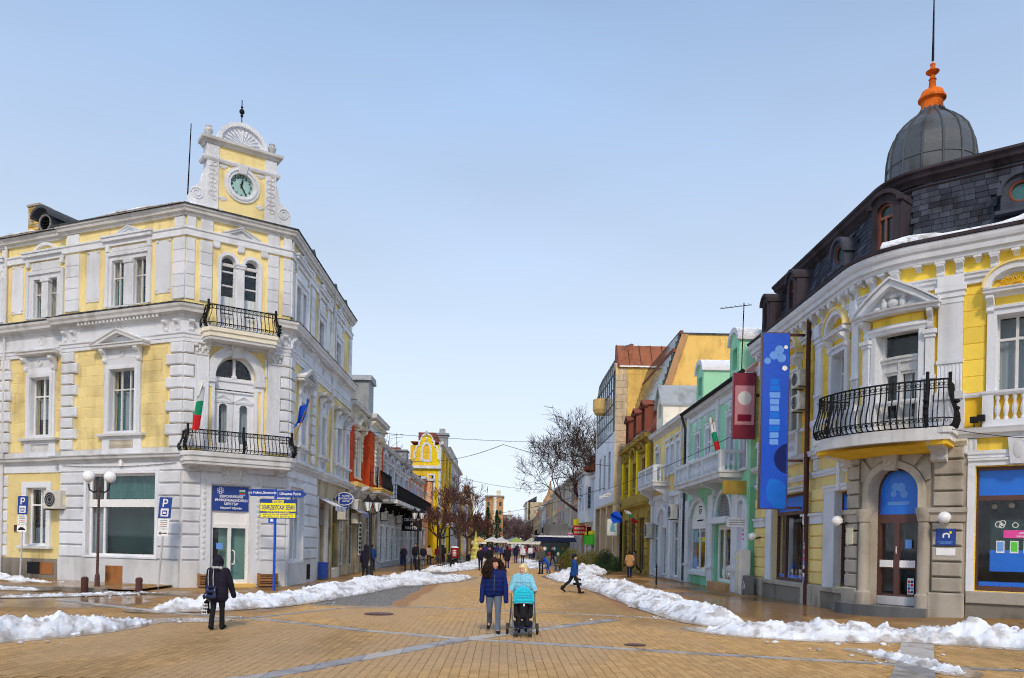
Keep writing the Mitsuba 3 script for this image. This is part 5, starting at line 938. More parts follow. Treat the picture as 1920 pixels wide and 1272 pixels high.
# peach oriel, yellow gabled house, grey house
K = thing('peach_house', 'narrow peach house with a projecting oriel in front of the yellow gable', 'building')
house(LW_, K, 91.05, 99.9, -.1, 9.2, 'peach', [(92.3, 93.3, 5.5, 7.9), (96.5, 97.5, 5.5, 7.9), (92, 95, .3, 3.5)]); [win(LW_, K, q, 'white', 'room_teal', .12) for q in ((92.3, 93.3, 5.5, 7.9), (96.5, 97.5, 5.5, 7.9), (92, 95, .3, 3.5))]
put('oriel', box(LW_, 93.9, 96, 4.8, 9.3, 0, .9), 'peach', K); f = Frame((-9.2, 93.88), (1, 0)); win(f, K, (.25, .65, 5.6, 7.8), 'white', 'room_teal', .08, d=.02, cols=(), sill=False); put('oriel_cornice', cat([box(LW_, 93.7, 96.2, 9.2, 9.45, -.1, 1.15), box(LW_, 91.05, 99.9, 9.2, 9.5, -.1, .4)]), 'white_old', K)
put('roof', box(LW_, 91.05, 99.9, 9.5, 9.56, -8, .3), 'zinc', K)
K = thing('yellow_gable_house', 'tall bright yellow house with a curved white edged gable and an oval window', 'building')
f = Frame((-12.2, 100), (1, 0)); g = rect(0, 4.2, -.1, 13.6).union(rect(.75, 3.5, 13.6, 15.0)).union(arch(1.05, 3.2, 14.9, 15.0, .95)).union(affinity.scale(sg.Point(.8, 13.7).buffer(.6), 1, 1.2)).union(affinity.scale(sg.Point(3.45, 13.7).buffer(.6), 1, 1.2))
SX = lambda q: affinity.scale(q, .76, .96, origin=(4.2, 8))
g = SX(g); ovw = SX(arch(1.55, 2.65, 12.5, 13.6, .9))
put('wall', prism(f, g.difference(ovw).difference(rect(2.9, 3.6, 8.5, 10.4)), -.4, 0), 'yellow_vivid', K); put('gable_edge', prism(f, g.difference(g.buffer(-.2)).intersection(rect(-1, 6, 12.4, 18)), -.45, .1), 'white', K)
put('oval_surround', prism(f, ovw.buffer(.28).difference(ovw), -.1, .08), 'white', K); wk = put('window', prism(f, ovw.difference(SX(shapely.union_all(mullions(1.55, 2.65, 12.5, 14.5, (.33, .66), (.4,), .09)))), -.2, -.1), 'white', K); put('pane', prism(f, ovw, -.3, -.25), 'room', wk, 'gloss')
win(f, K, (2.9, 3.6, 8.5, 10.4), 'white', 'room', .15, cols=()); put('gable_cornice', cat([box(f, .75, 4.5, 11.2, 11.55, -.1, .4)]), 'white', K); put('ornament', cat([f(ball((2.6, 15.7, .1), (.18, .3, .12), 1)), f(ball((2.6, 14.9, .08), (.16, .28, .08), 1))]), 'white_old', K)
f2 = Frame((-8.0, 100), (0, 1)); yo = [(s, s + 1.6, z, z + 2.3) for s in (2.5, 8.5, 15) for z in (5.2, 8.4, 11.2)] + [(2, 6, .2, 3.4), (9, 14, .2, 3.4)]
house(f2, K, 0, 24, -.1, 14.2, 'yellow_vivid', yo, depth=3.6, core='yellow_deep'); [win(f2, K, q, 'white', 'room', .2) for q in yo]; [put('pilaster', box(f2, s, s + 1.2, 4.2, 14.0, -.05, .25), 'yellow_deep' if s else 'white', K) for s in (0, 6, 12.5, 19)]; corn(f2, K, 0, 24, 14.0, 14.6, .6)
put('roof', prism(f2, rect(0, 24, 14.5, 14.6), -3.6, .3), 'roof_tile', K); put('turret', cat([box(f2, 14, 16, 14.5, 17.3, -1.6, 0), box(f2, 13.8, 16.2, 17.3, 17.6, -1.8, .2), box(f2, 14.6, 15.4, 17.6, 18.3, -1.2, -.4)]), 'zinc_light', K); put('roof_slope', box(f2, 3.5, 13, 14.55, 16.2, -3, -.8), 'brown_red', K)
K = thing('grey_house', 'grey flat fronted house beyond the yellow gable', 'building')
f3 = Frame((-8.0, 124.05), (0, 1)); yo = [(s, s + 1.8, z, z + 1.9) for s in (2, 8, 14, 20) for z in (5, 8.3, 11.6)]; house(f3, K, 0, 25, -.1, 14.5, 'plaster_grey', yo); [win(f3, K, q, 'white', 'room', .1) for q in yo]; put('penthouse', box(f3, 1, 22, 14.5, 17, -6, -.2), 'zinc_light', K); corn(f3, K, 0, 25, 14.3, 14.8, .6)
# ---------------------------------------------------------------- right row
K = thing('mint_house', 'mint green two storey house with white balustrade balcony and arched shop fronts', 'building')
mo = [(-38.6, -37.2, 6.1, 8.3), (-42.6, -41.5, 6.1, 8.3), (-45.0, -43.9, 6.1, 8.3), (-36.3, -35.4, 5.6, 8.2)]
house(RW_, K, -46.8, -34.95, 4.7, 9.6, 'mint', mo)
for q in mo: win(RW_, K, q, 'white_clean', 'blind', .16, 'white'); put('label_stop', box(RW_, q[0] - .35, q[1] + .35, 8.5, 9.05, -.05, .07), 'white', K); put('label_panel', box(RW_, q[0] - .22, q[1] + .22, 8.6, 8.95, .06, .085), 'mint', K); put('rosette', ball(RW_.at((q[0] + q[1]) / 2, 8.78, .1), (.08, .2, .2), 1), 'white', K)
put('pilaster', box(RW_, -40.4, -39.9, 5.5, 9.5, -.05, .12), 'white', K); put('pilaster', box(RW_, -46.7, -46.2, 5.5, 9.5, -.05, .12), 'white', K)
put('frieze', box(RW_, -46.8, -34.95, 9.1, 9.36, -.1, .06), 'white', K); corn(RW_, K, -46.8, -34.95, 9.35, 9.72, .34, 'white_old'); put('gutter', tube([RW_.at(-46.9, 9.76, .40), RW_.at(-34.95, 9.76, .40)], .10, 8), 'iron', K)
put('roof', prism(Frame((10.8, -0), (0, -1)), rect(-46.8, -34.95, 9.7, 9.75), -8, .3), 'roof_pink', K)
put('roof_slope', rings(RW_, [-46.8, -34.95], [[(9.75, .3), (11.7, -2.0), (11.9, -5.5), (9.75, -5.5)]] * 2), 'roof_pink', K)
for s in (-37.3, -43.8):
    put('dormer', cat([prism(RW_, arch(s - .75, s + .75, 9.75, 11.6, .5).difference(rect(s - .38, s + .38, 10.3, 11.3)), -1.5, .1), prism(RW_, arch(s - .75, s + .75, 9.75, 11.6, .5), -1.55, -1.2)]), 'mint', K); put('dormer_trim', prism(RW_, arch(s - .88, s + .88, 11.55, 11.6, .66).difference(arch(s - .68, s + .68, 11.5, 11.56, .46)), -1.6, .22), 'white', K); put('dormer_pane', box(RW_, s - .4, s + .4, 10.25, 11.35, -.3, -.25), 'blind', K, 'gloss')
# mint ground floor
ga = [arch(-45.9, -42.0, .7, 3.2, 1.35), rect(-40.3, -37.5, .35, 3.15), arch(-40.2, -37.6, 3.5, 3.55, 1.15), arch(-36.6, -35.3, .0, 3.4, .8)]
house(RW_, K, -46.8, -34.95, -.1, 4.7, 'mint_dark', ga, core=False)
for a in ga[:1] + ga[2:]: put('arch_trim', prism(RW_, a.buffer(.2, join_style=2).difference(a), -.1, .1), 'white', K)
put('groove_board', cat([prism(RW_, q, -.05, .015) for s in np.arange(-46.7, -35, .3) for q in [rect(s, s + .04, 3.3, 4.68).difference(shapely.union_all(ga).buffer(.2))] if q.geom_type == 'Polygon' and q.area > .005]), 'mint', K)
for s in (-46.75, -41.6, -37.3): put('shop_pier', cat([box(RW_, s, s + .95, -.1, 4.7, -.1, .12), box(RW_, s - .08, s + 1.03, .95, 1.1, -.1, .2)]), 'white', K)
put('fanlight', [(prism(RW_, arch(-45.9, -42.0, 3.15, 3.2, 1.35), -.2, -.1), 'white_clean')], parent=K); put('shop_print', cat([text(RW_, -43.95, 3.85, -.1, 'VIP', .28, .006, True), box(RW_, -44.6, -43.3, 3.46, 3.54, -.1, -.094), box(RW_, -44.3, -43.6, 4.22, 4.28, -.1, -.094)]), 'black', K)
sk = put('shop_window', prism(RW_, rect(-45.9, -42.0, .7, 3.15).difference(rect(-45.8, -44.1, .8, 3.05)).difference(rect(-44.0, -42.1, .8, 3.05)), -.2, -.1), 'white_clean', K)
for a, b in ((-45.8, -44.1), (-44, -42.1)): put('pane', RW_(([(a, .8, -.15), (b, .8, -.15), (b, 3.05, -.15), (a, 3.05, -.15)], [[0, 1, 2], [0, 2, 3]])), parent=sk, bsdf='glass')
put('window_print', [(box(RW_, -45.8, -42.1, 2.3, 3.05, -.24, -.23), 'cyan_pale'), (box(RW_, -44.9, -43.2, 2.6, 2.85, -.23, -.225), 'blue_sign'), (box(RW_, -44.4, -43.2, 2.38, 2.55, -.23, -.225), 'yellow_sign'), (box(RW_, -45.7, -44.9, .8, 1.5, -.24, -.23), 'blue_print'), (box(RW_, -43, -42.2, .8, 1.4, -.24, -.23), 'cyan_pale'), (box(RW_, -45.4, -45.0, 1.4, 2.0, -.235, -.23), 'red'), (box(RW_, -42.6, -42.2, 1.9, 2.5, -.235, -.23), 'yellow_sign')], parent=sk); put('room', box(RW_, -46.5, -41.5, .3, 3.2, -.88, -.85), 'room', sk)
put('shutter', cat([box(RW_, -40.2, -37.6, z, z + .12, -.2, -.1) for z in np.arange(3.5, 4.75, .14)]), 'grey', K)
put('door_hood', box(RW_, -40.6, -37.2, 3.2, 3.5, -.1, .4), 'white', K); sk = put('shop_door', prism(RW_, rect(-40.3, -37.5, .35, 3.15).difference(rect(-40.1, -39.3, .5, 2.9)).difference(rect(-39.1, -37.7, .5, 2.9)), -.2, -.12), 'white_clean', K)
for a, b in ((-40.1, -39.3), (-39.1, -37.7)): put('pane', RW_(([(a, .5, -.16), (b, .5, -.16), (b, 2.9, -.16), (a, 2.9, -.16)], [[0, 1, 2], [0, 2, 3]])), parent=sk, bsdf='glass')
put('room', box(RW_, -41, -37, .3, 3.2, -.88, -.85), 'room', sk); put('step', box(RW_, -40.6, -37.3, -.1, .33, -.3, .35), 'tan_block', K); put('arch_board', prism(RW_, arch(-36.6, -35.3, .0, 3.4, .8), -.25, -.1), 'coat_white', K); put('arch_print', [(box(RW_, -36.3, -35.6, 2.4 + .2 * i, 2.46 + .2 * i, -.1, -.095), c) for i, c in enumerate(('pink_sign', 'pink_sign', 'grey', 'grey'))], parent=K)
def balustrade(fr, K, s0, s1, z, d, posts, h=1.0, ends=True):
    bal = put('balcony', cat([box(fr, s0, s1, z - .3, z, 0, d), box(fr, s0 - .05, s1 + .05, z - .08, z + .02, 0, d + .06)]), 'white_old', K)
    put('rail', cat([box(fr, s0, s1, z + h - .14, z + h, d - .22, d), box(fr, s1 - .2, s1, z + h - .14, z + h, 0, d - .22), box(fr, s0, s0 + .2, z + h - .14, z + h, 0, d - .22)]), 'white', bal)
    for s in posts: put('post', box(fr, s - .14, s + .14, z, z + h - .14, d - .24, d - .002), 'white', bal)
    b = [(0, 0), (.06, 0), (.06, .06), (.035, .1), (.08, .26), (.05, .5), (.035, .6), (.06, .66), (.06, .72), (0, .72)]
    k_ = (h - .14) / .72
    for s in np.arange(s0 + .22, s1 - .2, .26):
        if min(abs(s - q) for q in posts) > .2: put('baluster', lathe([(r, zz * k_) for r, zz in b], 7, fr.at(s, z, d - .12)), 'white', bal)
    for dd in np.arange(.15, d - .25, .24): put('baluster', lathe([(r, zz * k_) for r, zz in b], 7, fr.at(s1 - .12, z, dd)), 'white', bal)
    return bal
balustrade(RW_, K, -45.4, -36.0, 5.5, 1.05, (-45.25, -42.2, -39.2, -36.15), .95)
for s in (-44.5, -40, -36.6): put('console', scroll_bracket(RW_, s, s + .3, 4.6, 5.2, .9), 'white', K)
flag_at = []
# cream house
K = thing('cream_house', 'cream two storey house with a small balustraded balcony and a zinc roofed dormer', 'building')
co = [(-49.3, -48.3, 6.7, 8.5), (-52.4, -51.4, 6.7, 8.5), (-55.8, -54.6, 6.7, 8.5), (-50.9, -49.9, 6.7, 8.5)]
f = Frame((10.7, 0), (0, -1)); house(f, K, -57, -46.85, 5.2, 9.7, 'yellow_pale', co); [win(f, K, q, 'white_clean', 'blind', .2, 'white') for q in co]; corn(f, K, -57, -46.85, 9.4, 9.85, .4); put('band', box(f, -57, -46.85, 5.2, 5.5, -.1, .12), 'white', K); [put('hood', arc_hood(f, (q[0] + q[1]) / 2, 8.7, .7, .15, .12, 0, .35), 'white', K) for q in co]
put('roof', rings(f, [-57, -46.85], [[(9.85, .3), (12.2, -4), (9.85, -4)]] * 2), 'snowy', K); put('dormer', prism(f, sg.Polygon([(-55.2, 9.85), (-53.0, 9.85), (-53.0, 11.6), (-54.1, 12.8), (-55.2, 11.8)]).difference(rect(-54.6, -53.6, 10.7, 11.7)), -2.2, .15), 'cream', K); put('dormer_roof', cat([prism(f, sg.Polygon([(-55.35, 11.4), (-54.1, 12.8), (-52.85, 11.4), (-52.85, 11.55), (-54.1, 12.95), (-55.35, 11.55)]), -2.4, .35)]), 'zinc_light', K); put('dormer_pane', box(f, -54.7, -53.5, 10.6, 11.8, -.2, -.15), 'blind', K, 'gloss')
go = [(-49.9, -48.0, .2, 3.6), (-53.2, -51.8, .2, 3.3), (-56.3, -54.2, .4, 3.6)]; house(f, K, -57, -46.85, -.1, 5.2, 'white_old', go, core=False); [win(f, K, q, 'white_clean', 'blind_teal', .12, 'white', sill=False) for q in go]; put('arch_trim', arc_hood(f, -52.5, 3.5, 1.6, .3, .25, 0, 1.3), 'white', K); [put('shop_pier', box(f, s, s + .6, -.1, 4.9, -.1, .12), 'white', K) for s in (-57, -53.9, -50.8, -47.5)]
balustrade(f, K, -56.8, -51.0, 6.2, 1.1, (-56.65, -53.9, -51.15), 1.05); put('console', cat([scroll_bracket(f, s, s + .35, 4.9, 5.9, 1.0) for s in (-56.4, -51.6)]), 'white', K)
lab(put('drainpipe', cat([tube([RW_.at(-46.9, 9.7, .38), RW_.at(-46.85, 8.9, .16), RW_.at(-46.85, .1, .16)], .08, 8)]), 'zinc'), 'grey drainpipe between the mint and the cream house', 'drainpipe'); lab(put('drainpipe', tube([f.at(-47.4, 9.5, .14), f.at(-47.4, .1, .14)], .07, 8), 'white_old'), 'white drainpipe on the cream house next to the grey one', 'drainpipe')
aircon(f, -49.0, 3.7, 'air conditioner on the cream house by the drainpipes', .8, .9, .4); aircon(f, -56.9, 2.6, 'large air conditioner on the corner of the cream house', .8, 1.1, .4)
# gold house with mansard and the ochre fire wall above
K = thing('gold_house', 'dark gold ornate house with bright yellow pilasters and brown dormers', 'building'); f = Frame((10.5, 0), (0, -1))
go = [(-60.2, -58.6, 6.6, 8.6), (-64.2, -62.6, 6.6, 8.6), (-68.0, -66.6, 6.6, 8.6)]; house(f, K, -69.6, -57.05, 5.2, 10.0, 'gold', go); [win(f, K, q, 'gold_dark', 'room', .25, 'gold') for q in go]
for i, q in enumerate(go):
    put('pediment', pediment(f, q[0] - .5, q[1] + .5, 9.0, .8, .3, 0, .12, .14) if i % 2 == 0 else arc_hood(f, (q[0] + q[1]) / 2, 9.05, 1.2, .2, .3, 0, .8), 'gold', K)
for s in (-58.2, -62.2, -65.8, -69.4): put('pilaster', box(f, s, s + .75, 6.0, 9.4, -.05, .16), 'yellow_vivid', K)
corn(f, K, -69.6, -57.05, 9.6, 10.15, .5, 'gold'); put('band', box(f, -69.6, -57.05, 5.2, 6.0, -.1, .14), 'gold', K); corn(f, K, -69.6, -57.05, 4.9, 5.25, .5, 'gold')
put('mansard', rings(f, [-69.6, -57.05], [[(10.15, .1), (13.0, -1.2), (13.0, -3), (10.15, -3)]] * 2), 'brown_red', K)
for s in (-59.5, -63.2, -66.9): put('dormer', cat([box(f, s - .8, s - .6, 10.15, 12.4, -1.6, .15), box(f, s + .6, s + .8, 10.15, 12.4, -1.6, .15), pediment(f, s - .95, s + .95, 12.3, .6, .3, -.02, .12, .14), prism(f, sg.Polygon([(s - .95, 12.42), (s + .95, 12.42), (s, 12.9)]), -1.8, 0)]), 'brown_red', K); put('dormer_pane', box(f, s - .6, s + .6, 10.15, 12.35, -.2, -.15), 'room', K, 'gloss')
po = [(-61.4, -58.4, .2, 4.2), (-65.2, -62.4, .2, 4.2), (-69, -66.2, .2, 4.2)]; house(f, K, -69.6, -57.05, -.1, 5.2, 'gold', po, core=False); [win(f, K, q, 'gold_dark', 'room', 0, cols=(.33, .66), sill=False) for q in po]; courses(f, K, rect(-58.3, -57.1, .2, 4.6), .2, .55, 99, -.02, .12, 'gold', 'rustic_block', gap=.06); courses(f, K, rect(-62.2, -61.5, .2, 4.6), .2, .55, 99, -.02, .12, 'gold', 'rustic_block', gap=.06); courses(f, K, rect(-66.1, -65.3, .2, 4.6), .2, .55, 99, -.02, .12, 'gold', 'rustic_block', gap=.06)
K = thing('ochre_block', 'tall ochre plastered block with a slanted brown framed glass roof rising behind the gold house', 'building'); f = Frame((11.0, 57.3), (1, 0))
put('wall', prism(f, sg.Polygon([(.3, 10.5), (.3, 12.6), (1.75, 17.25), (9, 17.25), (9, 10.5)]), -14, 0), 'ochre_wall', K); put('verge', prism(f, sg.Polygon([(.05, 12.4), (1.6, 17.25), (2.1, 17.25), (.6, 12.4)]), -.1, .14), 'tan_block', K); put('coping', box(f, 1.5, 9.1, 17.25, 17.36, -14, .1), 'zinc', K)
put('eave', cat([tube([(12.6, 57.2, 17.4), (12.6, 71.4, 17.4)], .16, 4), tube([(12.15, 57.2, 16.1), (12.15, 71.4, 16.1)], .2, 4)]), 'brown_red', K)
put('roof_glazing', cat([box(Frame((11.12 + 1.45 * t, 57.3), (0, 1)), 0, 14, 12.6 + 4.65 * t, 12.6 + 4.65 * (t + .09), -.1, .06) for t in np.linspace(0, .9, 10)]), 'room_teal', K, 'gloss')
for y in np.arange(57.5, 71.4, .9): put('glazing_bar', tube([(11.1, y, 12.6), (12.5, y, 17.1)], .06, 4), 'brown_red', K)
k = thing('roof_tiles', 'red ridge tiles on the low roof in front of the ochre wall', 'roof'); put('tile', cat([tube([(11.8 + .2 * i, 55.9, 12.3), (11.8 + .2 * i, 56.6, 12.4)], .1, 6) for i in range(16)]), 'roof_tile', k); put('roof', cube(11.6, 15, 55.5, 57, 10.5, 12.25), 'cream', k)
# travertine tower house
K = thing('travertine_building', 'modern travertine building with a tall curved glass front and copper roof', 'building')
f = Frame((9.7, 69.8), (1, 0)); fs = Frame((9.7, 0), (0, -1))
put('inner_wall', cube(10.3, 20, 70.3, 83.6, -.1, 17.3), 'ochre_wall', K)
courses(f, K, rect(0, 1.05, 5.9, 17.5), 5.9, .62, 1.0, -.25, 0, 'travertine', 'stone_slab', gap=.02, c=.01, shift=.35); put('plaster_wall', box(f, 1.05, 9, 5.9, 17.0, -.25, -.03), 'ochre_wall', K); put('soffit', box(f, 0, 1.1, 5.7, 5.9, -13.8, .0), 'travertine', K)
put('parapet', cat([box(f, 0, 9, 17.0, 17.6, -.3, .0)]), 'ochre_wall', K); put('roof', rings(f, [.15, 9.0], [[(17.6, .15), (19.9, -1.6), (19.9, -1.9), (17.6, -1.9)]] * 2), 'copper', K)
for i in range(9): put('roof_seam', tube([(9.9 + i * 1.0, 69.68, 17.62), (9.9 + i * 1.0, 71.35, 19.93)], .035, 4), 'brown', K)
put('snow_line', cat([box(f, .3, 4.6, 17.6, 17.72, -.1, .22)]), 'snowy', K)
put('front_wall', prism(fs, rect(-83.8, -69.82, 5.9, 12.0).difference(rect(-73.6, -72.2, 7.2, 10.6)).difference(rect(-77, -75.6, 7.2, 10.6)).difference(rect(-80.4, -79, 7.2, 10.6)), -.4, 0), 'white', K); [win(fs, K, q, 'grey', 'room', 0, d=-.2, sill=False) for q in ((-73.6, -72.2, 7.2, 10.6), (-77, -75.6, 7.2, 10.6), (-80.4, -79, 7.2, 10.6))]
cz = [(12.0, 0), (17.2, 0), (18.4, -.15), (19.2, -.5), (19.75, -1.0), (19.95, -1.6)]
put('copper_end', prism(f, sg.Polygon([(0, 17.3), (.15, 18.4), (.5, 19.2), (1.0, 19.75), (1.65, 19.95), (1.75, 17.3)]), -1.25, -1.17), 'copper', K)
put('glass_front', rings(fs, [-82.6, -71.0], [cz + [(19.95, -1.7), (12, -1.7)]] * 2), 'blind', K, 'gloss')
put('glazing_bar', cat([tube([fs.at(s, z, d + .02) for z, d in cz], .07, 4) for s in np.arange(-82.6, -70.9, 1.45)] + [tube([fs.at(-82.6, z, d + .02), fs.at(-71, z, d + .02)], .05, 4) for z, d in ((12, 0), (13.3, 0), (14.6, 0), (15.9, 0), (17.2, 0), (18.4, -.15))]), 'grey_mid', K)
put('side_pier', cat([box(f, .0, .3, 17.5, 17.9, -1.2, -.26), box(fs, -83.8, -82.62, 12, 17.5, -.4, 0)]), 'travertine', K)
put('balcony_box', lathe([(0, 0), (.9, .1), (1.1, .5), (1.1, 1.5), (0, 1.5)], 14, (9.7, 77.5, 14.6)), 'block_ochre', K)
put('ground_front', cat([cube(10.3, 10.6, 69.9, 83.6, 0, 5.7)]), 'room_teal', K, 'gloss'); [put('column', cat([cube(9.75, 10.35, y, y + .7, -.1, 5.7)]), 'travertine', K) for y in (69.9, 74.4, 79, 83)]
k = thing('hanging_sign', 'white square sign with a pale blue emblem by the travertine column', 'sign'); f = Frame((9.0, 68.2), (1, 0)); put('board', box(f, 0, .85, 2.9, 4.3, -.12, 0), 'white_clean', k); put('emblem', [(prism(f, sg.Polygon([(.2, 3.2), (.65, 3.2), (.6, 3.9), (.45, 4.1), (.3, 3.8)]), 0, .01), 'cyan_pale')], parent=k)
# white bay house
K = thing('white_bay_house', 'white house with a projecting bay window beyond the travertine building', 'building'); f = Frame((10.1, 0), (0, -1))
house(f, K, -97, -84, -.1, 9.4, 'white_clean', [(-95.5, -94, .3, 3.4), (-90, -87, .3, 3.2)]); [win(f, K, q, 'white', 'room', 0, sill=False) for q in ((-95.5, -94, .3, 3.4), (-90, -87, .3, 3.2))]; put('bay', box(f, -96.2, -88, 4.6, 9.8, 0, 1.0), 'white', K); put('bay_cornice', box(f, -96.4, -87.8, 9.8, 10.0, -.1, 1.25), 'zinc_light', K); corn(f, K, -97, -84, 9.2, 9.6, .4); put('roof', rings(f, [-97, -84], [[(9.6, .3), (12, -3), (9.6, -3)]] * 2), 'roof_tile', K)
f2 = Frame((9.1, 88.0 - .02), (1, 0)); win(f2, K, (.25, .7, 6.0, 8.5), 'white', 'room_teal', .1, d=.05, cols=(), sill=False)
for s in (-93.5, -90.3): win(f.shifted(0, 1.0), K, (s, s + 1, 6.0, 8.5), 'white', 'room_teal', .1, d=.05, sill=False)
# far right row
HC = ['peach', 'cream', 'pink', 'yellow_pale', 'tan_block', 'plaster_grey', 'beige_old', 'tan_block', 'yellow_pale', 'cream', 'pink', 'beige_old', 'white_old']
y = 99.0; far_names = ['with a red shop front below', 'second beyond the big tree', 'third beyond the big tree', 'fourth beyond the big tree', 'fifth beyond the big tree', 'sixth beyond the big tree', 'seventh along the far right row', 'eighth along the far right row', 'ninth along the far right row', 'tenth along the far right row', 'eleventh along the far right row', 'twelfth along the far right row', 'last at the far end of the right row']
CN = {'peach': 'peach', 'white_old': 'off white', 'pink': 'pink', 'yellow_pale': 'pale yellow', 'cream': 'cream', 'plaster_grey': 'grey', 'beige_old': 'stained beige', 'tan_block': 'tan'}
r2 = random.Random(5)
for i, c in enumerate(HC):
    L = 10 + 5 * r2.random() + i * 1.2; h = (9.6 + 2.2 * r2.random()) if i < 11 else 14 + i * .4
    K = thing('town_house', f'{CN[c]} house on the right, {far_names[i]}', 'building', 'houses of the far right row'); f = Frame((10.0 - .1 * (i % 3), 0), (0, -1)); a, b = -(y + L), -y
    n = max(2, int(L / 3.2)); q = [(a + L * (j + .5) / n - .55, a + L * (j + .5) / n + .55, z, z + 2.0) for j in range(n) for z in np.arange(5.2, h - 2.4, 3.3)] + [(a + L * (j + .5) / n - 1.1, a + L * (j + .5) / n + 1.1, .3, 3.3) for j in range(n)]
    house(f, K, a, b - .05, -.1, h, c, q, core=c)
    for t in q: win(f, K, t, 'white_old', 'room' if t[2] < 1 else 'blind_teal', .15 if i < 6 else 0, 'white', sill=False)
    corn(f, K, a, b - .05, h - .4, h + .1, .7); corn(f, K, a, b - .05, 4.2, 4.6, .45); [put('hood', box(f, t[0] - .25, t[1] + .25, t[3] + .15, t[3] + .35, 0, .35), 'white_old', K) for t in q if t[2] > 1 and i < 8]; put('pilaster', box(f, b - .9, b - .1, 0, h - .4, 0, .2), 'white_old', K); put('roof', rings(f, [a, b - .05], [[(h + .1, .3), (h + 2.2, -3.5), (h + .1, -3.5)]] * 2), r2.choice(['roof_tile', 'zinc', 'snowy', 'brown_red']), K)
    if i % 3 == 0: put('chimney', box(f, a + 2, a + 3.2, h + .5, h + 3, -3, -2), 'brick', K)
    if i in (2, 4, 6): put('balcony', cat([box(f, a + 2, b - 2, 4.5, 4.7, 0, 1.2), box(f, a + 2, b - 2, 5.6, 5.65, 1.1, 1.2)] + [box(f, s, s + .06, 4.7, 5.6, 1.12, 1.18) for s in np.arange(a + 2, b - 2, .35)]), 'iron', K)
    if i == 5: put('spire', lathe([(1.5, h + .5), (1.6, h + 1.4), (.9, h + 2.6), (.3, h + 4.2), (.1, h + 5.6), (0, h + 6)], 8, (10.8, y + 4, 0)), 'tan_block', K)
    y += L
# left far houses and blocks
y = 149.2
for i, (c, h, L) in enumerate((('yellow_pale', 11, 18), ('white_old', 10, 20), ('tan_block', 12, 24))):
    K = thing('town_house', f'{CN[c]} house on the left beyond the grey one, {("first", "second", "third")[i]} behind the bare trees', 'building', 'houses of the far left row'); f = Frame((-8.0, 0), (0, 1)); n = 5
    q = [(y + L * (j + .5) / n - .6, y + L * (j + .5) / n + .6, z, z + 2) for j in range(n) for z in (.4, 4.8, 8)]
    house(f, K, y, y + L - .05, -.1, h, c, q, core=c); [win(f, K, t, 'white_old', 'room', 0, sill=False) for t in q]; corn(f, K, y, y + L - .05, h - .4, h + .1, .5); put('roof', rings(f, [y, y + L - .05], [[(h + .1, .3), (h + 2.2, -3.5), (h + .1, -3.5)]] * 2), 'snowy', K); y += L
for lbl, x0, x1, Y, h, c, c2 in (('beige apartment block far left, partly behind the bare tree', -14.5, -8.5, 225, 16.0, 'cream', 'ochre_wall'), ('brown and beige apartment block, tallest at the end of the street', -5.4, .4, 260, 17.2, 'tan_block', 'cream'), ('grey apartment block right of the brown one', .6, 3.6, 300, 12.5, 'stone_grey', 'cream')):
    K = thing('apartment_block', lbl, 'building'); f = Frame((x0, Y), (1, 0)); W = x1 - x0; n = max(2, int(W / 1.6))
    q = [(W * (j + .5) / n - .4, W * (j + .5) / n + .4, z, z + 1.4) for j in range(n) for z in np.arange(3, h - 2, 2.8)]
    put('wall', prism(f, rect(0, W, -.1, h).difference(shapely.union_all([rect(*t) for t in q])), -.4, 0), c, K); put('inner_wall', box(f, 0, W, -.1, h - .1, -14, -.41), c2, K); put('side_strip', box(f, W * .45, W * .62, 0, h, .0, .15), c2, K)
    for t in q: put('window', box(f, *t, -.3, -.2), 'room_teal', K, 'gloss')
    put('roof', box(f, -.3, W + .3, h, h + .4, -14, .3), 'grey', K); put('lift_house', box(f, W * .6, W * .85, h + .4, h + 2.2, -6, -2), c2, K)
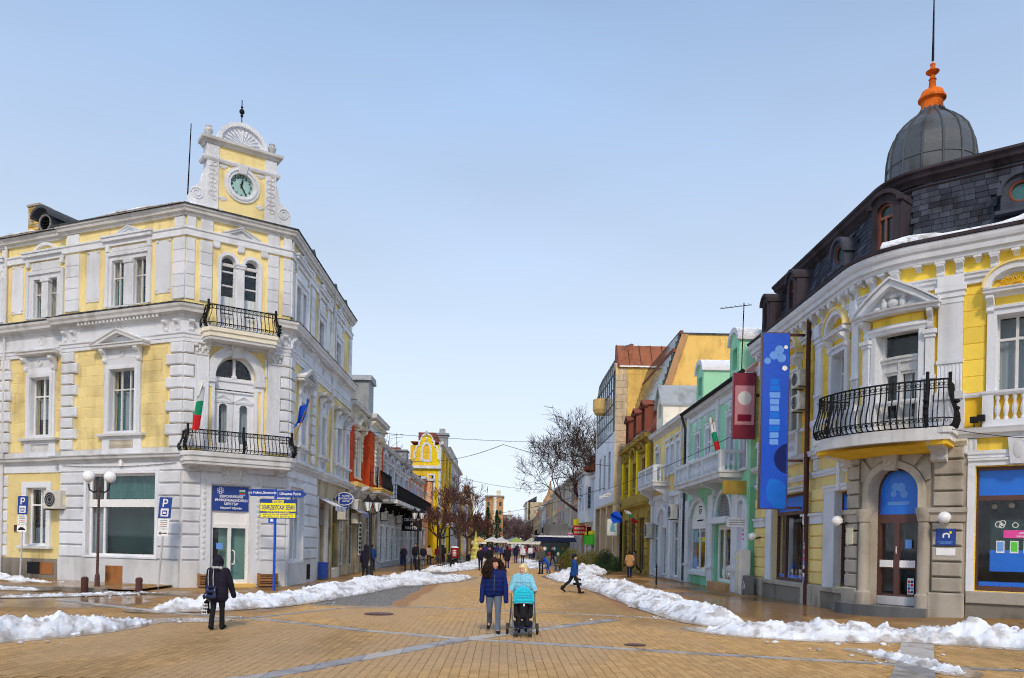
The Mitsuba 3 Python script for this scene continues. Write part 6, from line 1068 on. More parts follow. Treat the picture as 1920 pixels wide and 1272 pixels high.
# ---------------------------------------------------------------- snow
MELT = []
def snow_bank(label, spine, seed, res=.07, lump=1.0, col=None, name='snow_bank'):
    P = np.array(spine, float); seg = np.linalg.norm(np.diff(P[:, :2], axis=0), axis=1); cum = np.concatenate([[0], np.cumsum(seg)])
    n = max(8, int(cum[-1] / res)); u = np.linspace(0, cum[-1], n)
    C = np.stack([np.interp(u, cum, P[:, k]) for k in range(4)], 1)
    k = max(2, int(.5 / (u[1] - u[0]))); ker = np.ones(2 * k + 1) / (2 * k + 1)
    for a in (0, 1): C[:, a] = np.convolve(np.pad(C[:, a], k, 'reflect', reflect_type='odd'), ker, 'valid')
    t = np.gradient(C[:, :2], axis=0); t /= np.linalg.norm(t, axis=1, keepdims=True); nn = np.stack([-t[:, 1], t[:, 0]], 1)
    m = max(10, int(2 * C[:, 2].max() / res)); v = np.linspace(-1, 1, m)
    end = np.minimum(1, np.minimum(u, cum[-1] - u) / .5) ** .5
    wob = 1 + .55 * (meshkit.fbm(np.stack([u * 1.3, u * 0 + seed, u * 0], 1), 3, seed) - .5)
    X = C[:, None, 0] + nn[:, None, 0] * (v[None] * (C[:, 2] * wob)[:, None]); Y = C[:, None, 1] + nn[:, None, 1] * (v[None] * (C[:, 2] * wob)[:, None])
    q = np.stack([X, Y, np.full_like(X, seed)], -1)
    lumps = np.abs(meshkit.fbm(q * 1.7, 3, seed) - .5) * 2; fine = meshkit.fbm(q * 5.5, 3, seed + 3)
    prof = np.clip(1 - v[None] ** 2, 0, 1) ** .75 * end[:, None]
    Z = .86 * C[:, None, 3] * prof * (.38 + lump * (.8 * (meshkit.fbm(q * 1.1, 2, seed + 9) - .35) + .75 * lumps)) + lump * (.22 * (fine - .5) + .16 * (np.abs(meshkit.fbm(q * 8.5, 2, seed + 21) - .5) * 2 - .25)) * np.minimum(prof * 2.2, 1)
    side = .10 * lump * (meshkit.fbm(q * 4.2, 3, seed + 5) - .5)
    V = np.stack([X + side, Y + .12 * lump * (meshkit.fbm(q * 4.6, 3, seed + 7) - .5), np.maximum(Z, -.02 + .0 * Z) + gz(X, Y) - .03 * (prof <= .02)], -1).reshape(-1, 3)
    i, j = np.meshgrid(np.arange(n - 1), np.arange(m - 1), indexing='ij'); a = (i * m + j).ravel()
    k = put(name, (V, np.vstack([np.stack([a, a + m, a + m + 1], 1), np.stack([a, a + m + 1, a + 1], 1)])), bsdf='snow', smooth=True)
    MELT.append(shapely.union_all([sg.Point(*c[:2]).buffer(c[2] * 1.12 + .12 + .30 * max(0., float(w) - .75)) for c, w in zip(C[::3], wob[::3])]))
    return lab(k, label, 'snow bank')
snow_bank('lumpy snow bank at the lower left edge of the square', [(-11.0, 14.2, .55, .5), (-10.0, 15.0, .8, .62), (-9.2, 16.0, .75, .66), (-8.7, 17.2, .6, .5), (-8.4, 18.2, .35, .3), (-8.2, 18.8, .2, .1)], 3, .05)
snow_bank('grey slush tail at the end of the lower left snow bank', [(-8.1, 19.0, .25, .03), (-7.4, 19.3, .35, .04), (-6.7, 19.4, .2, .03)], 5, .06, .4)
snow_bank('long snow ridge along the left pavement behind the woman in black', [(-9.3, 21.6, .5, .35), (-8.4, 22.4, .8, .55), (-7.5, 23.8, .85, .62), (-6.9, 26, .85, .6), (-6.4, 29.5, .9, .58), (-5.7, 34.5, .95, .58), (-5.0, 41, .9, .55), (-4.6, 47, .8, .5)], 11, .07)
snow_bank('broad snow heap on the left by the iron fences', [(-4.6, 37, .8, .3), (-3.6, 41, 1.1, .42), (-2.7, 45, 1.0, .36), (-2.2, 47, .6, .2)], 14, .09)
snow_bank('farther snow heap left of the walking couple', [(-4.6, 54, 1.0, .5), (-3.6, 60, 1.2, .6), (-2.6, 67, 1.0, .5), (-2.6, 74, .7, .3)], 17, .12)
snow_bank('thin snow strip on the kerb at the far left', [(-16.6, 24.6, .35, .12), (-15, 25.7, .5, .16), (-13.6, 27.0, .45, .14), (-12.2, 28.4, .25, .08)], 19, .06, .8)
snow_bank('snow heap by the yellow ground floor wall at the left edge', [(-26, 36.5, .8, .4), (-22, 34.6, .8, .42), (-19.8, 33.0, .6, .32), (-17.4, 31.8, .4, .14)], 23, .08)
snow_bank('low snow patch left of the globe street lamp', [(-19.6, 28.8, .5, .14), (-17.6, 29.0, .6, .18), (-16.4, 28.7, .4, .1)], 29, .08, .8)
snow_bank('long snow ridge along the right pavement', [(3.4, 50, .6, .35), (4.5, 43, 1.1, .6), (5.2, 36.5, 1.05, .62), (5.45, 30.5, .95, .66), (5.5, 25.5, .9, .66), (5.75, 21.5, .75, .55), (6.0, 20.4, .4, .2)], 31, .07)
snow_bank('snow bank in front of the stone portal on the right', [(5.0, 19.4, .4, .2), (6.0, 18.6, .7, .46), (7.2, 18.2, .75, .56), (8.6, 18.2, .7, .6), (9.6, 18.3, .75, .66), (10.7, 17.6, .75, .62), (11.6, 16.5, .7, .52), (12.8, 15.4, .6, .5)], 37, .05)
snow_bank('small snow strip lying on the grey band at the lower right', [(7.2, 16.0, .10, .07), (7.4, 15.2, .22, .17), (7.5, 14.3, .27, .2), (7.6, 13.4, .22, .17), (7.55, 13.0, .1, .06)], 41, .035)
snow_bank('snow mound beneath the green hedge on the right', [(4.2, 51, .9, .5), (5.6, 55, 1.4, .8), (6.8, 60, 1.2, .7), (7.2, 66, .8, .4)], 43, .12)
snow_bank('flat snow strip far along the right of the street', [(2.8, 66, .7, .2), (3.2, 76, 1.0, .3), (3.3, 90, 1.1, .3), (3.0, 105, .8, .2)], 47, .2)
snow_bank('flat snow strip far along the left of the street', [(-2.6, 78, .7, .2), (-2.7, 92, .9, .3), (-2.6, 110, .7, .2)], 53, .2)
melt = shapely.union_all(MELT).simplify(.03).difference(allb.buffer(-.01))
mm = []
for g in getattr(melt, 'geoms', [melt]):
    v, f = trimesh.creation.triangulate_polygon(g, engine='earcut'); v, f = trimesh.remesh.subdivide_to_size(np.column_stack([v, 0 * v[:, 0]]), f, 1.2, max_iter=12); v[:, 2] = gz(v[:, 0], v[:, 1]) + .0175; mm.append((v, f))
lab(put('wet_patch', cat(mm), bsdf='wet_paving'), 'wet dark paving round the melting snow banks', kind='structure')
lumps = []
r3 = random.Random(9)
for _ in range(120):
    x, y = r3.choice([(-9, 15.2), (-7.4, 18.6), (-6, 25), (-5, 33), (4.6, 27), (4.5, 22), (6, 17.6), (8.5, 17.2), (10, 16.4), (7.2, 14.3), (-12.5, 25.8), (4.3, 34), (3.6, 42)])
    x += r3.gauss(0, .6); y += r3.gauss(0, .9); r = .015 + .04 * r3.random() ** 3
    m = trimesh.creation.icosphere(1); v = np.array(m.vertices) * (r * (1 + .5 * r3.random()), r * (1 + .8 * r3.random()), r * .7) * (1 + .3 * (meshkit.noise(np.array(m.vertices) * 2 + x) - .5))[:, None]
    lumps.append((v + (x, y, float(gz(x, y)) + .03), m.faces))
lab(put('snow_crumbs', cat(lumps), bsdf='snow', smooth=True), 'crumbs of snow scattered beside the snow banks', kind='stuff')
def ledge_snow(pts, w, h, seed, step=.2, low=.12):
    """Snow lying along a ledge: pts is a list of 3-D points."""
    P = np.array(pts, float); seg = np.linalg.norm(np.diff(P, axis=0), axis=1); cum = np.concatenate([[0], np.cumsum(seg)]); u = np.arange(0, cum[-1], step)
    C = np.stack([np.interp(u, cum, P[:, k]) for k in range(3)], 1); t = np.gradient(C[:, :2], axis=0); t /= np.linalg.norm(t, axis=1, keepdims=True); nn = np.stack([t[:, 1], -t[:, 0]], 1)
    a = meshkit.fbm(np.stack([u * .8, u * 0, u * 0 + seed], 1), 3, seed); hh = h * np.clip(2.4 * (a - .28), low, 1.4); sec = [(-.5, 0), (-.42, .6), (-.1, 1), (.3, .85), (.52, .3), (.5, -.1)]
    V = np.array([[*(C[i, :2] + nn[i] * (s * w * (.8 + .4 * a[i]))), C[i, 2] + z * hh[i]] for i in range(len(u)) for s, z in sec]); k = len(sec)
    f = [[x, y, z] for i in range(len(u) - 1) for j in range(k) for x, y, z in ((i * k + j, i * k + (j + 1) % k, (i + 1) * k + (j + 1) % k), (i * k + j, (i + 1) * k + (j + 1) % k, (i + 1) * k + j))]
    return V, np.array(f)
R3 = lambda s, z, d: (*RB.pt(s, d)[0], z)
lab(put('eaves_snow', cat([ledge_snow([R3(s, 10.9, .28) for s in RB.cuts(2.6, 9)], .40, .30, 3, low=.5), ledge_snow([R3(s, 10.9, .34) for s in RB.cuts(-8.3, 2.6)], .26, .14, 5)]), bsdf='snow', smooth=True), 'snow lying along the eaves of the slate mansard', kind='stuff')
L3 = lambda fr, s, z, d: (*fr.pt(s, d)[0], z)
lab(put('eaves_snow', cat([ledge_snow([L3(LR, -15, 15.13, .2), L3(LR, -7, 15.13, .2)], .5, .20, 8), ledge_snow([L3(LF, -4.4, 15.13, .18), L3(LF, 0, 15.13, .18), L3(CH, 1.4, 15.13, .18)], .5, .16, 12), ledge_snow([L3(LR, -15, 11.26, .3), L3(LR, -6.8, 11.26, .3)], .3, .05, 4), ledge_snow([L3(LF, -6.5, 11.26, .3), L3(LF, 0, 11.26, .3)], .3, .05, 6)]), bsdf='snow', smooth=True), 'thin snow on the roof edge and ledges of the clock building', kind='stuff')
lab(put('eaves_snow', cat([ledge_snow([RW_.at(-45.4, 6.46, .95), RW_.at(-36, 6.46, .95)], .2, .08, 2), ledge_snow([(9.6, 70.2, 17.9), (13.5, 70.2, 17.9)], .3, .15, 5), ledge_snow([(10.1, 57.2, 10.18), (10.1, 69, 10.18)], .3, .1, 7)]), bsdf='snow', smooth=True), 'snow on the balcony and gutters of the right street houses', kind='stuff')
# ---------------------------------------------------------------- trees and bushes
def bare_tree(seed, h, trunk_r, trunk_h, spread, levels=5, up=.35, lean=(0, 0), first=6, twig_r=.012, ratio=.72, kids=3):
    r = random.Random(seed); limb, twig = [], []
    def grow(p, d, L, rad, lev):
        n = 4; pts = [p]; q = p.copy(); dd = d.copy()
        for _ in range(n):
            dd = dd + np.array([r.gauss(0, .16), r.gauss(0, .16), r.gauss(0, .10) + up * .12]); dd /= np.linalg.norm(dd); q = q + dd * L / n; pts.append(q.copy())
        rr = np.linspace(rad, max(rad * .62, twig_r * .6), n + 1)
        (limb if lev < 3 else twig).append(tube(pts, rr, 6 if lev < 2 else 3 if lev > 2 else 4, cap=False))
        if lev >= levels: return
        for c in range(kids + (1 if lev > 1 else 0)):
            k = r.choice([2, 3, 4]) if c else 4
            a = np.cross(dd, [r.gauss(0, 1), r.gauss(0, 1), r.gauss(0, 1)]); a /= np.linalg.norm(a) + 1e-9
            ang = math.radians(r.uniform(20, 52)); nd = dd * math.cos(ang) + a * math.sin(ang); nd[2] += up * .25; nd /= np.linalg.norm(nd)
            grow(pts[k], nd, L * ratio * r.uniform(.8, 1.1), max(rr[k] * .66, twig_r), lev + 1)
    top = np.array([lean[0], lean[1], trunk_h]); limb.append(tube([np.zeros(3), top * .5 + (.05, .02, 0), top], [trunk_r * 1.25, trunk_r, trunk_r * .9], 8))
    for i in range(first):
        a = 2 * math.pi * (i + r.random() * .6) / first; e = r.uniform(.35, 1.1)
        d = np.array([math.cos(a) * math.cos(e) * spread, math.sin(a) * math.cos(e) * spread, math.sin(e)]); d /= np.linalg.norm(d)
        grow(top - (0, 0, r.random() * trunk_h * .15), d, (h - trunk_h) * .42, trunk_r * .55, 1)
    return cat(limb), cat(twig)
def tree(label, x, y, args, cl='bark', ct='twig', name='bare_tree', group=None, rot=0):
    a, b = bare_tree(**args); k = thing(name, label, 'tree', group); c, s = math.cos(rot), math.sin(rot)
    mv = lambda m: (m[0] @ np.array([[c, s, 0], [-s, c, 0], [0, 0, 1]]) + (x, y, float(gz(x, y)) - .05), m[1])
    put('trunk', mv(a), cl, k); put('crown', mv(b), ct, k)
tree('pollarded bare tree with reddish twigs beside the first iron fence', -5.3, 69, dict(seed=4, h=5.9, trunk_r=.13, trunk_h=2.5, spread=.8, levels=5, up=.55, first=8, twig_r=.02, ratio=.66), ct='twig_red')
tree('taller bare tree behind the pollarded one on the left', -4.9, 92, dict(seed=8, h=9.4, trunk_r=.2, trunk_h=3.0, spread=.9, levels=5, up=.5, first=6, twig_r=.022, ratio=.72), ct='twig_red')
tree('pollarded bare tree far behind the red advertising drum', -4.8, 112, dict(seed=12, h=7.5, trunk_r=.16, trunk_h=2.8, spread=.8, levels=5, up=.5, first=7, twig_r=.026, ratio=.66), ct='twig_red')
tree('small bare tree farthest along the left side of the street', -4.6, 135, dict(seed=15, h=7.8, trunk_r=.16, trunk_h=2.8, spread=.8, levels=5, up=.5, first=7, twig_r=.03, ratio=.66), ct='twig_red')
tree('big bare tree reaching over the street from behind the white bay house', 11.0, 99.5, dict(seed=27, h=18.5, trunk_r=.36, trunk_h=6.0, spread=1.25, levels=6, up=.30, lean=(-.3, -.4), first=7, twig_r=.022, ratio=.74), cl='bark', ct='bark')
tree('bare tree showing above the roof of the pink house', -17.5, 73, dict(seed=31, h=15.5, trunk_r=.25, trunk_h=5, spread=.9, levels=5, up=.4, first=6, twig_r=.02), ct='twig_far')
for i, (x, y, h, sd) in enumerate(((-8, 285, 12, 2), (-3, 290, 12.5, 5), (1.5, 280, 13, 6), (5.5, 275, 11.5, 9), (9.5, 285, 13, 13), (14, 280, 12, 17), (7.5, 245, 11, 19), (3.2, 300, 14, 21))):
    tree(('first', 'second', 'third', 'fifth', 'seventh', 'eighth', 'sixth', 'fourth')[i] + ' bare purplish tree from the left closing the far street end', x, y, dict(seed=sd, h=h, trunk_r=.25, trunk_h=2.0, spread=1.1, levels=4, up=.3, first=7, twig_r=.07, ratio=.74, kids=4), cl='twig_far', ct='twig_far', group='bare trees at the end of the street')
def conifer(label, x, y, h, r, seed, col='green_dark'):
    q = np.random.default_rng(seed); n = 2600; k = thing('conifer', label, 'tree'); z = h * (.08 + .92 * q.random(n) ** 1.3); rad = r * (1 - z / h) * (.5 + .6 * q.random(n)); a = q.random(n) * 2 * np.pi; rad *= .75 + .35 * np.sin(a * 5 + z * 2)
    c = np.stack([x + rad * np.cos(a), y + rad * np.sin(a), z], 1); e1 = np.stack([np.cos(a), np.sin(a), -.5 + 0 * a], 1) * .45; e2 = np.stack([-np.sin(a), np.cos(a), 0 * a], 1) * .14
    V = np.stack([c + e2, c - e2, c + e1], 1).reshape(-1, 3); put('crown', (V, np.arange(3 * n).reshape(-1, 3)), col, k); put('trunk', tube([(x, y, 0), (x, y, h * .9)], [.25, .05], 6), 'bark', k)
conifer('tall dark conifer left of the far street end', -3.6, 205, 11.5, 3.4, 1); conifer('second dark conifer right of the tall one', -1.4, 225, 11.5, 3.2, 2); conifer('low dark conifer left of the two tall ones', -6.4, 210, 8.5, 3.4, 3)
pal('bush_olive', (.16, .15, .03), .2); pal('bush_green', (.03, .07, .025), .2)
def bush(label, x, y, rx, ry, h, col, seed, n=5200, lf=.07):
    q = np.random.default_rng(seed); d = q.normal(size=(n, 3)); d /= np.linalg.norm(d, axis=1, keepdims=True); d[:, 2] = np.abs(d[:, 2]); rr = q.random(n) ** .35 * (.72 + .5 * meshkit.fbm(d * 2.3 + seed, 3, seed))
    c = np.stack([x + d[:, 0] * rr * rx, y + d[:, 1] * rr * ry, d[:, 2] * rr * h + .05], 1); o = q.normal(size=(n, 3)); o /= np.linalg.norm(o, axis=1, keepdims=True); o[:, 2] = np.abs(o[:, 2]) + .3; p = np.cross(o, q.normal(size=(n, 3))); p /= np.linalg.norm(p, axis=1, keepdims=True)
    V = np.stack([c + p * lf * .35, c - p * lf * .35, c + o * lf], 1).reshape(-1, 3); k = thing('bush', label, 'bush'); put('foliage', (V, np.arange(3 * n).reshape(-1, 3)), col, k)
    put('stem', cat([tube([(x + rx * .3 * math.cos(a), y, 0), (x + rx * .6 * math.cos(a), y + ry * .4 * math.sin(a), h * .7)], [.03, .01], 4) for a in np.linspace(0, 6, 7)]), 'bark', k)
bush('rounded olive green hedge bush behind the man in blue', 5.9, 66, 1.3, 1.2, 1.7, 'bush_olive', 3); bush('olive green hedge bush right of the first, above the snow mound', 7.3, 65, 1.0, 1.2, 1.7, 'bush_olive', 4); bush('dark green bush at the right end of the hedge', 8.35, 64, .95, 1.0, 1.75, 'bush_green', 5); bush('small dark bush by the travertine column', 8.9, 62, .5, .6, 1.1, 'bush_green', 6, 2000); bush('dark spiky bush behind the olive hedge', 5.6, 71, .8, .8, 2.2, 'bush_green', 8, 2600)
# ---------------------------------------------------------------- street furniture
GX = Frame((0, 0), (1, 0))
def post(x, y, z0, z1, r, n=8, top=None): return tube([(x, y, z0), (*(top or (x, y)), z1)], r, n)
k = thing('globe_street_lamp', 'dark iron street lamp with two white globes before the left shop window', 'street lamp'); x, y = -15.1, 29.95
put('pole', cat([lathe([(0, 0), (.10, 0), (.09, .5), (.05, .6), (.042, 3.75), (.06, 3.8), (.03, 4.0), (0, 4.05)], 10, (x, y, 0))]), 'brown', k, 'satin')
for sx in (-1, 1):
    put('arm', tube([(x, y, 3.7), (x + sx * .2, y, 3.62), (x + sx * .36, y, 3.72), (x + sx * .40, y, 3.95)], .03, 6), 'iron', k); put('globe', ball((x + sx * .40, y, 4.2), .21, 3), 'lamp_white', k, 'satin', smooth=True)
def lantern(label, x, y, h, heads, sc=1.0):
    k = thing('lantern_street_lamp', label, 'street lamp', 'black lantern street lamps'); put('pole', lathe([(0, 0), (.19, 0), (.18, .8), (.12, .95), (.075, 1.1), (.07, h - .9), (.10, h - .85), (.05, h - .75), (0, h - .72)], 10, (x, y, 0)), 'iron', k, 'satin')
    for dx, dy in heads:
        cx, cy, z = x + dx, y + dy, h - .75; hd = put('lantern', cat([tube([(x, y, z - .15), (cx, cy, z - .02)], .03, 5), lathe([(0, z), (.08, z), (.10, z + .04), (0, z + .04)], 6, (cx, cy, 0)), lathe([(.27, z + .50), (.25, z + .56), (.10, z + .70), (.07, z + .74), (.04, z + .84), (0, z + .88)], 6, (cx, cy, 0))] + [tube([(cx + .1 * math.cos(a), cy + .1 * math.sin(a), z + .04), (cx + .24 * math.cos(a), cy + .24 * math.sin(a), z + .5)], .016, 4) for a in np.arange(6) * math.pi / 3]), 'iron', k)
        put('glass', lathe([(.09, z + .05), (.225, z + .49)], 6, (cx, cy, 0)), 'lamp_white', hd, 'satin')
lantern('black lantern lamp in front of the two walkers on the left pavement', -6.38, 38.9, 4.15, [(-.12, -.1), (.28, .2)]); lantern('second black lantern lamp along the left, by the iron fence', -5.85, 56, 4.3, [(-.25, 0), (.25, 0)]); lantern('third black lantern lamp along the left, before the tree', -5.2, 80, 4.3, [(-.25, 0), (.25, 0)]); lantern('black lantern lamp high on the left facade end of the long balcony', -7.2, 90, 6.0, [(0, 0)])
def parking_sign(label, x, y, z0, lean, boards, h):
    k = thing('parking_sign', label, 'sign'); dx, dy = lean; at = lambda z: (x + dx * (z - z0), y + dy * (z - z0), z)
    put('pole', tube([at(z0), at(h)], .035, 8), 'grey_light', k, 'satin'); f = Frame((x, y - .05), (1, -.12)); ang = math.atan2(dx, 1)
    def tilt(m): v, fc = m; z = v[:, 2] - z0; return np.column_stack([v[:, 0] + dx * z, v[:, 1] + dy * z, v[:, 2]]), fc
    for (w, z, hh, col, kind) in boards:
        b = put('board', tilt(box(f, -w / 2, w / 2, z, z + hh, -.02, 0)), col, k, 'satin')
        if kind == 'P': put('letter', tilt(text(f, 0, z + hh * .55, 0, 'P', hh * .36, .004, True)), 'white_clean', b); put('print', [(tilt(box(f, -w * .32, w * .32, z + hh * .08, z + hh * .46, 0, .003)), 'white_clean'), (tilt(prism(f, sg.Polygon([(-.10, z + hh * .36), (.10, z + hh * .36), (.08, z + hh * .14), (-.08, z + hh * .14)]), .003, .005)), 'blue_sign'), (tilt(box(f, -.06, .06, z + hh * .2, z + hh * .3, .005, .007)), 'white_clean')], parent=b)
        elif kind == 'car': put('print', [(tilt(prism(f, sg.Polygon([(-.17, z + .07), (.17, z + .07), (.17, z + .13), (.1, z + .15), (.06, z + .2), (-.07, z + .2), (-.11, z + .15), (-.17, z + .13)]), 0, .004)), 'black')], parent=b)
        elif kind == 'arrow': put('print', [(tilt(prism(f, sg.Polygon([(-.18, z + .12), (-.08, z + .19), (-.08, z + .14), (.18, z + .14), (.18, z + .10), (-.08, z + .10), (-.08, z + .05)]), 0, .004)), 'black')], parent=b)
        else: put('print', [(tilt(box(f, -w * .3, w * .3, z + hh * (.2 + .2 * i), z + hh * (.27 + .2 * i), 0, .003)), ('grey_mid', 'orange', 'grey_mid')[i % 3]) for i in range(4)], parent=b)
parking_sign('parking sign with a car plate on a rusty pole before the yellow ground floor', -20.6, 34.3, .1, (.025, 0), [(.46, 2.85, .78, 'blue_sign', 'P'), (.44, 2.42, .38, 'white_clean', 'x'), (.44, 2.1, .28, 'white_clean', 'car')], 3.5)
parking_sign('leaning parking sign with an arrow plate right of the big shop window', -13.1, 30.6, .0, (.075, 0), [(.50, 2.72, .80, 'blue_sign', 'P'), (.46, 2.32, .36, 'white_clean', 'x'), (.46, 2.02, .26, 'white_clean', 'arrow')], 3.4)
for x, y, l in ((-14.5, 27.9, 'short dark bollard in the kerb, left one of two'), (-12.72, 28.15, 'short dark bollard in the kerb, right one of two')): lab(put('bollard', lathe([(0, -.02), (.12, -.02), (.115, .4), (.125, .42), (.12, .52), (.06, .56), (0, .56)], 10, (x, y, 0)), 'brown', smooth=35), l, 'bollard')
for x, y, l in ((-5.37, 45, 'thin black post at the snow ridge on the left pavement'), (8.2, 42.1, 'thin black post at the snow ridge on the right pavement')): lab(put('post', lathe([(0, 0), (.05, 0), (.04, .9), (.055, .95), (.04, 1.05), (0, 1.08)], 8, (x, y, 0)), 'iron'), l, 'post')
lab(put('kerb', cat([trimesh.creation.extrude_polygon(sg.LineString([(-40, 33.5), (-22, 30.2), (-14.0, 28.35)]).buffer(.12, cap_style=2), .14), trimesh.creation.extrude_polygon(sg.LineString([(-14.0, 28.35), (-9.5, 26.8)]).buffer(.12, cap_style=2), .05)]), 'stone_dark'), 'dark stone kerb of the left pavement', kind='structure')
sheet = grid_mesh(np.linspace(-44, -13, 20), np.linspace(28.6, 33.5, 8), lambda x, y: x * 0 + .10); vv = sheet[0]; vv[:, 1] = vv[:, 1] - (vv[:, 0] + 14) * .22
lab(put('pavement', sheet, 'stone_dark', bsdf='paving'), 'wet brown pavement before the clock building', kind='structure')
pal('bark_brown', (.20, .10, .045), .3)
def planter(s0, s1, label):
    k = thing('planter', label, 'planter')
    for i in range(5): put('slat', blk(CH, s0, s1, .06 + .105 * i, .135 + .105 * i, .60, .66, .008), rng.choice(['wood', 'wood', 'bark_brown']), k); put('slat', cat([box(CH, s0, s0 + .05, .06 + .105 * i, .155 + .105 * i, .2, .60), box(CH, s1 - .05, s1, .06 + .105 * i, .155 + .105 * i, .2, .60)]), 'wood', k)
    put('soil', box(CH, s0 + .05, s1 - .05, .1, .5, .2, .57), 'iron', k)
planter(.62, 1.30, 'slatted wooden planter left of the glass entrance door'); planter(3.0, 3.75, 'slatted wooden planter right of the glass entrance door')
k = thing('information_centre_sign', 'blue information centre signboard with white lettering over the glass entrance door', 'sign'); put('board', box(CH, 1.22, 2.66, 3.12, 4.12, -.118, -.05), 'blue_sign', k, 'satin')
put('lettering', cat([text(CH, 1.96, z, -.05, t, h, .006, True) for t, z, h in (('ЕВРОПЕЙСКИ', 3.66, .10), ('ИНФОРМАЦИОНЕН', 3.51, .10), ('ЦЕНТЪР', 3.36, .10), ('Мария Габриел', 3.2, .085))]), 'white_clean', k)
put('emblem', cat([prism(CH, sg.Point(1.52 + r * math.cos(a), 3.94 + r * math.sin(a)).buffer(.025, 4), -.05, -.045) for r, n in ((.06, 6), (.12, 10)) for a in np.arange(n) * 2 * math.pi / n]), 'white_clean', k); put('flag_print', [(box(CH, 2.28, 2.52, 3.94, 4.0, -.05, -.045), 'white_clean'), (box(CH, 2.28, 2.52, 3.88, 3.94, -.05, -.045), 'green_flag'), (box(CH, 2.28, 2.52, 3.82, 3.88, -.05, -.045), 'red'), (box(CH, 2.28, 2.52, 3.75, 3.81, -.05, -.045), 'blue_print')], parent=k)
k = thing('direction_signpost', 'blue signpost with two arrow boards and a small blue plate beneath', 'signpost'); px_, py_ = -8.81, 31.1; f = Frame((px_, py_ - .06), (1, -.1)); put('pole', tube([(px_, py_, 0), (px_, py_, 3.95)], .05, 8), 'blue_brand', k, 'satin')
a1 = put('arrow_board', prism(f, sg.Polygon([(-.05, 3.66), (-.05, 3.94), (-.98, 3.94), (-1.12, 3.8), (-.98, 3.66)]), -.02, .0), 'blue_sign', k, 'satin'); put('lettering', text(f, -.52, 3.76, 0, 'ул. Райко Даскалов', .085, .005, True), 'white_clean', a1)
a2 = put('arrow_board', prism(f, sg.Polygon([(.08, 3.62), (.08, 3.90), (1.08, 3.90), (1.25, 3.76), (1.08, 3.62)]), -.02, .0), 'blue_sign', k, 'satin'); put('lettering', text(f, .6, 3.72, 0, 'Община Русе', .095, .005, True), 'white_clean', a2); put('plate', box(f, -.26, .02, 2.62, 2.86, -.02, 0), 'blue_brand', k, 'satin'); put('plate_print', prism(f, arch(-.18, -.06, 2.68, 2.74, .05), 0, .004), 'white_clean', k)
k = thing('advertising_sign', 'yellow and navy advertising panel fixed to the signpost', 'sign'); f = Frame((px_, py_ - .08), (1, -.1)); put('board', box(f, -.60, .86, 2.80, 3.55, -.03, 0), 'blue_sign', k, 'satin'); put('field', [(box(f, -.58, .84, 3.08, 3.40, 0, .004), 'yellow_sign'), (box(f, -.57, .83, 2.83, 3.01, 0, .004), 'yellow_sign'), (box(f, -.1, .36, 3.42, 3.52, 0, .004), 'yellow_sign')], parent=k)
put('lettering', cat([text(f, .13, 3.15, .004, 'ЗЕМЕДЕЛСКИ ЗЕМИ', .17, .005, True, 1.32), text(f, .13, 2.93, .004, 'ИЗПЛАТА НА МОМЕНТА', .055, .005, True, 1.2), text(f, .13, 2.85, .004, 'тел: 087 87 87 93 · 0878 87 88 33', .045, .005, True, 1.2), text(f, .13, 3.44, .004, 'КУПУВА', .06, .005, True)]), 'blue_sign', k); put('line', text(f, .13, 3.03, 0, 'КАНТОРА ЗА ЗЕМЯ', .04, .005, True, .9), 'yellow_sign', k)
k = thing('litter_bin', 'blue litter bin against the end of the white ground floor', 'bin'); put('body', blk(LS.shifted(5.75, .1), 0, .5, .08, .82, 0, .42, .03), 'blue_bin', k, 'satin'); put('lid', blk(LS.shifted(5.75, .1), -.03, .53, .83, .9, -.03, .45, .02), 'blue_bin', k, 'satin')
k = thing('litter_bin', 'small blue bin far along the left pavement', 'bin'); put('body', lathe([(0, .1), (.24, .1), (.28, .8), (.3, .85), (0, .9)], 10, (-8.2, 67, 0)), 'blue_bin', k, 'satin')
k = thing('utility_cabinet', 'tall grey electric cabinet between the mint house and the yellow corner', 'cabinet'); f = RW_.shifted(-34.75, .0); put('body', blk(f, -.45, .25, .0, 1.95, .05, .5, .02), 'grey_light', k); put('door', blk(f, -.4, .2, .1, 1.85, .5, .52, .01), 'ac', k); put('sticker', [(box(f, -.3, -.15, z, z + .12, .52, .525), 'yellow_sign') for z in (.4, .75, 1.1, 1.5)], parent=k)
k = thing('gas_cabinet', 'low dark cabinet covered in graffiti beside the tall grey one', 'cabinet'); put('body', blk(f, .35, .8, .0, .85, .05, .4, .02), 'grey_mid', k); put('scrawl', cat([tube(f((np.array([(.4 + .1 * i, .25 + .12 * ((i * 7) % 4), .405), (.45 + .1 * i, .4 + .1 * ((i * 5) % 3), .405), (.5 + .08 * i, .3, .405)]), np.zeros((0, 3), int)))[0], .012, 4) for i in range(3)]), 'white_clean', k)
for x, y, r, l in ((-3.31, 21.9, .40, 'round iron manhole cover left of the couple'), (2.73, 16.1, .22, 'small round iron cover right of the pushchair')): lab(put('manhole_cover', cat([lathe([(0, .02), (r, .02), (r, .0)], 24, (x, y, .004)), lathe([(r * .6, .026), (r * .75, .026)], 24, (x, y, .004))]), 'brown', bsdf='satin'), l, 'manhole cover')
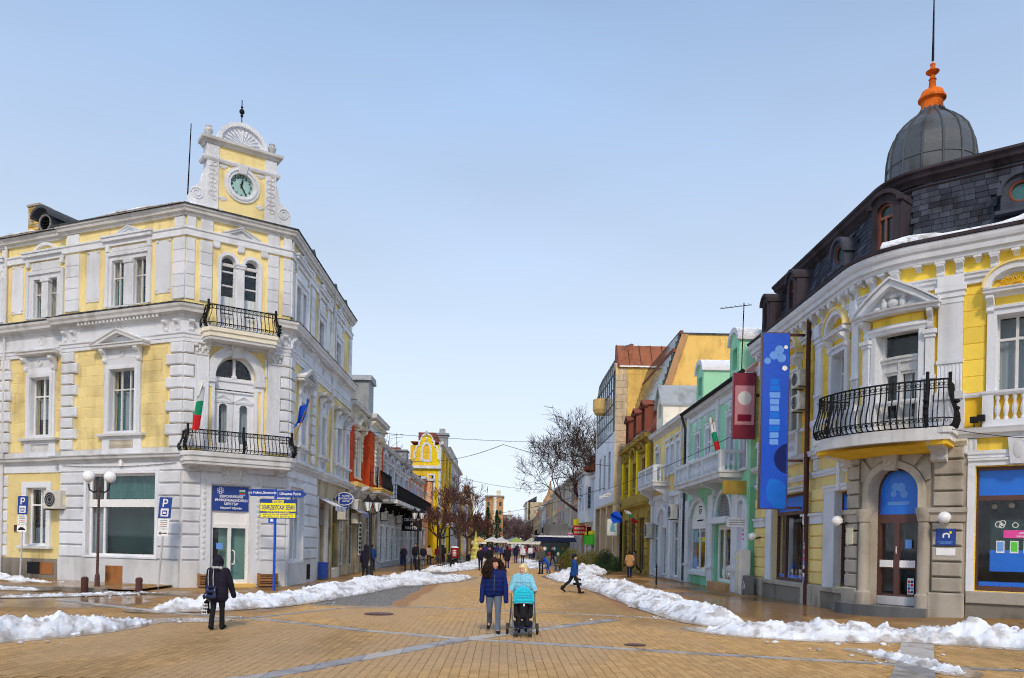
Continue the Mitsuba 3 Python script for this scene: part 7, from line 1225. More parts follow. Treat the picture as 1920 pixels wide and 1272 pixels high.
def fence(label, x0, y0, x1, y1, h=.75):
    k = thing('iron_fence', label, 'fence'); n = int(math.hypot(x1 - x0, y1 - y0) / .14); P = lambda t: (x0 + (x1 - x0) * t, y0 + (y1 - y0) * t)
    put('rail', cat([tube([(*P(0), z), (*P(1), z)], .025, 4) for z in (.15, h)]), 'iron', k); put('bars', cat([tube([(*P(i / n), .02), (*P(i / n), h)], .016, 4) for i in range(n + 1)]), 'iron', k); [put('post', tube([(*P(t), 0), (*P(t), h + .15)], .05, 6), 'iron', k) for t in (0, .5, 1)]
fence('low iron fence around the pollarded tree, side facing the square', -6.4, 57, -3.6, 57); fence('low iron fence along the street before the pollarded tree', -3.6, 57.1, -3.6, 66); fence('low iron fence around the taller bare tree', -6.2, 78, -3.4, 78); fence('low iron fence along the street by the taller tree', -3.4, 78.1, -3.4, 88)
def bench(label, x, y, rot):
    k = thing('bench', label, 'bench'); f = Frame((x, y), (math.cos(rot), math.sin(rot)))
    for i in range(4): put('slat', box(f, -.8, .8, .42, .45, -.2 + .11 * i, -.12 + .11 * i), 'wood', k)
    for i in range(3): put('slat', box(f, -.8, .8, .52 + .13 * i, .62 + .13 * i, -.27 - .03 * i, -.24 - .03 * i), 'wood', k)
    for s in (-.65, .65): put('leg', cat([box(f, s - .03, s + .03, 0, .42, -.22, -.16), box(f, s - .03, s + .03, 0, .42, .12, .18), box(f, s - .03, s + .03, .38, .42, -.22, .18), box(f, s - .03, s + .03, .4, .95, -.34, -.28)]), 'iron', k)
bench('bench half buried in snow by the first iron fence', -4.3, 55.6, 1.57); bench('bench by the flat snow strip on the right', 4.4, 62, -1.57)
pal('drum_red', (.38, .02, .02), .2); pal('canopy_lime', (.30, .42, .10), .3); pal('canopy_pale', (.45, .48, .40), .3)
k = thing('advert_drum', 'red round advertising drum under the bare trees', 'advertising column'); put('drum', lathe([(0, .3), (.42, .3), (.42, 1.45), (0, 1.45)], 16, (-5.0, 86, .0)), 'drum_red', k); put('base', lathe([(0, 0), (.4, 0), (.4, .3), (0, .3)], 12, (-5.0, 86, 0)), 'white_old', k); put('cap', lathe([(.46, 1.45), (.44, 1.52), (.2, 1.6), (0, 1.62)], 16, (-5.0, 86, 0)), 'white_clean', k); put('print', cat([ball((-5.0, 85.57, .9 + .25 * i), (.22, .02, .09), 1) for i in (-1, 0, 1)]), 'white_clean', k)
pal('festive', (.72, .66, .18), .4)
k = thing('festive_cone', 'yellow wrapped festive cone tree standing at the left of the street', 'decoration'); put('cone', lathe([(0, .1)] + [(.68 * (1 - z / 3.5) * (1.12 if i % 2 else .9), z) for i, z in enumerate(np.linspace(.1, 3.3, 14))] + [(0, 3.5)], 14, (-2.95, 92, 0)), 'festive', k); put('foot', lathe([(0, 0), (.3, 0), (.3, .15), (0, .15)], 10, (-2.95, 92, 0)), 'iron', k)
def stall(label, x, y, w, dep, h, col, body='white_clean', peak=True):
    k = thing('market_stall', label, 'market stall')
    for sx in (0, w):
        for sy in (0, dep): put('leg', post(x + sx, y + sy, 0, h, .04, 5), 'grey_light', k)
    put('canopy', ([(x - .2, y - .2, h), (x + w + .2, y - .2, h), (x + w + .2, y + dep + .2, h), (x - .2, y + dep + .2, h), (x + w / 2, y + dep / 2, h + (.8 if peak else .3))], [[0, 1, 4], [1, 2, 4], [2, 3, 4], [3, 0, 4]]), col, k); put('valance', cat([box(Frame((x - .2, y - .2), (1, 0)), 0, w + .4, h - .3, h, -.02, 0)]), body, k); put('counter', cube(x, x + w, y, y + .6, 0, .9), 'grey_mid', k)
    put('goods', cat([ball((x + w * (i + .5) / 5, y + .3, 1.02), (.2, .2, .16), 1) for i in range(5)]), 'coat_red', k)
stall('market stall with a lime green peaked canopy left of the tall booth', 1.2, 128, 2.4, 2.4, 2.3, 'canopy_lime'); stall('market stall with a yellow green canopy next to the lime one', 3.8, 129, 2.2, 2.4, 2.3, 'canopy_pale'); stall('market stall with a pale canopy in the middle distance', -1.4, 150, 2.6, 2.4, 2.5, 'grey_light'); stall('market stall with an orange yellow canopy on the left', -4.2, 118, 1.8, 2.0, 2.2, 'ochre_wall'); stall('market stall with a blue grey canopy at the far centre', .6, 165, 4, 3, 2.6, 'awning', 'blue_print'); stall('market stall with a lavender canopy far right of centre', 5.2, 140, 3, 2.6, 2.5, 'awning'); stall('market stall with a mint canopy farthest down the street', -3.6, 175, 3.2, 3, 2.7, 'grey_light')
k = thing('street_kiosk', 'dark street kiosk with blue snowy awning and a grey roof box', 'kiosk'); f = Frame((3.9, 79), (1, 0))
put('body', cat([box(f, .1, 2.9, 0, 2.5, -2.2, 0)]), 'grey_mid', k); put('roof_box', box(f, .3, 2.7, 2.75, 4.1, -2, -.2), 'grey_mid', k); put('window', box(f, .3, 2.7, .9, 2.2, 0, .02), 'room_teal', k, 'gloss'); put('awning', prism(f, sg.Polygon([(-.7, 2.3), (3.5, 2.3), (3.3, 2.75), (-.4, 2.75)]), -2.4, .7), 'navy', k); put('awning_snow', box(f, -.3, 3.2, 2.752, 2.9, -2.2, .5), 'snowy', k); put('goods', [(ball((4.3 + .45 * i, 78.95, 1.6 - .5 * (i % 2)), (.16, .05, .2), 1), ('white_clean', 'coat_red', 'cyan_pale')[i % 3]) for i in range(6)], parent=k)
f = Frame((0, 0), (1, 0))
def board(label, x, y, z, w, h, col, strokes='white_clean', rows=2, word=None):
    k = thing('shop_sign', label, 'sign'); ff = Frame((x, y), (1, 0)); put('board', box(ff, 0, w, z, z + h, -.15, 0), col, k)
    if word: put('lettering', cat([box(ff, w * (.12 + .13 * j), w * (.21 + .13 * j), z + h * (.18 + .42 * i), z + h * (.40 + .42 * i), 0, .006) for i in (0, 1) for j in range(6)]), strokes, k)
    put('arm', box(ff, w, w + .8, z + h * .4, z + h * .5, -.1, -.05), 'iron', k)
board('red shop sign with two lines of pale lettering on the far right houses', 8.4, 94, 3.2, 1.5, 1.1, 'red', 'ivory', word=True); board('yellow shop sign above the red one', 8.5, 94.5, 4.4, 1.2, .7, 'yellow_sign'); board('small brown shop sign beside the oval one', 6.4, 108, 3.9, 1.0, .9, 'gold_dark'); board('maroon shop sign right of the red one', 9.6, 90, 3.1, .9, 1.0, 'maroon')
k = thing('shop_sign', 'white oval shop sign with a pink scribble on the far right', 'sign'); ff = Frame((7.6, 98), (1, 0)); put('board', prism(ff, affinity.scale(sg.Point(.7, 3.25).buffer(.7), 1, .42), -.1, 0), 'white_clean', k); put('print', cat([ff(ball((.4 + .2 * i, 3.25 + .05 * (i % 2), .0), (.1, .14, .02), 1)) for i in range(4)]), 'pink_sign', k)
k = thing('shop_sign', 'bright green and yellow shop fascia under the white bay house', 'sign'); ff = Frame((10.1, 0), (0, -1)); put('panel', box(ff, -95, -86, 2.1, 3.2, .05, .3), 'green_bright', k); put('band', box(ff, -95, -86, 3.2, 3.6, .05, .35), 'yellow_sign', k)
for i, (y, z) in enumerate(((101, 3.8), (112, 3.6))): aircon(Frame((9.8, y), (1, 0)), -.1, z, ('air conditioner facing the square on the first far right house', 'air conditioner facing the square farther along the far right row')[i], 1.0, .75, .4, d0=.0)
ms, f = sign_board('projecting_sign', 'maroon projecting sign with a pale blurred print left of the blue banner', (9.9, 34.6, 6.75), (1.0, 2.85), .2, 'maroon', 'maroon')
put('print', [(box(f, .08, .92, 7.35, 9.05, .001, .004), 'maroon_l'), (prism(f, sg.Point(.5, 8.5).buffer(.3), .004, .006), 'grey_light'), (box(f, .2, .8, 7.5, 7.8, .004, .006), 'maroon')], parent=ms); put('arm', box(f, 1.0, 1.4, 8.6, 8.7, -.15, -.05), 'iron', ms)
k = thing('projecting_sign', 'small ochre blank sign on the mint house wall', 'sign'); ff = Frame((9.75, 35.4), (1, 0)); put('board', box(ff, 0, 1.1, 4.4, 5.0, -.15, 0), 'gold', k); put('arm', box(ff, .9, 1.2, 4.6, 4.7, -.1, -.05), 'iron', k)
k = thing('shop_plate', 'white plate with lines of print over the mint shop door', 'sign'); ff = Frame((9.9, 35.2), (1, 0)); put('board', box(ff, 0, .95, 2.95, 3.35, -.06, 0), 'coat_white', k); put('print', [(box(ff, .1, .85, 3.02 + .1 * i, 3.06 + .1 * i, 0, .004), 'grey') for i in range(3)], parent=k)
# flags
def flag(name, label, foot, top, w, h, cols, droop, seed, stars=False):
    k = thing(name, label, 'flag'); foot, top = np.array(foot), np.array(top); put('pole', tube([foot, top], .022, 6), 'wood', k); ax = (foot - top) / np.linalg.norm(foot - top); n, m = 12, 10
    wv = np.array(droop, float)
    for b in range(len(cols)):
        V = []
        for i in range(n + 1):
            for j in range(m + 1):
                a = (b + i / n) / len(cols); u = j / m
                p = top + ax * .05 + ax * h * a * (1 - .15 * u) + wv * w * u + np.array([.10 * math.sin(7 * u + 4 * a + seed), .14 * math.sin(6 * u + 3 * a + seed * 2), -.10 * u * u * w + .03 * math.sin(9 * u)])
                V.append(p)
        F_ = [[i * (m + 1) + j, (i + 1) * (m + 1) + j, (i + 1) * (m + 1) + j + 1] for i in range(n) for j in range(m)] + [[i * (m + 1) + j, (i + 1) * (m + 1) + j + 1, i * (m + 1) + j + 1] for i in range(n) for j in range(m)]
        put('stripe' if len(cols) > 1 else 'cloth', (np.array(V), np.array(F_)), cols[b], k, smooth=True)
    return k
lp = lambda s, z, d: CH.at(s, z, d)
flag('national_flag', 'white green and red flag on the left end of the lower iron balcony', lp(.25, 6.1, 1.0), lp(.45, 8.15, 1.25), .42, 1.9, ['white_clean', 'green_flag', 'red'], (-.15, .1, -.75), 2)
flag('union_flag', 'blue flag with stars on the right end of the lower iron balcony', lp(4.2, 6.1, .9), lp(4.75, 7.95, 1.3), .85, 1.1, ['blue_brand'], (-.42, -.1, -.42), 5)
flag('national_flag', 'white green and red flag hanging over the mint balustrade', RW_.at(-36.6, 6.1, .9), RW_.at(-37.0, 8.1, 1.2), .4, 1.6, ['white_clean', 'green_flag', 'red'], (.1, .2, -.8), 3)
flag('union_flag', 'blue flag on a slanted pole before the gold house', (9.9, 60, 2.9), (8.6, 60, 4.7), 1.0, .9, ['blue_brand'], (-.6, 0, -.3), 1); flag('national_flag', 'white green and red flag on a slanted pole before the gold house', (10.1, 58.6, 2.9), (9.0, 58.6, 4.7), 1.0, 1.0, ['white_clean', 'green_flag', 'red'], (.5, 0, -.2), 4)
k = thing('tv_antenna', 'thin aerial on the roof left of the slate mansard', 'antenna'); put('mast', tube([(10.5, 35.5, 9.8), (10.55, 35.5, 12.9)], .025, 5), 'iron', k); put('boom', tube([(9.5, 35.5, 12.62), (10.9, 35.5, 12.82)], .018, 4), 'iron', k); put('elements', cat([tube([(9.6 + .2 * i, 35.3, 12.55 + .03 * i), (9.6 + .2 * i, 35.7, 12.75 + .03 * i)], .01, 4) for i in range(7)]), 'iron', k)
k = thing('tv_antenna', 'thin aerial on the brick chimney by the yellow gable', 'antenna'); put('mast', tube([(-11.6, 87, 12), (-11.6, 87, 13.8)], .03, 4), 'iron', k); put('elements', cat([tube([(-12.3, 87, 13.2 + .3 * i), (-10.9, 87, 13.4 + .3 * i)], .02, 4) for i in range(2)]), 'iron', k)
# overhead cables
def cable(label, a, b, sag, r=.016):
    t = np.linspace(0, 1, 24)[:, None]; p = np.array(a) * (1 - t) + np.array(b) * t; p[:, 2] -= sag * 4 * (t * (1 - t))[:, 0]; lab(put('overhead_cable', tube(p, r, 4), 'iron'), label, 'cable')
cable('overhead cable crossing the street highest, from the clock building side', (-9.1, 43, 8.0), (10.4, 60, 9.9), .35); cable('left half of the sagging cable meeting in mid air over the street', (-8.0, 100, 12.2), (0.0, 75, 11.3), .3, .03); cable('right half of the sagging cable meeting in mid air over the street', (0.0, 75, 11.3), (9.8, 72, 9.2), .3, .03); cable('lower overhead cable far down the street', (-8.0, 118, 12.2), (9.4, 105, 9.4), .9, .03); cable('cable from the gold house across to the mint house', (9.0, 70, 6.9), (10.2, 36, 7.0), .15); cable('cable along the far right of the street', (-2, 120, 6.4), (9.6, 75, 7.4), .4, .03)
cable('cable looped along the white frieze of the clock building', L3(LF, -6.5, 4.95, .1), L3(LF, -.2, 4.95, .1), .1, .012); cable('cable from the portal balcony to the right edge', R3(4.4, 5.4, 1.2), R3(8, 5.0, .5), .15, .012)
for dx, nm in ((-1.2, 'nearest'), (0, 'middle'), (1.2, 'farthest')): lab(put('spot_lamp', cat([tube([(9.7, 71 + dx * 2, 6.2), (9.2, 71 + dx * 2, 6.5)], .03, 4), lathe([(.0, .3), (.1, .28), (.3, .0), (0, .02)], 10, (9.1, 71 + dx * 2, 6.3))]), 'grey_light'), nm + ' shaded wall lamp below the travertine overhang', 'wall lamp', 'wall lamps below the travertine overhang')
# ---------------------------------------------------------------- people
def solid(chains, edge=.02, smooth=6, seg=10):
    """One smooth skin over chains of (point, radius): hulls of neighbouring spheres, joined."""
    parts = []
    for ch in chains:
        sp = [m3.Manifold.sphere(r, seg).translate(tuple(map(float, p))) for p, r in ch]
        parts += [m3.Manifold.batch_hull([a, b]) for a, b in zip(sp[:-1], sp[1:])] if len(sp) > 1 else sp
    m = m3.Manifold.batch_boolean(parts, m3.OpType.Add)
    if edge: m = m.refine_to_length(edge)
    a = m.to_mesh(); t = trimesh.Trimesh(a.vert_properties[:, :3], a.tri_verts, process=True)
    if smooth: trimesh.smoothing.filter_taubin(t, lamb=.5, nu=.52, iterations=smooth)
    return np.array(t.vertices), np.array(t.faces)
V3 = lambda *a: np.array(a, float)
def person(label, x, y, face, H, legs, arms, jacket, trousers, shoes='black', hair='hair_dark', style='short', coat=.86, bulk=1.0, turn=0.0, lean=0.0, skirt=0.0, near=False, group=None, collar=True, hat=None, sleeve=0.0, cat_='person'):
    """legs: ((thigh, knee) right, left); arms: ((forward, elbow, out) right, left), degrees. face: heading, 0 = towards the camera."""
    k = thing('person', label, cat_, group); S = H / 1.70; e = .014 if near else .05; it = 8 if near else 3; sg_ = 14 if near else 8
    R = math.radians; hipz = .90; J = {}
    L = R(lean); sp = lambda z, yy=0.0, xx=0.0: V3(xx, yy + (z - hipz) * math.sin(L), hipz + (z - hipz) * math.cos(L))
    feet = []
    for i, sx in ((0, 1), (1, -1)):
        a, b = legs[i]; hip = V3(.092 * sx, 0, hipz); kn = hip + .43 * V3(.02 * sx, math.sin(R(a)), -math.cos(R(a))); an = kn + .41 * V3(0, math.sin(R(a - b)), -math.cos(R(a - b))); pit = R(min(0, (a - b)) * .9)
        toe = an + V3(.02 * sx, .17 * math.cos(pit), -.05 + .17 * math.sin(pit) * 1.0); heel = an + V3(0, -.045, -.045); J[i] = (hip, kn, an, toe, heel); feet += [toe[2] - .03, heel[2] - .035]
    dz = -min(feet); A = {}
    for i, sx in ((0, 1), (1, -1)):
        f, el, o = arms[i]; sh = sp(1.385, 0, .185 * sx * (1 + .06 * (bulk - 1))); d1 = V3(sx * math.sin(R(o)), math.cos(R(o)) * math.sin(R(f)), -math.cos(R(o)) * math.cos(R(f))); elb = sh + .285 * d1; d2 = V3(sx * math.sin(R(o * .3)), math.cos(R(o * .3)) * math.sin(R(f + el)), -math.cos(R(o * .3)) * math.cos(R(f + el))); wr = elb + .25 * d2; A[i] = (sh, elb, wr, d2)
    hd = sp(1.585, .015); tv = V3(math.sin(R(turn)), math.cos(R(turn)), 0); sd = V3(tv[1], -tv[0], 0)
    hp = lambda u, v, w: hd + sd * u + tv * v + V3(0, 0, w)
    # the body: one skin from head to feet, with hands
    ch = [[(sp(1.38), .055), (sp(1.47, .01), .052), (hp(0, -.005, -.03), .075)], [(hp(0, -.018, .035), .088), (hp(0, .012, .0), .082), (hp(0, .035, -.055), .055), (hp(0, .052, -.085), .032)], [(sp(1.3), .06), (sp(1.05), .06), (sp(.92), .07)]]
    if near: ch += [[(hp(0, .083, .012), .011), (hp(0, .108, -.028), .0145)], [(hp(.014, .098, -.03), .009), (hp(-.014, .098, -.03), .009)], [(hp(.033, .083, .022), .012), (hp(-.033, .083, .022), .012)], [(hp(.02, .085, -.062), .010), (hp(-.02, .085, -.062), .010)], [(hp(.03, .07, -.025), .026)], [(hp(-.03, .07, -.025), .026)], [(hp(.083, -.01, .015), .014), (hp(.080, -.008, -.03), .010)], [(hp(-.083, -.01, .015), .014), (hp(-.080, -.008, -.03), .010)]]
    for i, sx in ((0, 1), (1, -1)):
        hip, kn, an, toe, heel = J[i]; sh, elb, wr, d = A[i]
        ch += [[(sp(.95, 0, .05 * sx), .08), (hip, .07), (kn, .045), (an, .035), (toe, .025)], [(sp(1.36, 0, .06 * sx), .05), (sh, .04), (elb, .033), (wr, .026)]]
        n_ = np.cross(d, V3(sx, 0, 0)); n_ /= np.linalg.norm(n_) + 1e-9; s_ = np.cross(n_, d); pm = wr + d * .055
        ch += [[(wr, .024), (pm + s_ * .02, .017), (pm - s_ * .02, .017), (wr, .024)]]
        for q, (o, ln) in enumerate(((-.030, .058), (-.010, .072), (.011, .078), (.031, .068))):
            b0 = pm + s_ * o + d * .018; b1 = b0 + d * ln * .5 + n_ * .012; b2 = b1 + d * ln * .32 + n_ * .026; ch += [[(b0, .0095), (b1, .009), (b2, .0075)]]
        th = wr + d * .02 + s_ * .022; ch += [[(th, .012), (th + d * .03 + s_ * .022 + n_ * .01, .0105), (th + d * .055 + s_ * .022 + n_ * .022, .009)]]
    c, s = math.cos(face + math.pi), math.sin(face + math.pi)
    def wld(m):
        v = np.array(m[0]) + (0, 0, dz); v = v * S; return np.column_stack([v[:, 0] * c - v[:, 1] * s + x, v[:, 0] * s + v[:, 1] * c + y, v[:, 2] + float(gz(x, y)) + .015]), m[1]
    def P(name, m, col, **kw): return put(name, wld(m), col, k, smooth=True, **kw)
    P('body', solid(ch, e * .8, 4 if near else 1, sg_), 'skin')
    B = bulk; hem = coat
    tor = [[(sp(1.37, 0, .13), .075 * B), (sp(1.37, 0, -.13), .075 * B)], [(sp(1.37, .01), .095 * B), (sp(1.2, .02), .125 * B), (sp(.98, .01), .12 * B)], [(sp(1.37, 0, .13), .08 * B), (sp(1.15, .015, .095), .125 * B), (sp(1.0, .01, .085), .12 * B), (sp(max(hem, .86), 0, .085), .128 * B)], [(sp(1.37, 0, -.13), .08 * B), (sp(1.15, .015, -.095), .125 * B), (sp(1.0, .01, -.085), .12 * B), (sp(max(hem, .86), 0, -.085), .128 * B)], [(sp(1.2, .05, 0), .11 * B), (sp(.95, .04, 0), .11 * B)]]
    if hem < .84: tor += [[(sp(.86, 0, .085), .128 * B), (V3(.10, J[0][1][1] * .3, hem + .06), .12 * B)], [(sp(.86, 0, -.085), .128 * B), (V3(-.10, J[1][1][1] * .3, hem + .06), .12 * B)], [(V3(.10, J[0][1][1] * .3, hem + .06), .12 * B), (V3(-.10, J[1][1][1] * .3, hem + .06), .12 * B)]]
    for i in (0, 1):
        sh, elb, wr, d = A[i]; tor.append([(sh, .076 * B), (elb, .062 * B), (wr + d * (.0 if not sleeve else sleeve), .052 * B)])
        if near and not sleeve: tor += [[(wr - d * .03, .054 * B), (wr - d * .0, .047 * B)]]
    if collar: tor.append([(sp(1.43, -.01), .085), (sp(1.47, .0), .078)])
    P('jacket', solid(tor, e, it, sg_), jacket)
    if near:   # seams, zip and pockets of the jacket
        P('zip', tube([sp(1.42, .085), sp(1.2, .165 * B), sp(1.0, .155 * B), sp(hem, .13 * B)], .006, 5), 'grey_mid' if jacket != 'coat_black' else 'black')
        P('quilting', cat([tube([sp(z, .05 + .11 * B * math.cos(t) , (.10 + .125 * B) * math.sin(t)) for t in np.linspace(-2.9, 2.9, 19)], .0065, 4) for z in (1.28, 1.18, 1.08, .98, hem + .03)]), jacket)
    tr = [[(sp(.94, 0, .07), .115), (sp(.94, 0, -.07), .115)]]
    for i, sx in ((0, 1), (1, -1)):
        hip, kn, an, toe, heel = J[i]; tr.append([(hip + (0, 0, .02), .108), (hip * .5 + kn * .5, .086), (kn, .066), (kn * .45 + an * .55, .062), (an + (0, .01, -.055), .066)])
    if skirt: tr += [[(sp(.9), .13), (V3(0, 0, skirt), .15)]]
    P('trousers', solid(tr, e, it, sg_), trousers)
    for i in (0, 1):
        hip, kn, an, toe, heel = J[i]; P('shoe', solid([[(heel, .044), (an + (0, 0, -.02), .052)], [(heel, .042), (toe * .5 + heel * .5, .046), (toe, .040)], [(an + (0, 0, .04), .052), (an + (0, 0, -.02), .052)], [(an + (0, 0, -.02), .052), (toe * .5 + heel * .5, .046)]], e, 2, sg_), shoes)
    if style == 'short': P('hair', solid([[(hp(0, -.035, .055), .098), (hp(0, -.005, .072), .086)], [(hp(.03, -.05, .0), .075), (hp(-.03, -.05, .0), .075)], [(hp(0, -.05, -.02), .078)]], e, 3, sg_), hair)
    elif style == 'bob':
        P('hair', solid([[(hp(0, -.03, .065), .102), (hp(0, .022, .082), .080)], [(hp(.055, -.02, .02), .058), (hp(.062, .0, -.045), .04)], [(hp(-.055, -.02, .02), .058), (hp(-.062, .0, -.045), .04)], [(hp(.03, -.06, -.03), .07), (hp(-.03, -.06, -.03), .07)], [(hp(.05, .06, .075), .033), (hp(-.04, .065, .08), .033)]], e, 3, sg_), hair)
        if near: P('hair_strands', cat([tube([hp(.09 * math.sin(a) * q, .09 * math.cos(a) * q - .02, .165 - .055 * q * q - .03 * (q > 1) * j) for q in np.linspace(.1, 1.18, 6)], .011, 4) for a in np.linspace(.3, 6, 38) for j in (1,)]), hair)
    elif style == 'hood': P('hood', solid([[(hp(0, -.02, .06), .125), (hp(0, .01, .0), .12)], [(hp(0, -.03, .13), .085), (hp(0, -.02, .185), .03)], [(hp(0, -.03, -.05), .115), (sp(1.45, -.03), .115)]], e, 4, sg_), hat or jacket)
    elif style == 'cap': P('hair', solid([[(hp(0, -.04, .0), .085)]], e, 2, sg_), hair); P('cap', solid([[(hp(0, -.01, .075), .100), (hp(0, -.03, .05), .100)], [(hp(0, .06, .06), .05), (hp(0, .10, .045), .035)]], e, 2, sg_), hat or 'black')
    elif style == 'long': P('hair', solid([[(hp(0, -.03, .055), .10)], [(hp(0, -.05, .03), .09), (sp(1.38, -.09), .10)]], e, 3, sg_), hair)
    elif style == 'curly':
        q = random.Random(3); P('hair', solid([[(hp(0, -.03, .062), .108), (hp(0, -.06, -.05), .115)], [(hp(.06, -.05, -.02), .07), (hp(.105, -.03, -.16), .075), (hp(.145, .0, -.29), .07)], [(hp(-.06, -.05, -.02), .07), (hp(-.115, -.03, -.16), .08), (hp(-.165, .0, -.31), .075)], [(hp(0, -.10, -.12), .13), (hp(0, -.12, -.25), .12)]], e, 3, sg_), hair)
        st = []
        for j in range(230):
            a = q.uniform(.62, 2 * math.pi - .62); r0 = q.uniform(.06, .10); ln = q.uniform(.26, .44); w = q.uniform(.4, 1.0); ph = q.uniform(0, 6)
            t = np.linspace(0, 1, 16); out = r0 + .03 * np.sin(np.minimum(t * 6, 1.57)) + (.03 + .10 * w) * t; u = np.sin(a) * out * 1.25; v = np.cos(a) * out * .9 - .035; zz = .15 - .05 * w - ln * t ** 1.3
            st.append(tube(np.array([hp(uu + .02 * math.sin(ph + 22 * tt), vv + .02 * math.cos(ph + 22 * tt), z_) for uu, vv, z_, tt in zip(u, v, zz, t)]), [.013] * 13 + [.010, .007, .004], 4))
        P('curls', cat(st), hair)
    if near and style != 'hood':
        P('eye', cat([ball(hp(u, .088, .012), (.010, .007, .006), 1) for u in (-.031, .031)]), 'eye'); P('eyebrow', cat([tube([hp(u - .016, .094, .032), hp(u, .097, .036), hp(u + .016, .092, .032)], .004, 4) for u in (-.031, .031)]), hair if hair != 'hair_blond' else 'wood'); P('lips', cat([tube([hp(-.022, .086, -.062), hp(0, .096, -.06), hp(.022, .086, -.062)], .006, 5)]), 'lips')
    return k, (lambda m: wld(m)), A, sp, J, hp
pi = math.pi
WALK = lambda a: ((a, 6), (-a, a * 1.1)); STILL = ((2, 3), (-2, 2)); DN = ((-6, 12, 8), (4, 12, 8)); SW = ((22, 18, 6), (-20, 14, 6)); POCK = ((-12, 48, 14), (-12, 48, 14))
person('woman in a deep blue puffer jacket with long curly brown hair and grey jeans', -.14, 17.75, .0, 1.62, ((-16, 38), (6, 4)), ((-2, 10, 14), (2, 8, 14)), 'jacket_blue', 'jeans', hair='hair_brown', style='curly', coat=.93, bulk=1.1, turn=-28, near=True, sleeve=.13)
g = person('older woman with short blond hair in a pale turquoise puffer jacket pushing the pushchair', .50, 18.05, .0, 1.47, ((10, 6), (-12, 16)), ((24, 50, 20), (24, 50, 20)), 'cyan_pale', 'trousers_black', hair='hair_blond', style='bob', coat=.84, bulk=1.22, turn=30, near=True)
put('hood', g[1](solid([[(g[3](1.42, -.08, .13 * math.sin(a)), .055), (g[3](1.46, .02, .13 * math.sin(a + .4)), .05)] for a in (-1.5, -.8, 0, .8, 1.5)], .015, 6, 12)), 'cyan_pale', labels and 'person_001', smooth=True)
g = person('woman in a black coat and pointed black hood walking away with two bags', -6.14, 17.4, pi, 1.50, ((3, 2), (-4, 16)), ((6, 20, 20), (2, 10, 12)), 'coat_black', 'trousers_black', style='hood', coat=.70, bulk=1.26, near=True, sleeve=.13)
put('scarf', g[1](solid([[(g[3](1.47, -.07, -.08), .05), (g[3](1.48, -.10, 0), .05), (g[3](1.47, -.07, .08), .05)]], .02, 4)), 'grey_light', 'person_002', smooth=True)
k = thing('handbag', 'shiny black handbag hanging on the back of the woman in black', 'handbag'); w_ = g[1]; sp = g[3]
put('bag', w_(solid([[(sp(1.02, -.21, -.20), .03), (sp(1.0, -.23, .02), .03)], [(sp(.78, -.24, -.24), .055), (sp(.76, -.25, .0), .055)], [(sp(1.02, -.21, -.16), .03), (sp(.78, -.24, -.22), .055)], [(sp(1.0, -.23, .0), .03), (sp(.76, -.25, .0), .055)], [(sp(.9, -.23, -.18), .05), (sp(.9, -.24, 0), .05)]], .02, 4)), 'navy', k, 'gloss', smooth=True); put('strap', cat([w_(tube([sp(1.03, -.22, s), sp(1.25, -.19, s - .02), sp(1.42, -.10, s - .04), sp(1.44, .0, s - .05)], .01, 5)) for s in (-.16, -.04)]), 'grey_light', k, 'satin')
k = thing('shopping_bag', 'black and white checked shopping bag in the left hand of the woman in black', 'bag'); wr = g[2][1][2] + g[2][1][3] * .10; bx = wr - V3(.03, 0, 0)
put('bag', w_(solid([[(bx + V3(.0, .07, -.16), .05), (bx + V3(.0, -.07, -.16), .05)], [(bx + V3(0, .11, -.38), .07), (bx + V3(0, -.11, -.38), .07)], [(bx + V3(0, 0, -.14), .05), (bx + V3(0, 0, -.38), .08)]], .02, 4)), 'black', k, smooth=True)
put('check', w_(cat([ball(bx + V3(.052 * i, -.10 - .035 * (j % 2 == 0) - .03 * j * .6, -.20 - .075 * j), (.022, .03, .030), 1) for i in (-1, 0, 1) for j in range(4)] + [ball(bx + V3(-.075, .06 - .05 * i, -.22 - .07 * j), (.02, .022, .028), 1) for i in range(3) for j in range(3)])), 'white_clean', k); put('handle', w_(tube([bx + V3(0, .07, -.14), wr + V3(0, .01, .0), bx + V3(0, -.07, -.14)], .01, 5)), 'black', k)
put('umbrella', w_(tube([wr + V3(-.0, .2, .05), wr + V3(-.05, -.16, -.06)], [.05, .02], 6)), 'black', k)
g = person('man in a blue jacket and black cap striding to the right with a bag', 3.05, 33.3, pi / 2, 1.60, ((20, 4), (-26, 24)), ((4, 14, 6), (-14, 12, 8)), 'jacket_mid', 'trousers_black', style='cap', coat=.80, bulk=1.12, near=True)
k = thing('bag', 'black bag in the hand of the man in the blue jacket', 'bag'); w_ = g[1]; wr = g[2][0][2] + g[2][0][3] * .10
put('bag', w_(solid([[(wr + V3(.02, .12, -.14), .05), (wr + V3(.02, -.12, -.14), .05)], [(wr + V3(.02, .14, -.34), .06), (wr + V3(.02, -.14, -.34), .06)], [(wr + V3(.02, 0, -.14), .05), (wr + V3(.02, 0, -.34), .06)]], .03, 4)), 'black', k, smooth=True); put('handle', w_(tube([wr + V3(.02, .1, -.12), wr, wr + V3(.02, -.1, -.12)], .01, 5)), 'black', k)
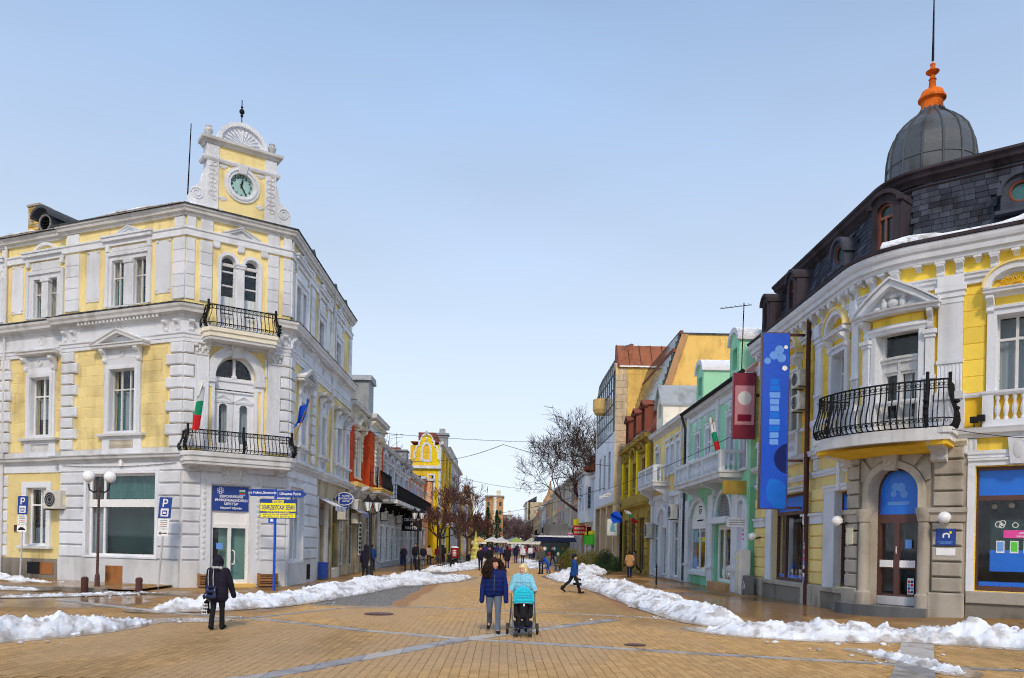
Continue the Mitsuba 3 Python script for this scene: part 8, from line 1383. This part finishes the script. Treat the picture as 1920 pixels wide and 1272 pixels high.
# pushchair
k = thing('pushchair', 'pushchair with a bright turquoise hood and black seat pushed by the older woman', 'pushchair'); px_, py_ = .50, 17.2; z0 = .015
W = lambda pts: [(px_ + a, py_ + b, c + z0) for a, b, c in pts]
hd = solid([[((px_ + .21 * math.sin(a), py_ + .12 - .10 * math.cos(a) * .4 + q * .0, .80 + .27 * math.cos(a * .72) * (1 - .25 * q)), .035) for a in np.linspace(-1.5, 1.5, 9)] for q in (0,)] + [[((px_ + .22 * math.sin(a), py_ + .30, .70 + .33 * math.cos(a * .8)), .03) for a in np.linspace(-1.45, 1.45, 9)]] + [[((px_ + .20 * math.sin(a), py_ + .06, .78 + .24 * math.cos(a * .9)), .03) for a in np.linspace(-1.5, 1.5, 9)]], 0, 0)
n, m = 15, 10; V = []
for i in range(n):
    for j in range(m):
        a = -1.55 + 3.1 * i / (n - 1); b = j / (m - 1)
        V.append((px_ + (.235 - .01 * b) * math.sin(a), py_ + .0 + .40 * b - .10 * math.cos(a) * (1 - b), .74 + (.35 - .04 * (1 - b) ** 2) * math.cos(a * .98) - .06 * (1 - b)))
Fh = [[i * m + j, (i + 1) * m + j, (i + 1) * m + j + 1] for i in range(n - 1) for j in range(m - 1)] + [[i * m + j, (i + 1) * m + j + 1, i * m + j + 1] for i in range(n - 1) for j in range(m - 1)]
put('hood', (np.array(V), np.array(Fh)), 'cyan', k, 'satin', smooth=True); put('hood_front', solid([[((px_ + .17 * s, py_ - .11 + .03 * abs(s), z), .035) for s in np.linspace(-1, 1, 5)] for z in (.98, .92, .86, .80)] + [[((px_ + .20 * s, py_ - .10 + .03 * abs(s), .76 - .02 * abs(s)), .03) for s in np.linspace(-1, 1, 5)]] + [[((px_ + .2 * s, py_ - .09, .78), .034), ((px_ + .16 * s, py_ - .1, .97), .034), ((px_ + .04 * s, py_ - .10, 1.04), .03)] for s in (-1, 1)], .02, 5), 'cyan', k, smooth=True)
put('hood_seam', tube(W([(.15 * math.sin(a), -.145, .92 + .06 * (1 - math.cos(a)) - .06) for a in np.linspace(-1.3, 1.3, 11)]), .005, 4), 'blue_print', k); put('trim', tube(W([(.23 * math.sin(a), -.12 + .03 * abs(math.sin(a)), .735 - .015 * math.cos(a)) for a in np.linspace(-1.5, 1.5, 9)]), .012, 5), 'grey_mid', k)
put('seat', solid([[((px_ - .17, py_ + .05, .72), .05), ((px_ + .17, py_ + .05, .72), .05)], [((px_ - .15, py_ + .0, .46), .06), ((px_ + .15, py_ + .0, .46), .06)], [((px_ - .16, py_ + .05, .72), .05), ((px_ - .15, py_ + .0, .46), .06)], [((px_ + .16, py_ + .05, .72), .05), ((px_ + .15, py_ + .0, .46), .06)], [((px_, py_ - .02, .68), .09), ((px_, py_ - .05, .46), .08)], [((px_ - .09, py_ - .1, .45), .045), ((px_ - .09, py_ - .16, .28), .04)], [((px_ + .09, py_ - .1, .45), .045), ((px_ + .09, py_ - .16, .28), .04)]], .025, 5), 'black', k, smooth=True)
put('emblem', ball((px_ + .01, py_ - .125, .70), (.022, .008, .03), 1), 'white_clean', k); put('foot_rest', cat([tube(W([(-.2, .0, .3), (-.17, -.18, .22), (0, -.23, .19), (.17, -.18, .22), (.2, .0, .3)]), .018, 6), cube(px_ - .1, px_ + .0, py_ - .22, py_ - .14, .245, .26)]), 'navy', k, 'satin')
put('frame', cat([tube(W([(s * .26, .75, 1.0), (s * .26, .45, .86), (s * .25, .1, .55), (s * .20, -.16, .17)]), .017, 6) for s in (-1, 1)] + [tube(W([(s * .25, .3, .72), (s * .29, .42, .15)]), .017, 6) for s in (-1, 1)] + [tube(W([(-.29, .42, .14), (.29, .42, .14)]), .014, 6), tube(W([(-.2, -.14, .2), (.2, -.14, .2)]), .014, 6)]), 'grey_mid', k, 'satin'); put('handlebar', tube(W([(-.26, .75, 1.0), (-.2, .80, 1.01), (.2, .80, 1.01), (.26, .75, 1.0)]), .02, 6), 'iron', k)
put('basket', cat([cube(px_ - .2, px_ + .2, py_ - .05, py_ + .4, .2, .32)]), 'black', k)
def wheel(cx, cy, r, w):
    t = lathe([(r * .55, -w), (r, -w * .8), (r, w * .8), (r * .55, w)], 16); v = t[0][:, [2, 0, 1]]; q = put('wheel', (v + (cx, cy, r + z0), t[1]), 'iron', k, 'satin'); h = lathe([(0, -w * .6), (r * .56, -w * .6), (r * .56, w * .6), (0, w * .6)], 10); put('hub', (h[0][:, [2, 0, 1]] + (cx, cy, r + z0), h[1]), 'grey_mid', q)
for s in (-1, 1): wheel(px_ + s * .33, py_ + .42, .125, .03); wheel(px_ + s * .15 - .022, py_ - .14, .085, .016); wheel(px_ + s * .15 + .022, py_ - .14, .085, .016)
# walkers along the street
person('person in a black coat and hood on the left pavement behind the lantern lamp', -6.85, 40.6, pi, 1.70, WALK(10), ((-8, 16, 18), (6, 12, 12)), 'coat_black', 'trousers_black', style='hood', coat=.62, bulk=1.1)
person('man in a blue jacket and dark cap with yellowish shoes on the left pavement', -8.4, 52, pi, 1.74, WALK(20), SW, 'jacket_mid', 'navy', style='cap', hat='hair_brown', shoes='gold')
person('woman in a dark jacket with reddish hair, first of the group on the left pavement', -7.9, 64.8, .1, 1.64, STILL, POCK, 'coat_black', 'trousers_black', style='long', hair='brown_red'); person('tall man in black in the middle of the group on the left pavement', -7.0, 65.5, .1, 1.80, WALK(10), DN, 'black', 'navy'); person('person in a dark jacket right of the tall man on the left pavement', -6.45, 66.3, -.2, 1.66, WALK(12), POCK, 'coat_black', 'jeans', hair='hair_brown'); person('person in a beige coat behind the group on the left pavement', -6.35, 70.5, pi, 1.68, WALK(10), DN, 'coat_beige', 'trousers_black'); person('person in a dark red jacket and jeans by the second lantern lamp', -5.75, 72.5, pi, 1.64, STILL, POCK, 'coat_red', 'jeans', hair='hair_brown'); person('person in black behind the one in the dark red jacket', -5.6, 76, pi, 1.7, WALK(10), DN, 'black', 'trousers_black')
person('dark dressed woman with a scarf, left one of the couple beyond the curly haired woman', -1.5, 58.6, .1, 1.66, WALK(12), POCK, 'coat_black', 'trousers_black', style='long', hair='brown_red'); person('dark dressed man, right one of the couple beyond the curly haired woman', -.85, 59.2, 0, 1.70, WALK(14), DN, 'black', 'trousers_black', hair='hair_brown'); person('person in a long black coat and purple trousers walking away along the middle', .50, 65.5, pi, 1.74, WALK(8), DN, 'coat_black', 'coat_purple', coat=.55, bulk=1.15)
person('person in a dark teal jacket walking away right of the one in the long coat', 1.55, 84, pi, 1.74, WALK(12), DN, 'navy', 'navy', hair='hair_brown'); person('person in a white hooded jacket walking away', 2.25, 83, pi, 1.72, WALK(10), DN, 'coat_white', 'navy', style='hood')
person('man in an olive jacket standing beside the child on the right', 2.72, 54.2, pi + .4, 1.78, STILL, POCK, 'coat_olive', 'trousers_black', hair='wood'); person('small child in a bright blue jacket bending down by the olive jacket man', 3.25, 54.0, -pi / 2, 1.15, ((34, 50), (10, 40)), ((60, 20, 8), (60, 20, 8)), 'blue_brand', 'jacket_mid', style='hood', lean=42); person('person in black leaning at the front of the street kiosk', 4.9, 76.2, -1.2, 1.72, WALK(14), POCK, 'black', 'trousers_black', hair='brown_red'); person('person with a pink face and grey clothes at the right of the kiosk', 6.1, 74, 1.2, 1.68, STILL, POCK, 'coat_olive', 'grey', hair='hair_brown')
person('person in a tan padded coat walking away on the right pavement', 8.2, 51, pi, 1.62, WALK(6), POCK, 'coat_tan', 'navy', hair='hair_brown', style='bob', coat=.72, bulk=1.2); person('person in a mauve coat stepping to the shop window of the gold house', 9.7, 58, -pi / 2, 1.68, WALK(22), DN, 'coat_mauve', 'black', hair='hair_brown', style='bob', coat=.7)
person('person in dark clothes under the bare trees by the red drum', -5.9, 82, pi, 1.72, STILL, DN, 'navy', 'trousers_black')
r5 = random.Random(21); CL = [('coat_black', 'a black coat'), ('coat_red', 'a red jacket'), ('navy', 'a navy jacket'), ('coat_purple', 'a purple jacket'), ('coat_olive', 'an olive coat'), ('coat_mauve', 'a mauve coat'), ('coat_white', 'a pale jacket'), ('jacket_mid', 'a blue jacket')]
for i in range(22):
    cx, yy = -2.6 + 7.4 * r5.random(), 96 + 52 * r5.random(); c, w = CL[i % len(CL)]; tc, tw = (('trousers_black', 'black trousers'), ('navy', 'navy trousers'), ('jeans', 'pale jeans'))[i // 8]; st, sw = (('short', 'dark short hair'), ('long', 'long hair'), ('cap', 'a cap'))[(i + i // 8) % 3]
    person(f'far walker in {w} and {tw} with {sw} in the crowd', cx, yy, r5.choice([0, pi, pi, .5]), 1.62 + .18 * r5.random(), WALK(r5.uniform(4, 14)), r5.choice([DN, POCK]), c, tc, hair='hair_dark' if st == 'short' else 'hair_brown', style=st, coat=r5.choice([.86, .7]), group='crowd before the market stalls')
# ---------------------------------------------------------------- colour tables are filled once all colours are known
for _k in range(4): table(_k)
